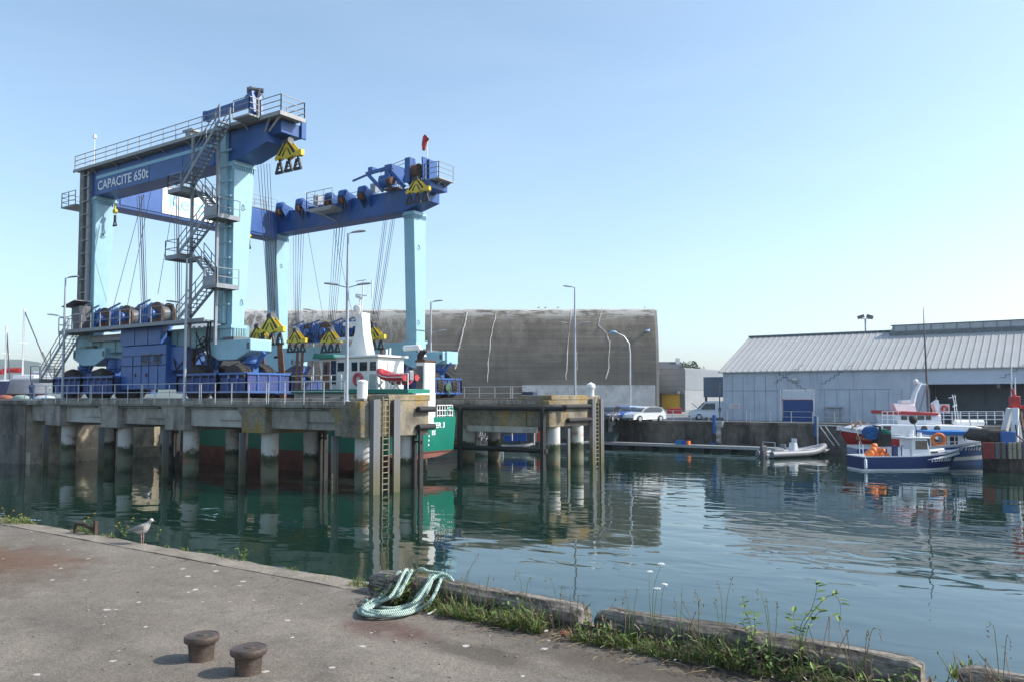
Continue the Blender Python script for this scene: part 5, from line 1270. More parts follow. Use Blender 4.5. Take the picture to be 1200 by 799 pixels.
# rails round the wheelhouse and aft
b = MB()
for px in (1034, 1040, 1047, 1053, 1106, 1116, 1126, 1136, 1146, 1156, 1166, 1176):
    a = l3(px, 496, 1.9); b.bar((a.x, 1.9, a.z), (a.x, 1.9, a.z + .95), .05)
for h_ in (.35, .65, .95):
    a, c = l3(1034, 496, 1.9), l3(1056, 496, 1.9); b.bar((a.x,1.9,a.z+h_),(c.x,1.9,a.z+h_),.045); a, c = l3(1104, 496, 1.9), l3(1177, 496, 1.9); b.bar((a.x,1.9,a.z+h_),(c.x,1.9,a.z+h_),.045)
b.build('deck_rail', m_gelw, D3)
b = MB(); pts = [(1066, 483), (1072, 460), (1079, 448)]
vs = [l3(*p_, 0) for p_ in pts]; b.tube(vs, [.28, .2, .14], 8); a = l3(1060, 481, 0); b.hexa([(vs[0].x-.4,-.4,a.z-.3),(vs[0].x+1.2,-.4,a.z-.3),(vs[0].x+1.2,.4,a.z-.3),(vs[0].x-.4,.4,a.z-.3)],[(vs[0].x-.3,-.3,a.z+.5),(vs[0].x+1.5,-.3,a.z+.6),(vs[0].x+1.5,.3,a.z+.6),(vs[0].x-.3,.3,a.z+.5)])
a = l3(1060, 470.5, 0); b.box(a.x - .3, a.x + .45, -.3, .3, a.z - .15, a.z + .12); a = l3(1073, 447, 0); b.ico((a.x,0,a.z), .22, 2); b.bar(l3(1079,450,0), l3(1085,450,0), .12)
mast3 = b.build('raked_mast', m_gelw, D3, bevel=.02)
b = MB(); b.tube([l3(1088, 484, -.8), l3(1086, 445, -.8), l3(1083.5, 395, -.8), l3(1082, 360, -.8)], [.12,.09,.06,.02], 6); b.tube([l3(1077,484,.2),l3(1087,448,-.5)],.06,5); b.build('whip_mast', m_dgrey, D3)
b = MB(); b.tube([l3(1120,494,.5),l3(1118,470,.5),l3(1116,462,.5)],.035,5); b.tube([l3(1123,494,.6),l3(1119,462,.6)],.025,5); b.bar(l3(1112,466,.5),l3(1120,464,.5),.05); b.bar(l3(1117,476,.5),l3(1121,474,.5),.12); b.tube([l3(1098,484,1),l3(1097,465,1)],.02,4); b.build('aerial', m_gelw, D3)
a, c = l3(1101, 473, 1.2), l3(1113, 484, 1.2)
b = MB(); b.box(c.x, a.x, 1.17, 1.2, c.z, a.z); sp_ = b.build('ring_board', mat('board_grey', (.45,.47,.48), .6), D3)
b = MB(); mx, mz = (a.x + c.x)/2, (a.z + c.z)/2; b.tube([(mx + .23*math.cos(t), 1.24, mz + .23*math.sin(t)) for t in [i*2*math.pi/20 for i in range(20)]], .075, 8, closed=True); b.build('ring', m_red, sp_)
b = MB(); a = l3(1097, 480, 1); b.prism([(a.x+.1,.7,a.z-.2),(a.x+.3,.7,a.z+.5),(a.x-.1,.7,a.z+.8),(a.x-.3,.7,a.z-.6)],(0,.5,0)); b.build('funnel', m_gelw, D3)
for px in (1127, 1144):
    b = MB(); a = l3(px, 495, 1.0); b.cyl((a.x - .55, 1.0, a.z), (a.x + .55, 1.0, a.z), .25, 14); b.build('life_raft', m_gelw, D3)
for px, yy in ((1018, 497), (1024, 495.5), (1030, 496), (1012, 498)):
    pass
b = MB()
for k in range(9): a = l3(1002 + k*2.6, 499, .6); b.bar((a.x, rng.uniform(-1,1), a.z - .5), (a.x + rng.uniform(-.2,.2), rng.uniform(-1,1), a.z + rng.uniform(.1,.5)), .07)
a, c = l3(1001, 497, .9), l3(1026, 495.5, .9); b.bar(a, c, .07); b.bar(a + Vector((0,-1.5,0)), c + Vector((0,-1.5,0)), .07); b.build('bow_gear', mat('brown_gear', (.30,.20,.15), .8, var=.4, scale=5), D3)
# ------------------------------------------------------------------ rusty vessel at the right edge
rp = at_z(1167, 550, 0); A4 = HEAD + R(-6)
D4 = boat('trawler', 'rusty dark trawler with patched sides and white gantry at the right edge', 'trawler', (rp.x, rp.y, 0), A4, 'fishing boats at the far quay')
hb4 = lambda t: (.9 + .1*min(1, t/.2)) * (1 - max(0, (t-.6)/.4)**2.3)
_, r4 = hull_mesh(15, 4.8, lambda t: 2.0 + .0*t + 2.*max(0, t-.5)**1.6, 1.0, hb4, hw, 1.4, (.5, .92, 1.0))
m_patch = mat('patched_hull', (.06,.045,.036), .8, var=.6, scale=2, bump=.4, stain=(.20,.17,.14), stain_amt=.7, stain_scale=(1.6,.4,.3), stain_pos=.52)
build_hull(D4, 'hull', [m_rust, m_patch], [0, 0, 1, 1, 1], r4, 1, .3)
M4i = (Matrix.Translation(D4.location) @ Matrix.Rotation(A4, 4, 'Z')).inverted()
def l4(px, py, y):
    o = M4i @ Vector((0,0,EZ)); e = M4i @ (Vector((0,0,EZ)) + Vector(ray(px, py))); d = e - o; t = (y - o.y) / d.y; return o + d * t
m_dred = mat('faded_dark_red', (.20,.025,.025), .7, var=.3, scale=3, stain=(.08,.05,.04), stain_amt=.6)
for px, w_, mm in ((1155, .45, m_dred), (1161, .4, m_dred), (1168, .3, m_dgrey), (1175, .28, m_dgrey), (1183, .22, m_gelw), (1188, .22, m_gelw), (1194, .24, m_gelw), (1199, .22, m_dgrey), (1172, .2, m_rust), (1206, .3, m_gelw)):
    a = l4(px, 524, -2.45); b = MB(); b.box(a.x - w_/2, a.x + w_/2, -2.56, -2.40, .95, 2.05); b.build('fender_plank', mm if mm is not m_gelw else mat('cream_plank', (.30,.26,.19), .8, var=.3, scale=4), D4, bevel=.02)
a = l4(1182, 480, 0)
b = MB()
for y in (-.9, .9): b.bar((l4(1181, 502, 0).x, y, 2.0), (l4(1187, 478, 0).x, y * .4, l4(1187, 478, 0).z), .42, .35)
b.bar((l4(1191, 500, 0).x, -.6, 2.0), (l4(1188, 480, 0).x, -.3, a.z), .2); g4 = b.build('gantry', m_gelw, D4, bevel=.03)
b = MB(); b.tube([l4(1186, 480, 0), l4(1185, 428, 0)], [.07, .03], 6); b.tube([l4(1190, 478, 0), l4(1189.5, 442, 0)], [.06, .03], 6); b.build('whip_aerial', m_gelw, g4)
b = MB(); c = l4(1189, 472, 0); b.box(c.x - .3, c.x + .3, -.22, .22, c.z - .35, c.z + .5); b.bar(l4(1188, 462, 0), l4(1192, 475, 0), .25); b.bar((c.x, 0, c.z - .3), (c.x + 3, 0, c.z - .25), .28); b.bar(l4(1186,455,0),l4(1188,466,0),.18); b.build('red_boom', m_red, D4, bevel=.04)
b = MB(); q = [l4(px, py, -1.9) for px, py in ((1155, 511), (1163, 504), (1180, 503), (1186, 508), (1186, 519), (1160, 518))]; b.prism([(v.x, -1.9, v.z) for v in q], (0, 3.6, 0)); b.build('rolled_net', mat('dark_net', (.05,.042,.035), .95, var=.5, scale=6, bump=1, bscale=25), D4, bevel=.15)
b = MB(); v = l4(1181, 512, -1.95); b.box(v.x - .5, v.x + .5, -2.05, -1.91, v.z - .6, v.z + .4); b.build('blue_box', m_bblue, D4, bevel=.04)
b = MB(); b.tube([l4(1188,484,0), l4(1192,510,-1.5), l4(1204,520,-2)], .05, 5); b.tube([l4(1196,480,0), l4(1200,505,-1.5)], .08, 5); b.build('rigging', m_rust, D4)
# mooring lines
def mooring(p, q, sag, r=.03, label='', m=None):
    b = MB(); b.tube([lerp(p, q, t/10) - Vector((0,0,sag * 4 * (t/10) * (1 - t/10))) for t in range(11)], r, 5)
    tag(b.build('mooring_line', m or mat('pale_rope', (.45,.42,.36), .9)), label, 'mooring line', 'mooring lines of the fishing boats')
mooring(at_d(1003, 502, 65), at_d(1016, 530, 62), .2, label='pale mooring line hanging from the red bow')
mooring(at_d(984, 500, 66), at_d(996, 524, 70), .8, label='slack mooring line from the stem of the red trawler')
mooring(at_d(1147, 521, 60), at_d(1178, 512, 61), .3, label='mooring line between the bright blue boat and the rusty trawler')
# ------------------------------------------------------------------ grey inflatable at the pontoon
pa, pb = at_z(896, 536, 0), at_z(966, 533, 0); ang = math.atan2(pb.y - pa.y, pb.x - pa.x); Lr = (pb - pa).length
D5 = thing('inflatable_boat', 'grey inflatable boat with console moored at the end of the pontoon', 'inflatable boat', (pa.x, pa.y, 0), ang, local=True)
m_gtube = mat('grey_inflatable', (.21,.225,.25), .5, var=.1, bump=.05)
side = [(Lr * (i/12), .85 * (1 - max(0, (i-7)/5)**2.2), .32 + .5 * max(0, (i-6)/6)**2) for i in range(13)]
b = MB(); b.tube(side + [(x,-y,z) for x,y,z in side[::-1]], .27, 12); b.build('tube', m_gtube, D5, org=(0,0,0))
b = MB(); b.loft([[(.1,.7,.25),(.1,0,-.2),(.1,-.7,.25)], [(Lr*.6,.7,.3),(Lr*.6,0,-.15),(Lr*.6,-.7,.3)], [(Lr*.97,.1,.8),(Lr*.97,0,.45),(Lr*.97,-.1,.8)]]); b.build('hull', m_gelw, D5, org=(0,0,0))
b = MB(); b.box(1.0,1.9,-.3,.3,.2,.75); b.box(2.0,2.15,-.3,.3,.75,1.1); b.build('seat', m_gtube, D5, org=(0,0,0), bevel=.05)
b = MB(); b.hexa([(3.0,-.35,.3),(3.6,-.35,.3),(3.6,.35,.3),(3.0,.35,.3)],[(3.1,-.3,1.2),(3.4,-.3,1.2),(3.4,.3,1.2),(3.1,.3,1.2)]); b.box(3.35,3.39,-.3,.3,1.2,1.55); b.build('console', m_gelw, D5, org=(0,0,0), bevel=.03)
b = MB(); b.box(-.35,.1,-.2,.2,-.1,.55); b.hexa([(-.45,-.22,.55),(.15,-.22,.55),(.15,.22,.55),(-.45,.22,.55)],[(-.35,-.17,1.0),(.1,-.17,1.05),(.1,.17,1.05),(-.35,.17,1.0)]); b.build('outboard', m_dgrey, D5, org=(0,0,0), bevel=.04)
b = MB(); b.tube([(.5,.75,.5),(.5,.7,1.3),(.5,-.7,1.3),(.5,-.75,.5)], .03, 6); b.build('roll_bar', m_galv, D5, org=(0,0,0))
# ------------------------------------------------------------------ small craft glimpsed under the far pier
def skiff(px0, px1, py, D_, fb, label, hm, flip=False, B=1.9):
    a, c = at_d(px0, py, D_), at_d(px1, py, D_); a.z = c.z = 0
    if flip: a, c = c, a
    Lk = (c - a).length; an = math.atan2(c.y - a.y, c.x - a.x)
    t = boat('skiff', label, 'small boat', (a.x, a.y, 0), an, 'small boats beyond the far pier')
    _, rr = hull_mesh(Lk, B, lambda t_: fb + fb*.5*t_*t_, .3, hb, hw, .7, (.25, .9, 1.0), nst=10)
    build_hull(t, 'hull', [m_dgrey, hm, m_gelw], [0, 0, 1, 1, 2], rr, 1, .2)
    return t, Lk
sk1, Lk = skiff(588, 626, 522, 78, .55, 'grey flat skiff loaded with blue crates seen under the far pier', mat('skiff_grey', (.25,.26,.27), .6))
sk2, _ = skiff(546, 590, 527, 72, .45, 'low white skiff with clutter seen between the far pier piles', m_gelw, True)
sk3, _ = skiff(640, 690, 520, 80, .6, 'dark moored boat with red box behind the far pier end', m_dgrey)
m_crate = mat('blue_fish_crate', (.015,.10,.45), .5, var=.1, bump=.03)
def crate(px, py, D_, s, m, label, cat='crate', group=None, h=.5):
    p = at_d(px, py, D_); t = MB(); M_ = Matrix.Translation(p) @ Matrix.Rotation(rng.uniform(-.3,.3) + .4, 4, 'Z')
    t.box(-s/2, s/2, -s*.35, s*.35, 0, .05, M_)
    for a in ((-s/2,s/2,-s*.35,-s*.35+.05),(-s/2,s/2,s*.35-.05,s*.35),(-s/2,-s/2+.05,-s*.35+.05,s*.35-.05),(s/2-.05,s/2,-s*.35+.05,s*.35-.05)): t.box(a[0],a[1],a[2],a[3],.05,h,M_)
    t.box(-s/2-.03,s/2+.03,-s*.35-.03,-s*.35,h-.08,h,M_); t.box(-s/2-.03,s/2+.03,s*.35,s*.35+.03,h-.08,h,M_)
    return tag(t.build('fish_crate', m), label, cat, group)
crate(595, 517, 78, .6, m_crate, 'small blue crate left of the sling mast on the grey skiff', h=.6); crate(603, 516.5, 78, .7, m_crate, 'blue crate in the middle of the grey skiff', h=.6); crate(612, 516, 78, .75, m_crate, 'right hand blue crate at the bow of the grey skiff', h=.65)
crate(633.5, 516, 79, .6, mat('red_orange_box', (.62,.07,.03), .5), 'red orange box on the dark boat behind the pier end', h=.9); crate(624, 517, 79, .9, m_dgrey, 'dark grey crate beside the red orange box', h=1.1)
b = MB(); p = at_d(600, 503, 76); q = at_d(626, 506, 78); b.bar(p, q, .5, .22); b.bar(p + Vector((0,0,-1)), p, .1); b.bar(q + Vector((0,0,-1.2)), q, .1); tag(b.build('gangplank', m_conc_l), 'pale gangplank sloping behind the far pier piles', 'gangplank')
b = MB(); p, q = at_d(531, 520, 67), at_d(546, 523, 69); b.tube([p, lerp(p,q,.08), lerp(p,q,.92), q], [.1,.42,.42,.1], 12); p2 = p - Vector((0,0,p.z)); tag(b.build('boom_float', mat('faded_orange_float', (.55,.22,.10), .7, var=.3, scale=3)), 'long faded orange float right of the green stern', 'float')
b = MB()
for k in range(40):
    p = at_d(562 + (k*7 % 19)*.9, 514 + (k*5 % 11)*.9, 72.); b.box(p.x-.18,p.x+.18,p.y-.2,p.y+.2,p.z-.16,p.z+.16) if k % 3 else b.bar(p, p + Vector((rng.uniform(-.5,.5),rng.uniform(-.4,.4),rng.uniform(.3,.9))), .05)
tag(b.build('engine_clutter', mat('clutter_grey', (.30,.30,.32), .7, var=.7, scale=5)), 'heap of grey fishing gear on the low white skiff', 'fishing gear')
# ================================================================== far hill
b = MB(); rows = []
hp = [(-900, 458), (-500, 449), (-250, 445), (-75, 438), (-60, 431), (-30, 424), (0, 420.5), (25, 421), (45, 424), (60, 428), (75, 436), (120, 448), (200, 455), (300, 458), (600, 460), (900, 461), (1300, 460)]
front = [at_d(px, 466, 900) for px, py in hp]; top = [at_d(px, py, 1000) for px, py in hp]; back = [at_d(px, 466, 1300) for px, py in hp]
for r in (front, back):
    for v in r: v.z = 0
b.smooth = True; b.loft([[tuple(a), tuple(lerp(a, c, .5) + Vector((0,0,c.z*.12))), tuple(c), tuple(d)] for a, c, d in zip(front, top, back)], closed=False, cap=False)
struct(b.build('hill', mat('hazy_hill', (.10,.13,.12), 1, var=.3, scale=.02, bump=0), org=(0,0,0)))
# ================================================================== concrete bunker
GZ = FQZ
bl, br = at_d(255, 478, 131), at_d(769.5, 478, 130); bl.z = br.z = GZ
bd = (br - bl); blen = bd.length; bd.normalize(); bn = Vector((-bd.y, bd.x, 0))
def make_bunker_mat():
    m = bpy.data.materials.new('bunker_concrete'); m.use_nodes = True
    nt = m.node_tree; b = nt.nodes['Principled BSDF']; L = nt.links.new
    tc = _n(nt, 'ShaderNodeTexCoord'); P = tc.outputs['Object']; sp = _n(nt, 'ShaderNodeSeparateXYZ'); L(P, sp.inputs[0])
    def noise(scale, det=6, ro=.65):
        mp = _n(nt, 'ShaderNodeMapping'); mp.inputs['Scale'].default_value = scale; L(P, mp.inputs['Vector'])
        n = _n(nt, 'ShaderNodeTexNoise'); n.inputs['Scale'].default_value = 1; n.inputs['Detail'].default_value = det; n.inputs['Roughness'].default_value = ro; L(mp.outputs[0], n.inputs['Vector']); return n.outputs['Fac']
    def mr(v, a, c, lo=0., hi=1.):
        n = _n(nt, 'ShaderNodeMapRange'); n.inputs['From Min'].default_value = a; n.inputs['From Max'].default_value = c; n.inputs['To Min'].default_value = lo; n.inputs['To Max'].default_value = hi; L(v, n.inputs['Value']); return n.outputs['Result']
    def mix(f, A, B, bt='MIX'):
        n = _n(nt, 'ShaderNodeMix', data_type='RGBA', blend_type=bt)
        L(f, n.inputs['Factor']) if not isinstance(f, float) else setattr(n.inputs['Factor'], 'default_value', f)
        for i, v in ((6, A), (7, B)):
            if isinstance(v, tuple): n.inputs[i].default_value = rgba(v)
            else: L(v, n.inputs[i])
        return n.outputs[2]
    def mul(a, c):
        n = _n(nt, 'ShaderNodeMath', operation='MULTIPLY')
        for i, v in ((0, a), (1, c)):
            if isinstance(v, float): n.inputs[i].default_value = v
            else: L(v, n.inputs[i])
        return n.outputs[0]
    base = mix(mr(noise((.15,.15,.35)), .35, .65), (.18,.153,.122), (.255,.222,.18))
    base = mix(mr(noise((.06,.3,2.2), 4), .35, .65, 0., .55), base, (.085,.077,.066))      # board-marked lifts
    base = mix(mr(noise((1.2,1.2,.12), 5), .5, .62, 0., .16), base, (.075,.068,.06))        # run-off
    hi = mr(sp.outputs[2], 7., 16., .0, 1.)
    base = mix(mul(hi, mr(noise((.5,.5,.25)), .45, .6, .0, .5)), base, (.34,.30,.24))  # paler patches higher up: light on the curved top put into the colour
    # guano: heavy on the left part and along the crest
    lft = mr(sp.outputs[0], 36., 10., 0., 1.)
    g = mul(mul(lft, mr(sp.outputs[2], 9., 15.5, 0., 1.)), mr(noise((1.6,1.6,.35), 7, .75), .47, .56, 0., .95))
    base = mix(g, base, (.62,.60,.57))
    cr = mul(mr(sp.outputs[2], 14.6, 16.0, 0., 1.), mr(noise((.35,1.,1.5), 6, .7), .45, .53, 0., .7)); base = mix(cr, base, (.62,.60,.56))
    sp2 = mul(mr(sp.outputs[2], 8., 11., 0., 1.), mr(noise((.9,.9,1.8), 5, .7), .66, .70, 0., .7)); base = mix(sp2, base, (.50,.48,.45))
    L(base, b.inputs['Base Color']); b.inputs['Roughness'].default_value = .95; b.inputs['Specular IOR Level'].default_value = .25
    bp = _n(nt, 'ShaderNodeBump'); bp.inputs['Strength'].default_value = .6; bp.inputs['Distance'].default_value = .06
    s = _n(nt, 'ShaderNodeMath', operation='ADD'); L(noise((.1,.5,2.4), 4), s.inputs[0]); L(noise((2.5,2.5,2.5), 6), s.inputs[1]); L(s.outputs[0], bp.inputs['Height']); L(bp.outputs['Normal'], b.inputs['Normal'])
    return m
BUN = thing('bunker', 'huge grey concrete bunker with curved side behind the boat lift', 'bunker', tuple(bl), math.atan2(bd.y, bd.x), local=True)
H = 16.3
prof = [(0, -1)] + [(1.9 * max(0, (z - 3.) / (H - 3.)) ** 3.2, z) for z in (0, 3, 5, 7, 9, 11, 12.5, 13.5, 14.4, 15.2, 15.8, H)] + [(4.6, H + .5), (20, H + .6), (20, -1)]
b = MB(); xs = [0] + [blen * i / 60 for i in range(1, 61)]
b.loft([[(x, d + (rng.uniform(-.03,.03)), z + (rng.uniform(-.06,.06) if abs(z - H) < .6 else 0)) for d, z in prof] for x in xs]); m_bunk = make_bunker_mat(); b.build('shell', m_bunk, BUN, org=(0,0,0))
b = MB(); b.loft([[(x, d + .02, z) for k, (d, z) in enumerate(prof)] for x in (blen + .01, blen + .45)]); b.build('end_wall', mat('lit_end_concrete', (.34,.31,.26), .9, var=.25, scale=.5), BUN, org=(0,0,0))  # sunlit end edge put into a paler concrete colour
M5i = (Matrix.Translation(bl) @ Matrix.Rotation(math.atan2(bd.y, bd.x), 4, 'Z')).inverted()
def lb(px, py, y):
    o = M5i @ Vector((0,0,EZ)); e = M5i @ (Vector((0,0,EZ)) + Vector(ray(px, py))); d = e - o; t = (y - o.y) / d.y; return o + d * t
def on_bunker(px, py):
    y = 0
    for _ in range(8):
        p = lb(px, py, y); y = 1.9 * max(0, (p.z - 3.) / (H - 3.)) ** 3.2 if p.z > 3 else 0
    return p
b = MB(); a, c = lb(612, 451, -.25), lb(768, 478, -.25); b.box(a.x, c.x, -.25, .15, -1, a.z); b.build('pale_plinth', mat('whitewashed_plinth', (.52,.52,.50), .9, var=.2, scale=.4, bump=.4, bscale=4, stain=(.27,.26,.25), stain_amt=.6, stain_scale=(.8,.8,.6), stain_pos=.5), BUN, org=(0,0,0))
for k, pts in enumerate(([(547,366),(545,377),(541,395),(537,410),(536,420),(533,436)], [(581,368),(576,390),(572,425),(571,455)], [(669,365),(666,400),(664,430),(663,449)], [(705,362),(701,381),(711,391),(714,400),(713,430),(709,448)], [(676,412),(677,440)])):
    b = MB(); ps = []
    for i in range(len(pts) - 1):
        for s_ in range(4):
            t = s_ / 4; px = pts[i][0]*(1-t) + pts[i+1][0]*t + rng.uniform(-.7,.7); py = pts[i][1]*(1-t) + pts[i+1][1]*t
            p = on_bunker(px, py); p.y += .03; ps.append(p)
    b.tube(ps, [rng.uniform(.07,.13) * (1 if k in (0, 3) else .75) for _ in ps], 5); b.build('repaired_crack', mat('crack_mortar', (.52,.49,.46), .9, var=.2, scale=2), BUN, org=(0,0,0))
p = on_bunker(758, 388); b = MB(); b.ico((p.x, p.y - .3, p.z), .3, 2, (1.5,1,.6)); b.bar((p.x, p.y - .3, p.z), (p.x + .5, p.y + .1, p.z + .3), .12); b.build('wall_lamp', mat('lamp_pale_blue', (.30,.45,.60), .4), BUN, org=(0,0,0))
# ---- low white block behind the crane (left of the front leg)
b = MB(); p, q = at_d(215, 408, 260), at_d(262, 378, 260); M_ = Matrix.Translation((p.x, p.y, 0)) @ Matrix.Rotation(HEAD, 4, 'Z'); wdt = (Vector((q.x,q.y,0)) - Vector((p.x,p.y,0))).length
ap = thing('apartment_block', 'distant white apartment block glimpsed between the crane stairs and leg', 'building', (p.x, p.y, 0), HEAD, local=True)
b = MB(); b.box(0, wdt, 0, 12, 0, q.z); b.build('wall', m_white, ap, org=(0,0,0))
for i in range(5):
    for j in range(7):
        b = MB(); b.box(1.0 + j*wdt/7.2, 1.0 + j*wdt/7.2 + .9, -.05, -.005, q.z - 2.6 - i*2.8, q.z - 1.2 - i*2.8); b.build('window', m_glass, ap, org=(0,0,0))
# ================================================================== boat shed on the right
SX0 = -30.3; SY0 = 83.2; EV = 7.6; RY0, RZ0 = 93.03, 11.68; SXE = 46
SHD = thing('quayside_shed', 'long blue grey shed with pale ribbed metal roof on the right', 'shed', (5, SY0, GZ))
m_shed = mat('shed_wall_blue_grey', (.50,.54,.60), .7, var=.1, scale=.6, bump=.1, bscale=6, stain=(.24,.29,.35), stain_amt=.6, stain_scale=(2.2,2.2,.12), stain_pos=.53)
DX0, DX1, RX0 = -24.25, -21.15, -11.05
b = MB()
b.box(SX0, DX0, SY0, SY0 + .3, GZ - 1, EV); b.box(DX0, DX1, SY0, SY0 + .3, 5.85, EV); b.box(DX1, RX0, SY0, SY0 + .3, GZ - 1, EV)
b.prism([(SX0, SY0 + .3, GZ - 1), (SX0, RY0*2 - SY0, GZ - 1), (SX0, RY0*2 - SY0, EV), (SX0, RY0, RZ0 - .15), (SX0, SY0 + .3, EV)], (.3, 0, 0))
b.build('wall', m_shed, SHD)
b = MB(); b.box(RX0, SXE, SY0 - .06, SY0 + .3, 6.27, EV); b.build('fascia', mat('fascia_blue_grey', (.52,.58,.66), .6, var=.06, scale=.5, stain=(.36,.42,.5), stain_amt=.4, stain_scale=(1,1,.3)), SHD)
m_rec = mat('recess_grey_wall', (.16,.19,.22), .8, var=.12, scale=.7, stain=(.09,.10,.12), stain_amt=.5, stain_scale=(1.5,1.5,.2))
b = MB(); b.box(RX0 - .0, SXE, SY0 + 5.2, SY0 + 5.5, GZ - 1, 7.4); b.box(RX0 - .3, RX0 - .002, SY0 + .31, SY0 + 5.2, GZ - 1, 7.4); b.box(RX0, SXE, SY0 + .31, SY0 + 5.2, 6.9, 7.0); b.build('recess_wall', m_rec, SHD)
for x in (-5.5, 2, 9.5, 17):
    b = MB(); b.bar((x, SY0 + .5, 6.2), (x, SY0 + 5.1, 6.2), .25, .5); b.bar((x, SY0 + .6, 6.2), (x + .0, SY0 + 2.0, 5.6), .18); b.build('roof_beam', m_mgrey, SHD)
b = MB()
for x in [SX0 + 1.0 + i * 1.15 for i in range(17)]:
    if not DX0 - .3 < x < DX1 + .3: b.box(x - .02, x + .02, SY0 - .02, SY0 - .002, GZ, 7.3 if x < DX0 else 5.9)
b.box(SX0 + .1, DX0 - .35, SY0 - .025, SY0 - .002, 5.72, 5.78); b.box(DX1 + .3, -14, SY0 - .025, SY0 - .002, 5.82, 5.87); b.box(SX0 - .05, SXE, SY0 - .12, SY0 + .1, EV + .002, EV + .14)
b.build('wall_joint', mat('joint_grey', (.27,.31,.37), .7), SHD)
for px, py, s in ((908, 436, 1), (906, 448, -1), (962, 449, -1), (1172, 442, -1)):
    b = MB(); p = at_y(px, py, SY0 - .08); q0 = Vector((p.x, SY0 - (.08 if px > 1087 else .02), p.z)); 
    for k in range(7):
        nx = q0 + Vector((.42 * 1, 0, 0)); b.bar(q0, nx, .05, .03); q1 = nx + Vector((0, 0, -.27 * s)); b.bar(nx, q1, .05, .03); q0 = q1
    b.build('stepped_crack', mat('crack_dark', (.12,.14,.16), .9), SHD)
# roof with standing seams
m_roof = mat('pale_metal_roof', (.41,.41,.40), .55, .0, var=.08, scale=.3, bump=.05, stain=(.36,.36,.35), stain_amt=.4, stain_scale=(3,.25,.25), stain_pos=.5)
sl_ = (RZ0 - EV) / (RY0 - SY0)
b = MB(); ov = .35
for s in (1, -1):
    y0_, y1_ = (SY0 - ov, RY0) if s > 0 else (2*RY0 - SY0 + ov, RY0)
    b.hexa([(SX0 - .4, y0_, EV - ov*sl_ + .15), (SXE, y0_, EV - ov*sl_ + .15), (SXE, y1_, RZ0 + .15), (SX0 - .4, y1_, RZ0 + .15)], [(SX0 - .4, y0_, EV - ov*sl_ + .25), (SXE, y0_, EV - ov*sl_ + .25), (SXE, y1_, RZ0 + .25), (SX0 - .4, y1_, RZ0 + .25)])
rf = b.build('roof', m_roof, SHD)
b = MB(); x = SX0 - .2
while x < SXE:
    b.bar((x, SY0 - ov, EV - ov*sl_ + .27), (x, RY0, RZ0 + .27), .09, .07); x += .62
b.build('standing_seam', mat('seam_grey', (.37,.37,.365), .6), rf)
b = MB(); b.box(SX0 - .4, SXE, RY0 - .25, RY0 + .25, RZ0 + .24, RZ0 + .40); b.box(-15.6, SXE, RY0 - 1.4, RY0 - 1.3, RZ0 - .35, RZ0 + .15); b.build('ridge_cap', mat('ridge_dark', (.17,.18,.18), .7), rf)
b = MB(); b.hexa([(-15.6, RY0 - 1.25, RZ0 - .2), (SXE, RY0 - 1.25, RZ0 - .2), (SXE, RY0 + 1.25, RZ0 - .2), (-15.6, RY0 + 1.25, RZ0 - .2)], [(-15.3, RY0 - 1.1, RZ0 + .75), (SXE, RY0 - 1.1, RZ0 + .75), (SXE, RY0 + 1.1, RZ0 + .75), (-15.3, RY0 + 1.1, RZ0 + .75)])
b.build('ridge_vent', mat('ridge_vent_grey', (.44,.45,.45), .5, var=.1), rf)
b = MB(); x = -15.2
while x < SXE: b.bar((x, RY0 - 1.28, RZ0 - .2), (x, RY0 - 1.13, RZ0 + .77), .07, .04); x += 1.15
b.box(-15.5, SXE, RY0 - 1.2, RY0 + 1.2, RZ0 + .75, RZ0 + .82); b.build('vent_rib', mat('ridge_dark', (.17,.18,.18), .7), rf)
# door
b = MB(); b.box(DX0 + .08, DX1 - .08, SY0 + .12, SY0 + .2, GZ, 4.85); dr = b.build('roller_door', mat('roller_door_blue', (.015,.07,.24), .5, var=.1, bump=.1), SHD)
b = MB()
for k in range(12): z = GZ + .15 + k*.175; b.bar((DX0 + .1, SY0 + .115, z), (DX1 - .1, SY0 + .115, z), .03, .02)
b.build('door_slats', mat('roller_door_blue', (.015,.07,.24)), dr)
b = MB(); b.box(DX0 + .03, DX1 - .03, SY0 + .03, SY0 + .11, 4.92, 5.82); b.build('door_hood', mat('door_hood_white', (.66,.69,.72), .6, var=.06), SHD)
b = MB(); 
for k in range(14): x = DX0 + .06 + k*(DX1 - DX0 - .12)/14; b.box(x, x + .11, SY0 + .0, SY0 + .028, 4.84, 4.93)
b.build('red_white_trim', m_red, SHD)
b = MB(); b.box(DX0 - .12, DX0, SY0 - .05, SY0 + .1, GZ, 5.85); b.box(DX1, DX1 + .12, SY0 - .05, SY0 + .1, GZ, 5.85); b.build('door_frame', m_white, SHD)
p = at_y(861, 478, SY0); b = MB(); b.box(p.x - .55, p.x + .6, SY0 - .06, SY0 - .02, 3.95, 4.38); sgs = b.build('wall_sign', mat('notice_white', (.72,.70,.72), .5, bump=0), SHD)
b = MB()
for z in (4.08, 4.22): b.box(p.x - .42, p.x + .45, SY0 - .066, SY0 - .061, z, z + .05)
b.build('red_print', m_red, sgs)
p = at_y(932.5, 444.5, SY0); b = MB(); b.ico((p.x, SY0 - .35, p.z), .26, 2, (1,1,.8)); b.bar((p.x, SY0 - .3, p.z + .05), (p.x, SY0, p.z + .25), .08); b.build('wall_lamp', mat('lamp_cream', (.62,.58,.50), .4), SHD)
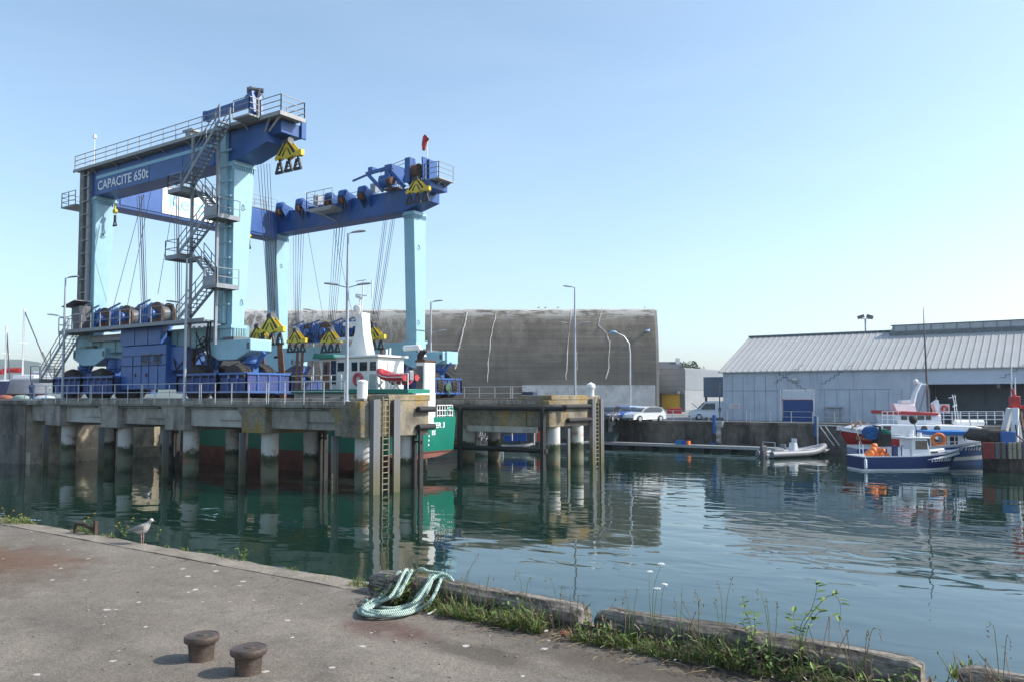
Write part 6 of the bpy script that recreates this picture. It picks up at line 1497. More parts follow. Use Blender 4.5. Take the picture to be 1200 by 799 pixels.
p = at_y(976, 484, SY0 - .5); b = MB(); b.box(p.x - .6, p.x + .6, SY0 - .7, SY0 - .1, GZ, GZ + 1.35); b.box(p.x - .75, p.x + .75, SY0 - .85, SY0 - .05, GZ + 1.35, GZ + 1.5); tag(b.build('utility_cabinet', mat('cabinet_grey', (.33,.36,.38), .7), bevel=.02), 'grey utility cabinet against the long shed wall right of the blue door', 'cabinet')
b = MB(); b.box(-33.6, SX0 - .02, SY0 + 3, SY0 + 12, 5.1, 7.3)
ann = thing('shed_annex', 'dark blue grey lean-to on posts left of the long shed', 'shed', (-32, SY0 + 6, GZ)); b.build('upper_wall', mat('annex_slate', (.14,.17,.22), .7, var=.1), ann)
for x, y in ((-33.4, SY0+3.2), (-33.4, SY0 + 11.8), (-31, SY0+3.2)):
    b = MB(); b.box(x - .1, x + .1, y - .1, y + .1, GZ, 5.1); b.build('post', m_dgrey, ann)
b = MB(); b.box(-33.3, SX0 - .1, SY0 + 11.4, SY0 + 11.6, GZ, 5.1); b.build('back_wall', m_rec, ann)
b = MB(); p = at_d(843, 447, 84); b.tube([(p.x, p.y, GZ), (p.x, p.y, p.z)], .07, 8); b.box(p.x - .12, p.x + .12, p.y - .1, p.y + .1, GZ + .9, GZ + 1.3); tag(b.build('dark_pole', m_dgrey), 'thin dark pole standing in front of the white van', 'pole')
# floodlight mast behind the shed roof
b = MB(); p = at_d(1014, 370, 110); b.tube([(p.x,p.y,GZ),(p.x,p.y,p.z - .4)], .12, 8); b.bar((p.x-.5,p.y-.35,p.z-.45),(p.x+.5,p.y+.35,p.z-.45),.1)
fm = thing('floodlight_mast', 'twin floodlight mast rising behind the pale shed roof', 'lamp post', (p.x,p.y,GZ)); b.build('mast', m_pole, fm)
for s in (-1, 1):
    b = MB(); M_ = Matrix.Translation((p.x + s*.5, p.y + s*.35, p.z - .15)) @ Matrix.Rotation(HEAD, 4, 'Z') @ Matrix.Rotation(s*.3, 4, 'Y'); b.box(-.4,.4,-.2,.2,-.25,.2,M_); b.build('floodlight', m_dgrey, fm)
# curved arm lamp in the car park
b = MB(); D_ = 86; p = at_d(738.5, 487, D_); q = at_d(738.5, 415, D_); t1 = at_d(737, 402, D_); t2 = at_d(731, 394, D_); t3 = at_d(722, 390, D_)
cl = thing('lamp_post', 'curved arm lamp post with pale blue head in front of the bunker', 'lamp post', (p.x, p.y, GZ)); b.tube([(p.x,p.y,GZ),(q.x,q.y,q.z),t1,t2,t3], [.12,.08,.07,.06,.05], 8); b.build('pole', m_galv, cl)
b = MB(); b.ico(tuple(at_d(718.5, 389.5, D_)), .3, 2, (1.5,1.2,.6)); b.build('lamp_head', mat('lamp_pale_blue', (.30,.45,.60), .4), cl)
# ================================================================== building with the yellow door
yc_ = at_d(802.5, 478, 135); 
Yb = thing('grey_warehouse', 'grey box warehouse with yellow door and canopy beyond the car park', 'warehouse', (yc_.x, yc_.y, GZ))
zt_ = at_d(802.5, 430.5, 135).z
m_clad = mat('grey_cladding', (.22,.24,.26), .6, .1, var=.08, scale=.3, bump=.05); m_clad2 = mat('pale_cladding', (.20,.22,.24), .5, .2, var=.1, scale=.2, bump=.05, stain=(.28,.30,.32), stain_amt=.4, stain_scale=(.6,.2,.6))
b = MB(); b.box(yc_.x - 30, yc_.x, yc_.y, yc_.y + 26, GZ - 1, zt_); b.build('block', m_clad, Yb)
b = MB(); b.box(yc_.x + .004, yc_.x + .12, yc_.y + .05, yc_.y + 25.9, (zt_+GZ)*.5, zt_ - .25); b.build('side_cladding', m_clad2, Yb)
b = MB(); b.box(yc_.x + .004, yc_.x + .06, yc_.y + .05, yc_.y + 25.9, GZ, (zt_+GZ)*.5 - .05); b.build('side_plinth', mat('pale_block_wall', (.25,.265,.275), .9, var=.12, scale=.6, bump=.2), Yb)
b = MB()
for k in range(1, 5): z = GZ + 3.2 + k * .95; b.box(yc_.x - 29.9, yc_.x - .05, yc_.y - .03, yc_.y - .003, z, z + .04)
b.build('cladding_joint', m_dgrey, Yb)
d0, d1 = at_y(776, 470, yc_.y), at_y(796.5, 461.5, yc_.y)
b = MB(); b.box(d0.x, d1.x, yc_.y - .06, yc_.y - .01, GZ, d1.z); b.build('yellow_door', mat('door_yellow', (.50,.32,.02), .5, var=.1), Yb)
b = MB(); b.box(d0.x - 1.5, yc_.x - .6, yc_.y - 1.5, yc_.y - .01, d1.z + .1, d1.z + .45); b.build('canopy', m_dgrey, Yb)
b = MB(); b.box(d1.x + .1, yc_.x - .05, yc_.y - .05, yc_.y - .005, GZ, d1.z + .05); b.box(d0.x - 3, d0.x - .1, yc_.y - .05, yc_.y - .005, GZ, d1.z + .05); b.build('dark_pier', m_dgrey, Yb)
# roofs and a tree beyond
hp_ = at_d(783, 431, 210); hs = thing('terrace_house', 'dark slate roofs with chimneys above the grey warehouse', 'house', (hp_.x, hp_.y, GZ), HEAD, local=True)
zb_ = at_d(783, 433, 210).z - GZ
b = MB(); b.box(-4.5, 4, 0, 8, 0, zb_); b.build('wall', m_conc_l, hs, org=(0,0,0))
b = MB(); b.prism([(-4.7, -.3, zb_), (-4.7, 8.3, zb_), (-4.7, 4, zb_ + 2.2)], (8.9, 0, 0)); rr_ = b.build('roof', mat('slate_roof', (.06,.065,.075), .7), hs, org=(0,0,0))
for x, s_, mm in ((-3.9, 1.3, mat('chimney_ochre', (.35,.25,.13), .9)), (3.1, 1.1, m_white)):
    b = MB(); b.box(x - .5, x + .5, 2.8, 3.8, zb_ + 1.2, zb_ + 2.0 + s_); b.build('chimney', mm, rr_, org=(0,0,0))
m_leafd = mat('dark_foliage', (.045,.075,.03), .8, var=.5, scale=1.5, bump=0)
def leafy_tree(p, h, r, label):
    t = thing('tree', label, 'tree', tuple(p)); b = MB(); b.tube([p, p + Vector((.1,0,h*.4)), p + Vector((0,.1,h*.75))], [r*.09, r*.07, r*.03], 7)
    for k in range(5): a = k*1.3; b.tube([p + Vector((0,0,h*.4)), p + Vector((math.cos(a)*r*.6, math.sin(a)*r*.6, h*.72))], [r*.05, r*.02], 5)
    b.build('trunk', mat('bark', (.10,.08,.06), .9), t)
    b = MB(); rg = random.Random(3)
    for _ in range(1500):
        u = Vector((rg.gauss(0,1), rg.gauss(0,1), rg.gauss(0,1))).normalized() * (rg.random() ** .4); cl_ = Vector((math.sin(u.x*7), math.cos(u.y*6), 0)) * r * .12
        c = p + Vector((u.x*r, u.y*r, h*.68 + u.z*h*.34)) + cl_; n = Vector((rg.gauss(0,1), rg.gauss(0,1), rg.gauss(0,1))).normalized(); a = n.orthogonal().normalized() * r*.09; c2 = n.cross(a)
        b.poly([c - a, c - c2*.6, c + a, c + c2*.6])
    b.build('crown', m_leafd, t, normals=False); return t
tp = at_d(808, 440, 190); tp.z = GZ; leafy_tree(tp, at_d(808, 423, 190).z - GZ, 3.0, 'small dark tree just right of the slate roofs')
tp = at_d(823, 440, 190); tp.z = GZ; leafy_tree(tp, at_d(823, 429, 190).z - GZ, 1.0, 'thin dark treetop peeping above the grey warehouse')
# ================================================================== vehicles
m_cglass = mat('car_glass', (.025,.03,.035), .05, bump=0, spec=.8); m_chr = mat('headlamp', (.70,.72,.74), .1, .2, bump=0)
def car(label, px, py_, D_, ang, col, cat='car', van=False, hood=False):
    p = at_d(px, py_, D_); nm = 'white_van' if van else 'parked_car'
    t = thing('delivery_van' if van else 'parked_car', label, cat, (p.x, p.y, GZ), ang, 'cars and van parked on the far quay', local=True)
    m_c = mat('car_paint_%d' % int(sum(c*1000*(i+1) for i, c in enumerate(col))), col, .25, var=.02, bump=0, coat=.6)
    if van: S = [(-2.4,.45),(-2.45,1.0),(-2.38,1.85),(-2.2,1.95),(.55,1.95),(.9,1.85),(1.6,1.15),(2.35,.95),(2.5,.75),(2.5,.35)]; wb = (-1.5, 1.55); wd = .92
    else: S = [(-2.0,.4),(-2.05,.8),(-1.9,1.05),(-1.55,1.38),(-.9,1.5),(.1,1.5),(.55,1.36),(1.05,.98),(1.8,.85),(2.05,.62),(2.08,.35)]; wb = (-1.25, 1.3); wd = .86
    b = MB(); rings = []
    for y, k, dz in ((-wd*.93, .97, 0), (-wd, 1, 0), (wd, 1, 0), (wd*.93, .97, 0)):
        rings.append([(x*k, y*(1 - .16*max(0, (z-.95)/.8)), .28 if i in (0, len(S)-1) else z*(.985 if abs(y) < wd else 1)) for i, (x, z) in enumerate(S)])
    b.loft(rings); bd_ = b.build('body', m_c, t, org=(0,0,0), bevel=.04)
    b = MB()
    for s in (-1, 1):
        f = lambda x, z: (x, s*(wd*(1 - .16*max(0,(z-.95)/.8)) + .006), z)
        w = [f(-.1,1.1), f(1.4,1.1), f(.88,1.72), f(-.1,1.75)] if van else [f(-1.5,1.0), f(.95,.98), f(.5,1.3), f(.1,1.42), f(-.9,1.42), f(-1.45,1.3)]
        b.poly(w)
    b.build('side_window', m_cglass, t, org=(0,0,0), normals=False)
    b = MB()
    if van: b.hexa([(1.62,-.78,1.17),(1.64,-.78,1.19),(1.64,.78,1.19),(1.62,.78,1.17)],[(.93,-.7,1.84),(.95,-.7,1.86),(.95,.7,1.86),(.93,.7,1.84)])
    else:
        b.hexa([(1.06,-.76,1.0),(1.09,-.76,1.0),(1.09,.76,1.0),(1.06,.76,1.0)],[(.58,-.68,1.37),(.61,-.68,1.37),(.61,.68,1.37),(.58,.68,1.37)]); b.hexa([(-1.95,-.74,1.06),(-1.92,-.74,1.06),(-1.92,.74,1.06),(-1.95,.74,1.06)],[(-1.6,-.66,1.37),(-1.57,-.66,1.37),(-1.57,.66,1.37),(-1.6,.66,1.37)])
    b.build('windscreen', m_cglass, t, org=(0,0,0))
    for x in wb:
        for s in (-1, 1):
            b = MB(); b.lathe([(.2,-.1),(.3,-.11),(.32,-.06),(.32,.06),(.3,.11),(.2,.1)], (x, s*(wd - .08), .32), 20, 'y'); wl = b.build('wheel', m_black, t, org=(0,0,0)); b = MB(); b.lathe([(.01,-.115),(.2,-.105),(.2,.105),(.01,.115)], (x, s*(wd - .08), .32), 14, 'y'); b.build('hubcap', m_galv, wl, org=(0,0,0))
    xf = 2.42 if van else 1.98; zf = .8 if van else .66
    for s in (-1, 1):
        b = MB(); b.ico((xf, s*wd*.74, zf), .16, 2, (.6,1.2,.6)); b.build('headlight', m_chr, t, org=(0,0,0))
    b = MB(); b.box(xf + .02, xf + .13, -wd*.85, wd*.85, .3, .42); b.box(-xf-.12,-xf-.02,-wd*.85,wd*.85,.35,.5); b.build('bumper', m_dgrey, t, org=(0,0,0), bevel=.03)
    if hood: b = MB(); b.bar((1.6,0,1.2),(2.25,0,1.75),1.4,.05, up=(0,0,1)); b.build('raised_bonnet', m_c, t, org=(0,0,0))
    return t
A_ = HEAD
car('dark grey car nose on beside the far pier end', 714, 489, 82, A_ - R(118), (.06,.065,.075)); car('white hatchback with purple bin in front of it', 756, 489, 80, A_ + R(-150), (.75,.75,.74))
car('blue car mostly hidden behind the white post', 729, 489, 84, A_ - R(90), (.03,.09,.30)); car('pale blue car between the white post and the white hatchback', 741, 488, 84.5, A_ - R(85), (.35,.45,.58))
car('white van with raised bonnet at the corner of the long shed', 836, 486, 87, A_ + math.pi - R(8), (.62,.66,.72), 'van', True, True)
def low_box(px, py, D_, w_, h_, m, name, label, cat):
    p = at_d(px, py, D_) if D_ > 100 else at_y(px, py, D_); b = MB(); M_ = Matrix.Translation((p.x, p.y, GZ)) @ Matrix.Rotation(HEAD, 4, 'Z'); b.box(-w_/2, w_/2, -w_*.4, w_*.4, 0, h_*.9, M_); b.box(-w_/2 - .03, w_/2 + .03, -w_*.43, w_*.43, h_*.9, h_, M_)
    return tag(b.build(name, m, bevel=.03), label, cat)
low_box(755, 491, 78.3, .95, 1.05, mat('purple_bin', (.035,.012,.028), .6), 'wheelie_bin', 'dark purple bin standing before the white hatchback', 'bin')
low_box(730.5, 492, 78.0, .62, 1.4, mat('white_cabinet', (.70,.71,.72), .6), 'service_cabinet', 'white service cabinet on the far quay edge', 'cabinet')
low_box(790, 481, 120, 1.9, .8, m_red, 'barrier_block', 'red barrier block before the yellow door', 'barrier')
low_box(716, 489.5, 78.0, .8, .42, mat('yellow_drum_paint', (.60,.42,.03), .5), 'buoy_drum', 'yellow and blue drum on the quay edge beside the dark car', 'drum')
low_box(696, 480, 80, .6, 1.7, m_white, 'white_tank', 'rounded white tank behind the ladder of the far pier', 'tank')
# ---- railing along the far quay
def quay_fence(x0, x1, label):
    t = thing('quay_railing', label, 'railing', ((x0+x1)/2, FQY + .1, GZ), group='railings along the far quay'); n = round((x1 - x0)/2.0)
    for i in range(n + 1): x = x0 + (x1-x0)*i/n; b = MB(); b.box(x-.03,x+.03,FQY+.07,FQY+.13,GZ,GZ+1.05); b.build('post', m_galv, t)
    for z in (.55, 1.05): b = MB(); b.tube([(x0,FQY+.1,GZ+z),(x1,FQY+.1,GZ+z)], .025, 6); b.build('rail', m_galv, t)
quay_fence(-41, -26, 'grey railing on the far quay before the car park'); quay_fence(-25.6, -16, 'grey railing on the far quay before the blue roller door'); quay_fence(-12, 12, 'grey railing on the far quay behind the moored trawlers')
# mooring piles and posts on the far quay wall
for px, lab, mm in ((711, 'dark mooring pile in front of the quay wall by the green skip', m_gdark), (837, 'blue topped mooring pile holding the pontoon', m_bblue), (956.5, 'blue mooring pile with bracket at the pontoon end', m_bblue)):
    p = at_y(px, 500, 76.6); b = MB(); b.tube([(p.x,76.6,-2),(p.x,76.6,1.6)], .17, 10); o = thing('mooring_pile', lab, 'mooring pile', (p.x,76.6,0), group='piles of the pontoon'); b.build('shaft', m_gdark, o); b = MB(); b.tube([(p.x,76.6,1.6),(p.x,76.6,3.4)], .17, 10); b.box(p.x-.3,p.x+.3,76.3,76.4,.5,.75); b.build('collar', mm, o)
for px in (716, 842):
    p = at_y(px, 500, 77.1); b = MB(); b.box(p.x-.5,p.x+.5,76.85,77.2,2.2,FQZ+.05); b.box(p.x-.25,p.x+.25,76.9,77.2,-1,2.2); b.ico((p.x,76.9,1.6),.35,2); b.ico((p.x-.1,76.9,.9),.28,2); struct(b.build('wall_buttress', m_conc_l))
# ---- pontoon
px0, px1 = at_y(690, 520, 75).x, at_y(968, 526, 74.6).x
PT = thing('pontoon', 'long low floating pontoon below the far quay wall', 'pontoon', ((px0+px1)/2, 75.5, 0))
b = MB(); b.box(px0, px1, 74.4, 76.2, .42, .55); b.build('deck', mat('grey_planks', (.33,.32,.31), .85, var=.2, scale=3, bump=.2), PT)
b = MB(); b.box(px0, px1, 74.36, 74.42, .30, .56); b.box(px0, px1, 74.32, 74.36, .5, .56); b.build('edge_beam', m_galv, PT)
n = 9
for k in range(n): x = px0 + (px1-px0)*(k+.1)/n; b = MB(); b.box(x, x + (px1-px0)/n*.72, 74.45, 76.1, -.4, .40); b.build('float', m_gdark, PT, bevel=.05)
def pcrate(px, m, label, w_=.7, h_=.35):
    p = at_y(px, 521, 75); b = MB(); b.box(p.x-w_/2,p.x+w_/2,74.7,75.3,.56,.6)
    for a in ((-w_/2,w_/2,74.7,74.74),(-w_/2,w_/2,75.26,75.3),(-w_/2,-w_/2+.04,74.74,75.26),(w_/2-.04,w_/2,74.74,75.26)): b.box(p.x+a[0],p.x+a[1],a[2],a[3],.6,.56+h_)
    tag(b.build('fish_crate', m), label, 'crate', 'crates on the pontoon')
pcrate(797, mat('cyan_crate', (.02,.22,.50), .5), 'light blue crate on the pontoon'); pcrate(803, m_crate, 'deep blue crate on the pontoon, middle of three', .5); pcrate(807, m_orange, 'orange crate on the pontoon', .25)
p = at_y(712, 517, 76.0); b = MB(); b.hexa([(p.x-1.1,75.4,.56),(p.x+1.1,75.4,.56),(p.x+1.1,76.2,.56),(p.x-1.1,76.2,.56)],[(p.x-1.25,75.3,1.5),(p.x+1.25,75.3,1.5),(p.x+1.25,76.3,1.5),(p.x-1.25,76.3,1.5)]); b.bar((p.x-1.3,75.28,1.5),(p.x+1.3,75.28,1.5),.08); tag(b.build('skip', mat('skip_green', (.05,.09,.08), .7, var=.2), bevel=.02), 'dark green skip on the pontoon left end', 'skip')
b = MB(); q = at_y(958, 515, 76.3); b.bar((q.x, 76.4, .6), (q.x, 76.4, 3.4), .12); b.bar((q.x, 76.4, 2.6), (q.x+2.5, 76.6, 2.55), .1); b.bar((q.x+.2, 76.4, 2.5), (q.x+1.4, 76.4, .8), .08); b.bar((q.x+.6, 76.7, 2.5), (q.x+1.8, 76.7, .8), .08); b.build('gangway', m_galv, PT)
# ================================================================== boatyard at far left
def yacht(px_m, py_top, px0, px1, py0, py1, D_, hm, label, cover=None, stay=None):
    a, c = at_d(px0, py1, D_), at_d(px1, py1, D_); Lk = (c - a).length; an = math.atan2(c.y - a.y, c.x - a.x)
    z0, z1 = at_d(px0, py1, D_).z, at_d(px0, py0, D_).z
    t = boat('sailing_yacht', label, 'yacht', (a.x, a.y, z0), an, 'yachts ashore in the boatyard')
    _, rr = hull_mesh(Lk, Lk*.28, lambda t_: (z1 - z0)*(1 + .1*t_), .5, hb, hw, Lk*.1, (.12, .9, 1.0), nst=10)
    build_hull(t, 'hull', [m_antid, hm, m_gelw], [0, 0, 1, 1, 2], rr, 2, .05)
    b = MB(); b.box(Lk*.3, Lk*.7, -Lk*.08, Lk*.08, (z1-z0), (z1-z0)+.45); b.build('coachroof', m_gelw, t, bevel=.08)
    h = at_d(px_m, py_top, D_).z - z0; mxp = ((at_d(px_m, py0, D_) - a).length)
    b = MB(); b.tube([(mxp,0,z1-z0),(mxp,0,h)], .11, 8); b.bar((mxp,-.8,h*.6),(mxp,.8,h*.6),.05); b.build('mast', m_white, t)
    b = MB(); b.tube([(mxp,0,h*.98),(Lk*.98,0,z1-z0)], .07, 5); b.build('forestay', m_rope_w, t)
    if cover:
        b = MB(); b.tube([(mxp - .2,0,z1-z0+1.0),(mxp - Lk*.36,0,z1-z0+.95)], .3, 8); b.build('sail_cover', cover, t)
    return t
yacht(20, 362, -2, 62, 443.5, 461, 95, mat('grey_hull', (.38,.40,.43), .5), 'grey hulled yacht ashore with tall white mast and red sail cover', m_red)
yacht(3, 382, -40, 12, 446, 462, 92, mat('navy_hull', (.02,.03,.08), .5), 'navy yacht ashore at the far left edge with white mast', m_red)
yacht(36, 410, 30, 62, 438, 455, 140, m_gelw, 'distant white yacht with low mast behind the grey yacht')
for k, (px, D_, w_, h_, m, lab) in enumerate(((25, 85, 2.2, .9, mat('tarp_green', (.22,.30,.26), .8), 'pale green tarpaulin heap behind the pier railing'), (52, 84, 2.6, .8, mat('tarp_pale', (.45,.52,.58), .7), 'pale blue upturned dinghy behind the pier railing'), (6, 86, 2.2, .9, mat('tarp_red', (.30,.10,.07), .8), 'reddish heap behind the pier railing at the far left'))):
    p = at_d(px, 470, D_); b = MB(); b.ico((p.x, p.y, LZ + .1), w_/2, 2, (1.2, .7, h_/w_*.9)); tag(b.build('covered_heap', m), lab, 'tarpaulin')
# ================================================================== near quay: timbers, bollards, hoop, rope, can
m_timb = mat('weathered_timber', (.20,.178,.15), .95, var=.5, scale=2.2, bump=1, bscale=14, stain=(.035,.028,.022), stain_amt=.92, stain_scale=(.9,14,14), stain_pos=.45, fine=.3)
def timber(x0, x1, label, h=.21, y0=QE - .31, y1=QE - .08, tilt=0.):
    b = MB(); n = max(6, int((x1 - x0) / .08)); rg = random.Random(int(x0*100)); rings = []
    for i in range(n + 1):
        t = i / n; x = x0 + (x1 - x0) * t; e = .035 * (1 if i in (0, n) else 0); w = lambda s: rg.uniform(-s, s)
        z1 = QZ + h + tilt * t + .007*math.sin(x*2.1) + .004*math.sin(x*7) - e
        rings.append([(x + w(.012), y0 + w(.008), QZ - .02), (x + w(.012), y0 - .0 + w(.012), z1 - .05), (x + w(.01), y0 + .045 + w(.012), z1 + w(.006)), (x, (y0+y1)/2, z1 + .004 + w(.008)), (x, y1 - .045 + w(.012), z1 + w(.006)), (x, y1 + w(.012), z1 - .05), (x, y1, QZ - .02)])
    b.loft(rings); return tag(b.build('timber_kerb', m_timb), label, 'timber beam', 'timber kerbs along the near quay')
T0 = at_y(441, 665, QE - .2).x; T1 = at_y(686, 708, QE - .2).x; T2 = at_y(704, 708, QE - .2).x; T3 = at_y(1081, 772, QE - .2).x; T4 = at_y(1123, 772, QE - .2).x
timber(T0, T1, 'weathered timber kerb under the green rope, left of the gap'); timber(T2, T3, 'long weathered timber kerb in the middle of the weeds'); timber(T4, 3.5, 'weathered timber kerb running off the right edge')
def make_rusty_bollard(px, py, label, r):
    p = at_z(px, py, QZ); b = MB(); b.lathe([(r*.72, -.02), (r*.70, .01), (r*.74, .09), (r*.80, .138), (r*.97, .142), (r*1.0, .15), (r*1.0, .178), (r*.97, .188), (r*.93, .191), (r*.90, .187), (r*.35, .193), (0, .194)], (p.x, p.y, QZ), 36)
    b.lathe([(r*.3, .19), (r*.29, .199), (0, .20)], (p.x + r*.1, p.y, QZ), 16)
    tag(b.build('mooring_bollard', mat('bollard_iron', (.10,.075,.06), .55, .35, var=.45, scale=9, bump=.15, bscale=60, stain=(.20,.10,.055), stain_amt=.5, stain_scale=(7,7,4), stain_pos=.55, fine=.3)), label, 'bollard', 'squat iron bollards in the foreground')
make_rusty_bollard(236, 772, 'squat rusty iron bollard, farther left of the pair', .133); make_rusty_bollard(291, 788, 'squat rusty iron bollard nearest the bottom edge', .133)
p, q = at_z(88, 625, QZ), at_z(112, 627, QZ); b = MB(); b.tube([p + Vector((0,0,-.02)), p + Vector((0,0,.10)), p + Vector((.03,0,.155)), lerp(p,q,.45) + Vector((0,0,.15)), lerp(p,q,.9) + Vector((0,0,.08)), q + Vector((0,0,.15)), q + Vector((0,0,-.02))], .028, 8)
b.bar(q + Vector((0,0,-.02)), q + Vector((0,0,.22)), .05, .05)
tag(b.build('mooring_hoop', mat('hoop_rust', (.06,.035,.024), .8, var=.4, scale=8, bump=.4)), 'bent rusty mooring hoop among yellow flowers on the quay edge', 'mooring hoop')
# ---- the pale green mooring rope: strands looped over the timber and back
m_rp = bpy.data.materials.new('pale_green_rope'); m_rp.use_nodes = True
def _rope():
    nt = m_rp.node_tree; bs = nt.nodes['Principled BSDF']; L = nt.links.new
    tc = _n(nt, 'ShaderNodeTexCoord'); wv = _n(nt, 'ShaderNodeTexWave'); wv.bands_direction = 'DIAGONAL'; wv.inputs['Scale'].default_value = 26; wv.inputs['Distortion'].default_value = 2.; L(tc.outputs['Object'], wv.inputs['Vector'])
    no = _n(nt, 'ShaderNodeTexNoise'); no.inputs['Scale'].default_value = 7; L(tc.outputs['Object'], no.inputs['Vector'])
    mx = _n(nt, 'ShaderNodeMix', data_type='RGBA'); L(no.outputs['Fac'], mx.inputs['Factor']); mx.inputs[6].default_value = (.27,.45,.39,1); mx.inputs[7].default_value = (.56,.65,.57,1)
    L(mx.outputs[2], bs.inputs['Base Color']); bs.inputs['Roughness'].default_value = .85
    bp = _n(nt, 'ShaderNodeBump'); bp.inputs['Strength'].default_value = .9; bp.inputs['Distance'].default_value = .012; L(wv.outputs['Fac'], bp.inputs['Height']); L(bp.outputs['Normal'], bs.inputs['Normal'])
_rope()
def smooth(pts, n=8):
    P = [Vector(p) for p in pts]; out = []
    for i in range(len(P) - 1):
        a, b_, c, d = P[max(i-1,0)], P[i], P[i+1], P[min(i+2, len(P)-1)]
        for k in range(n):
            t = k / n; out.append(.5*((2*b_) + (c - a)*t + (2*a - 5*b_ + 4*c - d)*t*t + (3*b_ - a - 3*c + d)*t**3))
    return out + [P[-1]]
ROPE = thing('mooring_rope', 'loose coil of pale green mooring rope draped over the timber kerb', 'rope', (-5.5, 6.2, QZ))
rr = .0185
def G(px, py, h=0.): v = at_z(px, py, QZ + rr + (h if h > .11 else h * .6)); return v
tz = QZ + .235
def T(px): v = at_y(px, 680, QE - .2); v.z = tz; return v
def TB(px, dz=-.25): v = at_y(px, 680, QE + .01); v.z = tz + dz; return v
strands = [
    [TB(478), T(475), G(464, 694, .10), G(447, 704), G(428, 710), G(420, 716, .0), G(430, 720, .0), G(455, 721), G(480, 717), G(500, 710, .02), G(508, 698, .10), T(512), TB(520)],
    [TB(484), T(480), G(468, 696, .12), G(450, 702, .04), G(437, 705, .04), G(424, 712, .04), G(436, 716, .05), G(462, 715, .04), G(484, 708, .05), G(497, 697, .12), T(505), TB(514, -.4)],
    [TB(471), T(468), G(456, 690, .10), G(450, 699, .02), G(462, 697, .0), G(470, 694, .05)],
    [T(516), G(515, 690, .12), G(509, 702, .05), G(496, 712, .0), G(468, 720, .03), G(440, 721, .04), G(425, 718, .05), G(429, 708, .06), G(447, 700, .07), G(470, 699, .02)],
    [TB(536, -.3), T(530), T(518) + Vector((0,-.03,.04)), G(503, 682, .20), G(490, 696, .12), G(482, 706, .06), G(463, 712, .03), G(444, 711, .02), G(433, 706, .06), G(428, 702, .05)],
    [G(431, 684, .02), G(440, 680, .08), G(451, 678, .12), G(453, 688, .07), G(446, 698, .03), G(440, 706, .07), G(426, 714, .07), G(448, 719, .07), G(476, 715, .07), G(492, 706, .09), G(502, 690, .18), T(508) + Vector((0,0,.03))],
    [TB(476, -.5), T(477) + Vector((0,0,.03)), G(459, 697, .16), G(441, 706, .07), G(430, 713, .035), G(444, 716, .10), G(470, 713, .07), G(489, 702, .13), T(514) + Vector((0,-.03,.02)), TB(524, -.5)],
    [T(481) + Vector((0,.02,.03)), G(470, 690, .20), G(453, 701, .10), G(434, 712, .08), G(429, 717, .05), G(450, 721, .035), G(474, 719, .04), G(494, 711, .05), G(507, 700, .14), T(518) + Vector((0,0,.02))],
    [TB(474), T(490) + Vector((0,0,.05)), T(503) + Vector((0,0,.045)), T(520) + Vector((0,.04,.03)), TB(534, -.15)],
]
def twisted(b, pts, r, pitch=.06, n=3):
    P = [Vector(p) for p in pts]; L_ = [0]
    for p, q in zip(P, P[1:]): L_.append(L_[-1] + (q - p).length)
    tot = L_[-1]; N = int(tot / .011); C = []; j = 0
    for i in range(N + 1):
        d = tot * i / N
        while j < len(P) - 2 and L_[j+1] < d: j += 1
        C.append(P[j].lerp(P[j+1], min(1, (d - L_[j]) / max(1e-6, L_[j+1] - L_[j]))))
    for k in range(n):
        out = []
        for i, c in enumerate(C):
            d = (C[min(i+1, N)] - C[max(i-1, 0)]).normalized(); u = d.cross(Vector((0,0,1))); u = u.normalized() if u.length > .05 else Vector((1,0,0)); v = u.cross(d)
            a = 2*math.pi*(tot*i/N/pitch + k/n); out.append(c + (u*math.cos(a) + v*math.sin(a)) * r*.44)
        b.tube(out, r*.62, 6)
for s in strands:
    b = MB(); twisted(b, smooth(s, 8), .0175); b.build('rope_strand', m_rp, ROPE)
b = MB(); b.tube(smooth([G(501, 719), G(506, 717, .0), G(511, 713, .01)], 6), [.008]*12 + [.003], 6); tag(b.build('rope_end', mat('frayed_rope', (.55,.58,.52), .9)), 'short frayed scrap of rope lying right of the coil', 'rope scrap')
# ---- crushed red can
cp = at_z(664, 745, QZ); b = MB(); rings = []
for i in range(9):
    t = i / 8; rings.append([(( t - .5) * .115, .033*math.cos(a)*(1 + .12*math.sin(7*t+a*2)), .018 + .017*math.sin(a)*(1+.35*math.sin(9*t+a*3)) ) for a in [k*2*math.pi/14 for k in range(14)]])
M_ = Matrix.Translation(cp) @ Matrix.Rotation(-.5, 4, 'Z'); rings = [[M_ @ Vector(v) for v in r] for r in rings]; b.smooth = True; b.loft(rings)
can = tag(b.build('crushed_can', mat('can_red', (.55,.02,.05), .3, .3, var=.15, scale=30, bump=.2, stain=(.75,.72,.72), stain_amt=.95, stain_scale=(16,16,16), stain_pos=.52)), 'crushed red and white drinks can at the edge of the weeds', 'can')
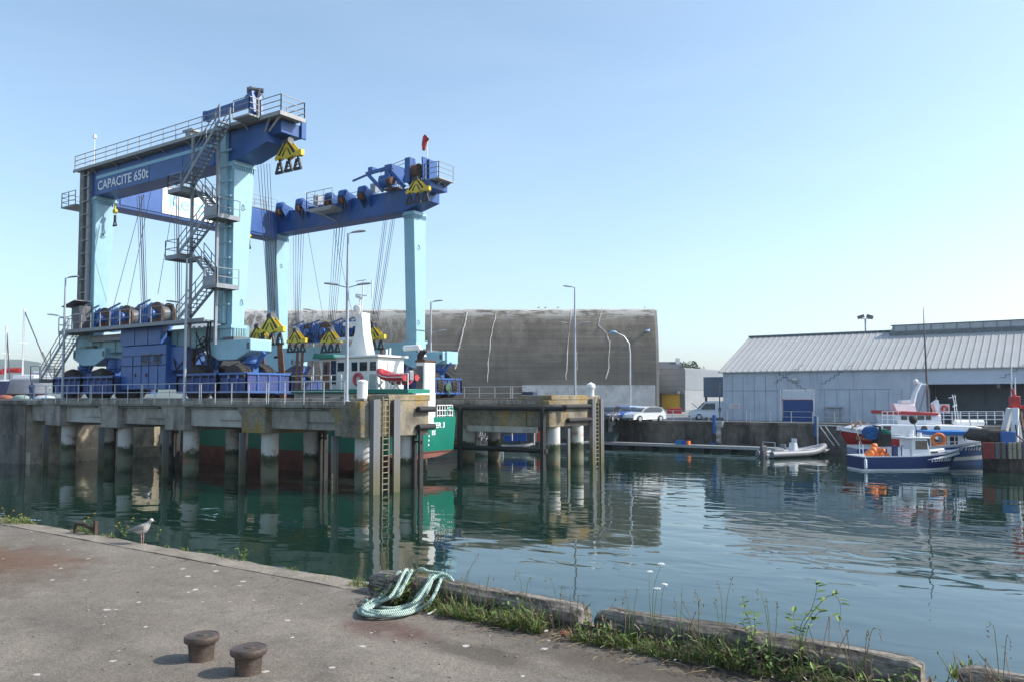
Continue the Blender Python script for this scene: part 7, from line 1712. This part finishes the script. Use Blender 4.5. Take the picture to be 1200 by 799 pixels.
# ================================================================== gull (one continuous body)
def loft_body(b, secs, n=14):
    rings = []
    for x, z, ry, rz in secs: rings.append([(x, ry*math.cos(a), z + rz*math.sin(a)) for a in [k*2*math.pi/n for k in range(n)]])
    b.smooth = True; b.loft(rings)
m_gb = mat('gull_mottled_feathers', (.25,.235,.22), .9, var=.35, scale=22, bump=.3, bscale=60, stain=(.13,.11,.10), stain_amt=.8, stain_scale=(34,34,50), stain_pos=.54)
m_gh = mat('gull_pale_feathers', (.43,.41,.39), .9, var=.15, scale=25, bump=.2, stain=(.24,.22,.20), stain_amt=.6, stain_scale=(40,40,40))
m_gd = mat('gull_dark_feathers', (.10,.085,.08), .85, var=.4, scale=20, bump=.2)
def gull(loc, rot, label, floating=False, s=1.0, group=None):
    t = thing('gull', label, 'gull', loc, rot, group, local=True); z0 = 0.0 if floating else .135
    b = MB()
    loft_body(b, [(-.20,z0+.095,.008,.006),(-.17,z0+.095,.03,.018),(-.12,z0+.09,.052,.04),(-.06,z0+.085,.070,.062),(0,z0+.095,.078,.075),(.05,z0+.115,.072,.078),(.085,z0+.145,.055,.066),(.105,z0+.175,.040,.048),(.118,z0+.205,.034,.036),(.13,z0+.222,.034,.034),(.15,z0+.228,.031,.030),(.165,z0+.224,.020,.020),(.178,z0+.218,.010,.011)])
    b.build('body', m_gh, t, org=(0,0,0))
    for s_ in (-1, 1):
        b = MB(); b.smooth = True
        rings = []
        for x, z, w, h in ((.065,z0+.125,.012,.03),(.03,z0+.13,.022,.048),(-.03,z0+.12,.024,.05),(-.10,z0+.105,.020,.036),(-.17,z0+.092,.014,.02),(-.22,z0+.085,.008,.010)):
            yb = .062 if x > -.05 else .062*(1 - (-.05 - x)*3.6); rings.append([(x, s_*(yb + w*math.cos(a)), z + h*math.sin(a)) for a in [k*2*math.pi/10 for k in range(10)]])
        b.loft(rings); wg = b.build('wing', m_gb, t, org=(0,0,0))
        b = MB(); b.smooth = True; b.tube([(-.15,s_*.030,z0+.10),(-.21,s_*.018,z0+.09),(-.265,s_*.008,z0+.082)], [.016,.012,.003], 8); b.build('wing_tip', m_gd, wg, org=(0,0,0))
    b = MB(); b.tube([(.174,0,z0+.219),(.20,0,z0+.214),(.216,0,z0+.205)], [.0085,.007,.002], 8); b.build('bill', m_gd, t, org=(0,0,0))
    for s_ in (-1, 1): b = MB(); b.ico((.150,s_*.0275,z0+.234),.0055,1); b.build('eye', m_black, t, org=(0,0,0))
    b = MB(); b.hexa([(-.26,-.02,z0+.075),(-.14,-.03,z0+.085),(-.14,.03,z0+.085),(-.26,.02,z0+.075)],[(-.26,-.02,z0+.082),(-.14,-.03,z0+.105),(-.14,.03,z0+.105),(-.26,.02,z0+.082)]); b.build('tail', m_gd, t, org=(0,0,0))
    if not floating:
        m_lg = mat('gull_leg_pink', (.36,.22,.20), .7)
        for s_ in (-1, 1):
            b = MB(); b.tube([(.0,s_*.028,z0+.04),(.006,s_*.028,.075),(-.004,s_*.028,.008)], [.010,.0055,.006], 7); b.hexa([(-.01,s_*.028-.006,0.001),(.05,s_*.028-.022,0.001),(.05,s_*.028+.022,0.001),(-.01,s_*.028+.006,0.001)],[(-.01,s_*.028-.005,.008),(.045,s_*.028-.02,.005),(.045,s_*.028+.02,.005),(-.01,s_*.028+.005,.008)]); b.build('leg', m_lg, t, org=(0,0,0))
    t.scale = (s, s, s); return t
gp = at_z(166.5, 637.5, QZ); g_near = gull(tuple(gp), HEAD - R(8), 'mottled young gull standing on the quay edge', s=.93)
gw = at_z(173, 580.5, 0); gull((gw.x, gw.y, -.03), HEAD - R(10), 'small gull swimming on the dark water before the pier', True, 1.0)
for px in (640, 655, 632, 760):
    pp = on_bunker(px, 364); wp = (Matrix.Translation(bl) @ Matrix.Rotation(math.atan2(bd.y, bd.x), 4, 'Z')) @ Vector((pp.x, 6.0, H + .62)); gg = dup(g_near, wp, rng.uniform(0,6), 'gull perched on the bunker crest', 1.3); gg['group'] = 'gulls on the bunker crest'
# ================================================================== weeds
def blade(b, p, d, L_, w, droop=.5, n=4):
    d = Vector((d[0], d[1], 0)); d = d.normalized() if d.length > 0 else Vector((1,0,0)); s = Vector((-d.y, d.x, 0)); pr = None
    for i in range(n + 1):
        t = i / n; c = Vector(p) + Vector((0,0,L_*(t - droop*.55*t*t))) + d * L_ * droop * t * t; ww = w * (1 - t**1.5) + .0006
        a = b.bm.verts.new(c - s*ww/2); e = b.bm.verts.new(c + s*ww/2)
        if pr: b.face([pr[0], pr[1], e, a])
        pr = (a, e)
m_grass = []
for nm, c in (('grass_green', (.085,.145,.025)), ('grass_bright', (.17,.23,.035)), ('grass_dark', (.045,.085,.018)), ('grass_straw', (.34,.27,.14)), ('dead_brown', (.13,.09,.055))):
    m = mat(nm, c, .75, var=.4, scale=14, bump=0)
    m_grass.append(m)
rg = random.Random(21)
def grass_patch(name, spots, dens, hmin, hmax, mats_w):
    b = MB()
    for x, y, r in spots:
        for _ in range(int(dens * r * r * 4200)):
            a = rg.uniform(0, 6.28); q = r * math.sqrt(rg.random()); px_, py_ = x + q*math.cos(a)*1.6, min(y + q*math.sin(a), QE - .03)
            if x > -6.05: py_ = QE - .315 - abs(py_ - QE + .315)
            v = rg.random(); acc = 0
            for i, w in enumerate(mats_w):
                acc += w
                if v < acc: b.mi = i; break
            cl = .45 + .75*max(0, math.sin(px_*5.3 + 1.3)*math.sin(px_*2.1)) + .35*math.sin(px_*13.7)**2
            if abs(px_ + 3.72) < .14 and py_ < 6.28: continue
            an = rg.uniform(0, 6.28); blade(b, (px_, py_, QZ - .01), (math.cos(an), math.sin(an)), rg.uniform(hmin, hmax) * cl * (1 - .4*q/r), rg.uniform(.004,.010), rg.uniform(.2,.95))
    o = b.build(name, m_grass, normals=False, org=(0,0,0)); return struct(o, 'stuff')
def spots_px(lst): return [(at_z(px, py, QZ).x, at_z(px, py, QZ).y, r) for px, py, r in lst]
grass_patch('grass', spots_px([(530,706,.16),(556,709,.18),(585,714,.2),(612,718,.2),(640,722,.2),(664,728,.2),(700,733,.16),(722,738,.2),(750,744,.2),(780,750,.2),(806,754,.18)]), 1.9, .10, .34, (.36,.28,.14,.16,.06))
grass_patch('grass', spots_px([(835,760,.2),(862,766,.18),(890,770,.2),(918,776,.16),(948,780,.2),(975,786,.2),(1000,792,.2),(1030,798,.16),(1060,805,.1)]), 1.8, .08, .30, (.30,.24,.16,.14,.16))
grass_patch('grass', spots_px([(270,654,.09),(284,655,.12),(258,651,.06),(344,667,.1),(380,677,.05),(420,686,.09),(436,688,.09),(95,623,.13),(108,625,.07),(145,627,.13),(205,640,.05),(225,644,.07),(5,610,.3),(25,612,.22),(42,613,.14),(240,648,.06)]), 3.0, .04, .16, (.36,.24,.2,.14,.06))
# dead straw, litter and soil along the kerb
b = MB(); n = 0
for _ in range(520):
    x = rg.uniform(-4.6, -.55); y = QE - .38 - abs(rg.gauss(0, .22)); L_ = rg.uniform(.04,.24); a = rg.uniform(0, 6.28)
    p = Vector((x, y, QZ + rg.uniform(.004,.03))); d = Vector((math.cos(a), math.sin(a), rg.uniform(-.05,.12))); b.mi = rg.choice((0,0,1)); b.tube([p, p + d*L_*.5 + Vector((0,0,.008)), p + d*L_], [.0025,.002,.001], 4)
struct(b.build('dry_stems', [m_grass[4], m_grass[3]], org=(0,0,0)), 'stuff')
m_soil = mat('dark_soil', (.055,.043,.032), 1, var=.5, scale=12, bump=1, bscale=50, fine=.5)
b = MB(); N = 70; rows = []
for i in range(N + 1):
    x = -5.0 + 4.9 * i / N; w = .26 + .13*math.sin(x*2.3) + .09*math.sin(x*7.1) + (.12 if x > -2.9 else 0); yb = QE - .30
    rows.append([(x, yb - w - .12 + .03*math.sin(x*17), QZ - .012), (x, yb - w*.7, QZ + .010 + .006*math.sin(x*23)), (x, yb - w*.3, QZ + .035 + .012*math.sin(x*11)), (x, yb + .01, QZ + .06)])
b.smooth = True; b.loft(rows, closed=False, cap=False); struct(b.build('soil', m_soil, org=(0,0,0)), 'stuff')
b = MB()
for _ in range(420):
    x = rg.uniform(-13, 0); y = rg.uniform(3.0, QE - .1); r = rg.uniform(.004,.014) * (1.4 if rg.random() < .1 else 1); b.ico((x,y,QZ + r*.3), r, 1, (1, rg.uniform(.6,1), rg.uniform(.4,.7)))
struct(b.build('grit', mat('grit_grey', (.22,.2,.18), .9, var=.5, scale=20), org=(0,0,0)), 'stuff')
b = MB()
for _ in range(70):
    x = rg.uniform(-4.4, -.6); y = QE - .42 - abs(rg.gauss(0,.14)); a = rg.uniform(0,6); r = rg.uniform(.010,.028); d = Vector((math.cos(a)*r, math.sin(a)*r, .004)); s = Vector((-d.y*.5, d.x*.5, .006)); c = Vector((x,y,QZ+rg.uniform(.012,.04))); b.poly([c-d,c-s,c+d,c+s])
struct(b.build('feather_litter', mat('pale_litter', (.55,.53,.50), .9), normals=False, org=(0,0,0)), 'stuff')
# ---- individual flowering plants
m_stem = mat('plant_stem', (.12,.15,.05), .8, var=.3, scale=8, bump=0); m_stemb = mat('dry_stem', (.20,.13,.09), .85, bump=0); m_leaf = mat('plant_leaf', (.085,.14,.025), .6, var=.35, scale=10, bump=0); m_leafb = mat('bright_leaf', (.14,.21,.03), .6, var=.3, scale=10, bump=0)
m_fly = mat('yellow_petal', (.75,.50,.02), .6, bump=0); m_flw = mat('white_petal', (.75,.74,.70), .7, bump=0); m_seed = mat('seed_head', (.24,.17,.11), .9, var=.4, scale=20, bump=0)
def leaf(b, p, d, L_, w):
    d = Vector(d).normalized(); s = d.cross(Vector((0,0,1))); s = s.normalized() if s.length > .01 else Vector((1,0,0)); u = s.cross(d)
    p = Vector(p); pts = [p, p + d*L_*.35 + s*w*.5 + u*w*.15, p + d*L_*.75 + s*w*.38, p + d*L_ - u*w*.2, p + d*L_*.75 - s*w*.38, p + d*L_*.35 - s*w*.5 + u*w*.15]
    m_ = p + d*L_*.5 - u*w*.1
    v = [b.bm.verts.new(q) for q in pts]; c = b.bm.verts.new(m_)
    for k in range(6): b.face([v[k], v[(k+1) % 6], c])
def edge_pt(px, y=QE - .35): q = at_y(px, 700, y); return Vector((q.x, y, QZ))
def up_to(px, py, y): return at_y(px, py, y)
def plant(label, base, stems, kind, leafm, group=None, name='flowering_weed', leaves=6, lsize=.05):
    """stems: list of poly-lines; kind: what sits on the tip"""
    t = thing(name, label, 'plant', tuple(base), group=group)
    b = MB()
    for st_ in stems: b.tube(smooth(st_, 4), [.0036 - .0024*i/(len(smooth(st_, 4))-1) for i in range(len(smooth(st_, 4)))], 5)
    b.build('stem', m_stem if kind != 'dry' else m_stemb, t)
    if leaves:
        b = MB()
        for st_ in stems:
            sm_ = smooth(st_, 6)
            for k in range(leaves):
                c = sm_[int((len(sm_) - 1) * (k + .7) / (leaves + .5))]; a = rg.uniform(0, 6.28); leaf(b, c, (math.cos(a), math.sin(a), rg.uniform(-.1,.6)), lsize*rg.uniform(.6,1.2), lsize*.5)
        b.build('leaf', leafm, t, normals=False)
    for st_ in stems:
        tip = Vector(st_[-1]); b = MB()
        if kind == 'umbel':
            for _ in range(26): a, r = rg.uniform(0,6.28), .028*math.sqrt(rg.random()); b.ico(tip + Vector((r*math.cos(a), r*math.sin(a), .012 - r*.25)), .0055, 1)
            b.build('flower', m_flw, t)
        elif kind == 'yellow':
            for k in range(9): a = k*.7; leaf(b, tip, (math.cos(a), math.sin(a), .25), .019, .012)
            b.ico(tip + Vector((0,0,.004)), .006, 1); b.build('flower', m_fly, t, normals=False)
        elif kind in ('seed', 'dry'):
            for k in range(5): b.ico(tip - Vector((rg.uniform(-.008,.008), rg.uniform(-.008,.008), k*.018*rg.uniform(.7,1.5))), .0055*rg.uniform(.6,1.1), 1, (1,1,1.6))
            b.build('seed_head', m_seed, t)
    return t
def P3(y, *pxs): return [up_to(px, py, y) for px, py in pxs]
y1 = QE - .34
for tip, bend, lab in (((775, 661), (766, 690), 'tall weed with white flower head, tallest of the white group'), ((761, 670), (761, 700), 'weed with small flat white flower head left of the tallest one'), ((770, 690), (768, 706), 'short weed with white flower head below the others'), ((779, 685), (775, 705), 'weed with white flower head right of the group')):
    q0 = edge_pt(764 if tip[0] != 779 else 774, y1); q0.z += .1; plant(lab, q0, [[q0, *P3(y1, bend, tip)]], 'umbel', m_leaf, 'white flowering weeds', leaves=2, lsize=.03)
q0 = edge_pt(937, y1); q0.z = QZ
plant('bushy bright green weed right of the middle, arching stem over the water', q0, [[q0, *P3(y1, (938,735),(950,715),(957,690),(954,680))], [q0, *P3(y1, (940,740),(962,705),(977,697),(985,710),(983,735))], [q0, *P3(y1, (932,742),(930,715))], [q0, *P3(y1, (945,742),(955,722),(965,712))]], 'none', m_leafb, leaves=13, lsize=.075)
q0 = edge_pt(881, y1)
plant('upright leafy weed with pale green rosettes before the long timber', q0, [[q0, *P3(y1, (880,735),(872,712),(870,698))], [q0, *P3(y1, (884,735),(884,715))], [q0, *P3(y1, (878,745),(868,725))]], 'none', m_leafb, leaves=14, lsize=.07)
for k, (bx, tips, lab) in enumerate(((846, [(841,680),(858,676),(838,700)], 'cluster of thin seeding stems left of the leafy weed'), (818, [(815,690),(820,700)], 'dry reddish stalk pair with seed heads'), (738, [(733,692),(747,690),(730,700)], 'small seeding weed at the left end of the long timber'), (905, [(888,690),(898,700),(911,704)], 'thin seeding weed right of the leafy weed'), (1010, [(1018,740),(1032,738)], 'dry curled twig on the end of the long timber'), (1170, [(1158,734),(1185,752)], 'thin green weed at the right edge'), (795, [(790,700),(799,690)], 'low seeding stems right of the white flowers'))):
    q0 = edge_pt(bx, y1); plant(lab, q0, [[q0, *P3(y1, ((bx + tx)/2 + rg.uniform(-3,3), (ty + 760)/2 - (8 if bx > 1000 else 14)), (tx, ty))] for tx, ty in tips], 'dry' if k in (1, 4) else 'seed', m_leaf, 'thin seeding weeds', leaves=3, lsize=.03)
for k, (bx, tips, lab) in enumerate(((523, [(520,640),(528,655)], 'thin weed with pale seed heads behind the rope'), (506, [(484,655),(497,662),(510,650)], 'yellowing seeding weed growing through the rope coil'), (540, [(561,648),(549,668)], 'dark grass stalk leaning over the water right of the rope'), (615, [(604,668),(622,676)], 'thin weed with small heads on the left timber'), (655, [(640,675),(662,686)], 'thin seeding weed near the right end of the left timber'))):
    q0 = edge_pt(bx, y1); plant(lab, q0, [[q0, *P3(y1, ((bx*1.2 + tx*.8)/2, (ty + 705)/2 - 4), (tx, ty))] for tx, ty in tips], 'seed', m_leaf, 'thin seeding weeds by the rope', leaves=3, lsize=.035)
for k, (bx, by, tips, lab) in enumerate(((102, 626, [(99,610),(111,601),(108,612),(92,615),(104,606)], 'bushy yellow flowering weed around the mooring hoop'), (146, 629, [(156,607),(140,612),(150,617),(136,616)], 'yellow flowering weed behind the gull'), (8, 613, [(3,595),(16,598),(25,602),(10,604),(30,606)], 'large yellow flowering weed at the left edge'), (184, 633, [(186,615),(189,620)], 'small green weed at the water edge right of the gull'), (285, 657, [(288,640),(295,644),(281,645),(278,640)], 'small leafy weed by itself on the quay edge'))):
    q0 = at_z(bx, by, QZ); plant(lab, q0, [[q0, *P3(q0.y, ((bx + tx)/2, (by + ty)/2 - 1), (tx, ty))] for tx, ty in tips], 'yellow' if k < 3 else 'none', m_leafb, leaves=7, lsize=.045)
# tangle of thin dry and green stalks rising out of the grass
for nm_, n_, mm_ in (('dry_stalks', 110, m_stemb), ('green_stalks', 80, m_stem)):
    b = MB()
    for _ in range(n_):
        x = rg.uniform(-5.9, -.3); y = QE - rg.uniform(.33, .62); L_ = rg.uniform(.10, .36) * (.6 + .6*math.sin(x*3.1)**2); a = rg.uniform(0, 6.28); dd = Vector((math.cos(a), math.sin(a), 0)) * L_ * rg.uniform(.1, .6)
        pts = [Vector((x, y, QZ)), Vector((x, y, QZ + L_*.55)) + dd*.3, Vector((x, y, QZ + L_)) + dd]; b.tube(smooth(pts, 4), [.0028]*8 + [.001], 4)
        if rg.random() < .5: b.ico(pts[2], .007, 1, (1,1,1.7))
    struct(b.build(nm_, mm_, org=(0,0,0)), 'stuff')
b = MB()
for _ in range(2500):
    x = rg.choice((rg.gauss(-1.9, .5), rg.gauss(-3.6, .5), rg.uniform(-5.8, -.3), rg.gauss(-5.6, .12))); x = max(-6.0, min(-.25, x)); y = QE - rg.uniform(.33, .62); z = QZ + abs(rg.gauss(0, .085)); a = rg.uniform(0, 6.28); b.mi = rg.choice((0, 0, 1, 2, 3))
    if abs(x + 3.72) < .16 and y < 6.3 or rg.random() > .25 + .9*max(0, math.sin(x*4.1 + .6)*math.sin(x*1.7 + 2)) + .5*math.sin(x*11)**4: continue
    leaf(b, (x, y, z), (math.cos(a), math.sin(a), rg.uniform(-.2, 1.2)), rg.uniform(.035, .10), rg.uniform(.014, .036))
struct(b.build('low_leaves', [m_leaf, m_leafb, m_grass[2], m_grass[4]], normals=False, org=(0,0,0)), 'stuff')
# leafy rosettes low in front of the right hand timber
for k, (px, py, s_) in enumerate(((1120,797,.10),(1135,792,.12),(980,768,.08),(900,752,.07),(960,776,.08),(1065,796,.08),(925,760,.07),(520,700,.07))):
    q0 = at_z(px, py, QZ); b = MB()
    for _ in range(14): a = rg.uniform(0,6.28); leaf(b, q0 + Vector((0,0,.005)), (math.cos(a), math.sin(a), rg.uniform(.5,2.2)), s_*rg.uniform(.7,1.3), s_*.28)
    tag(b.build('leafy_weed', m_leafb, normals=False), ['broad leaved rosette at the bottom right edge', 'larger broad leaved rosette before the right timber', 'light green rosette below the arching weed', 'small rosette before the leafy upright weed', 'rosette in the dark soil left of the arching weed', 'rosette at the end of the long timber', 'small rosette right of the upright leafy weed', 'small leafy rosette right beside the rope'][k], 'plant', 'leafy rosettes along the kerb')
# ================================================================== person on the pier, far left
def person(px, py_head, D_, label, top, legs):
    hp = at_d(px, py_head, D_); z0 = LZ
    h = 1.72; t = thing('person', label, 'person', (hp.x, hp.y, z0), HEAD + R(110), local=True)
    V = [(0,0,.92),(0,0,1.12),(0,0,1.36),(0,0,1.47),(.01,0,1.56),(.02,0,1.66), (0,.19,1.38),(.05,.23,1.12),(.18,.20,.95), (0,-.19,1.38),(.02,-.24,1.12),(.10,-.23,.90), (0,.1,.88),(.04,.11,.48),(-.02,.11,.08),(.10,.12,.03), (0,-.1,.88),(.06,-.11,.48),(.02,-.11,.08),(.14,-.12,.03)]
    Rr = [.15,.14,.16,.06,.09,.10,.075,.055,.04,.075,.055,.04,.10,.075,.05,.045,.10,.075,.05,.045]
    E = [(0,1),(1,2),(2,3),(3,4),(4,5),(2,6),(6,7),(7,8),(2,9),(9,10),(10,11),(0,12),(12,13),(13,14),(14,15),(0,16),(16,17),(17,18),(18,19)]
    me = bpy.data.meshes.new('body'); me.from_pydata(V, E, []); o = bpy.data.objects.new('body', me); COL.objects.link(o); o.parent = t
    sm_ = o.modifiers.new('skin', 'SKIN'); o.modifiers.new('sub', 'SUBSURF').levels = 1
    for i, sv in enumerate(me.skin_vertices[0].data): sv.radius = (Rr[i], Rr[i]); sv.use_root = (i == 0)
    me.materials.append(mat('clothes_'+top[0], top[1], .85)); 
    b = MB(); b.ico((.02,0,1.66), .105, 2, (1,.85,1.15)); b.bar((.12,0,1.64),(.145,0,1.62),.025); b.build('head', mat('skin_tone', (.45,.27,.19), .6, bump=0), t, org=(0,0,0))
    b = MB(); b.ico((-.015,0,1.70), .115, 2, (1,.9,.95)); b.build('hair', mat('dark_hair', (.02,.016,.014), .8), t, org=(0,0,0))
    b = MB(); 
    for s_ in (-1, 1): b.tube([(0,s_*.1,.92),(.05,s_*.11,.48),(.0,s_*.11,.08)], [.125,.095,.075], 10)
    b.build('trousers', mat('trousers_'+legs[0], legs[1], .85), t, org=(0,0,0))
    return t
person(37.5, 448, 79, 'dark haired person in navy standing behind the pier railing at far left', ('navy', (.02,.04,.10)), ('blue', (.03,.06,.14)))
# ================================================================== sea haze
b = MB(); b.box(-1700, 1000, -400, 1700, -5.5, 70)
hz = b.build('haze', bpy.data.materials.new('thin_haze'), org=(0,0,0)); hm = hz.data.materials[0]; hm.use_nodes = True
hn = hm.node_tree; hn.nodes.remove(hn.nodes['Principled BSDF']); pv = hn.nodes.new('ShaderNodeVolumePrincipled'); pv.inputs['Color'].default_value = (.86,.92,1,1); pv.inputs['Density'].default_value = .00018; pv.inputs['Anisotropy'].default_value = .2
hn.links.new(pv.outputs[0], hn.nodes['Material Output'].inputs['Volume']); struct(hz, 'stuff')
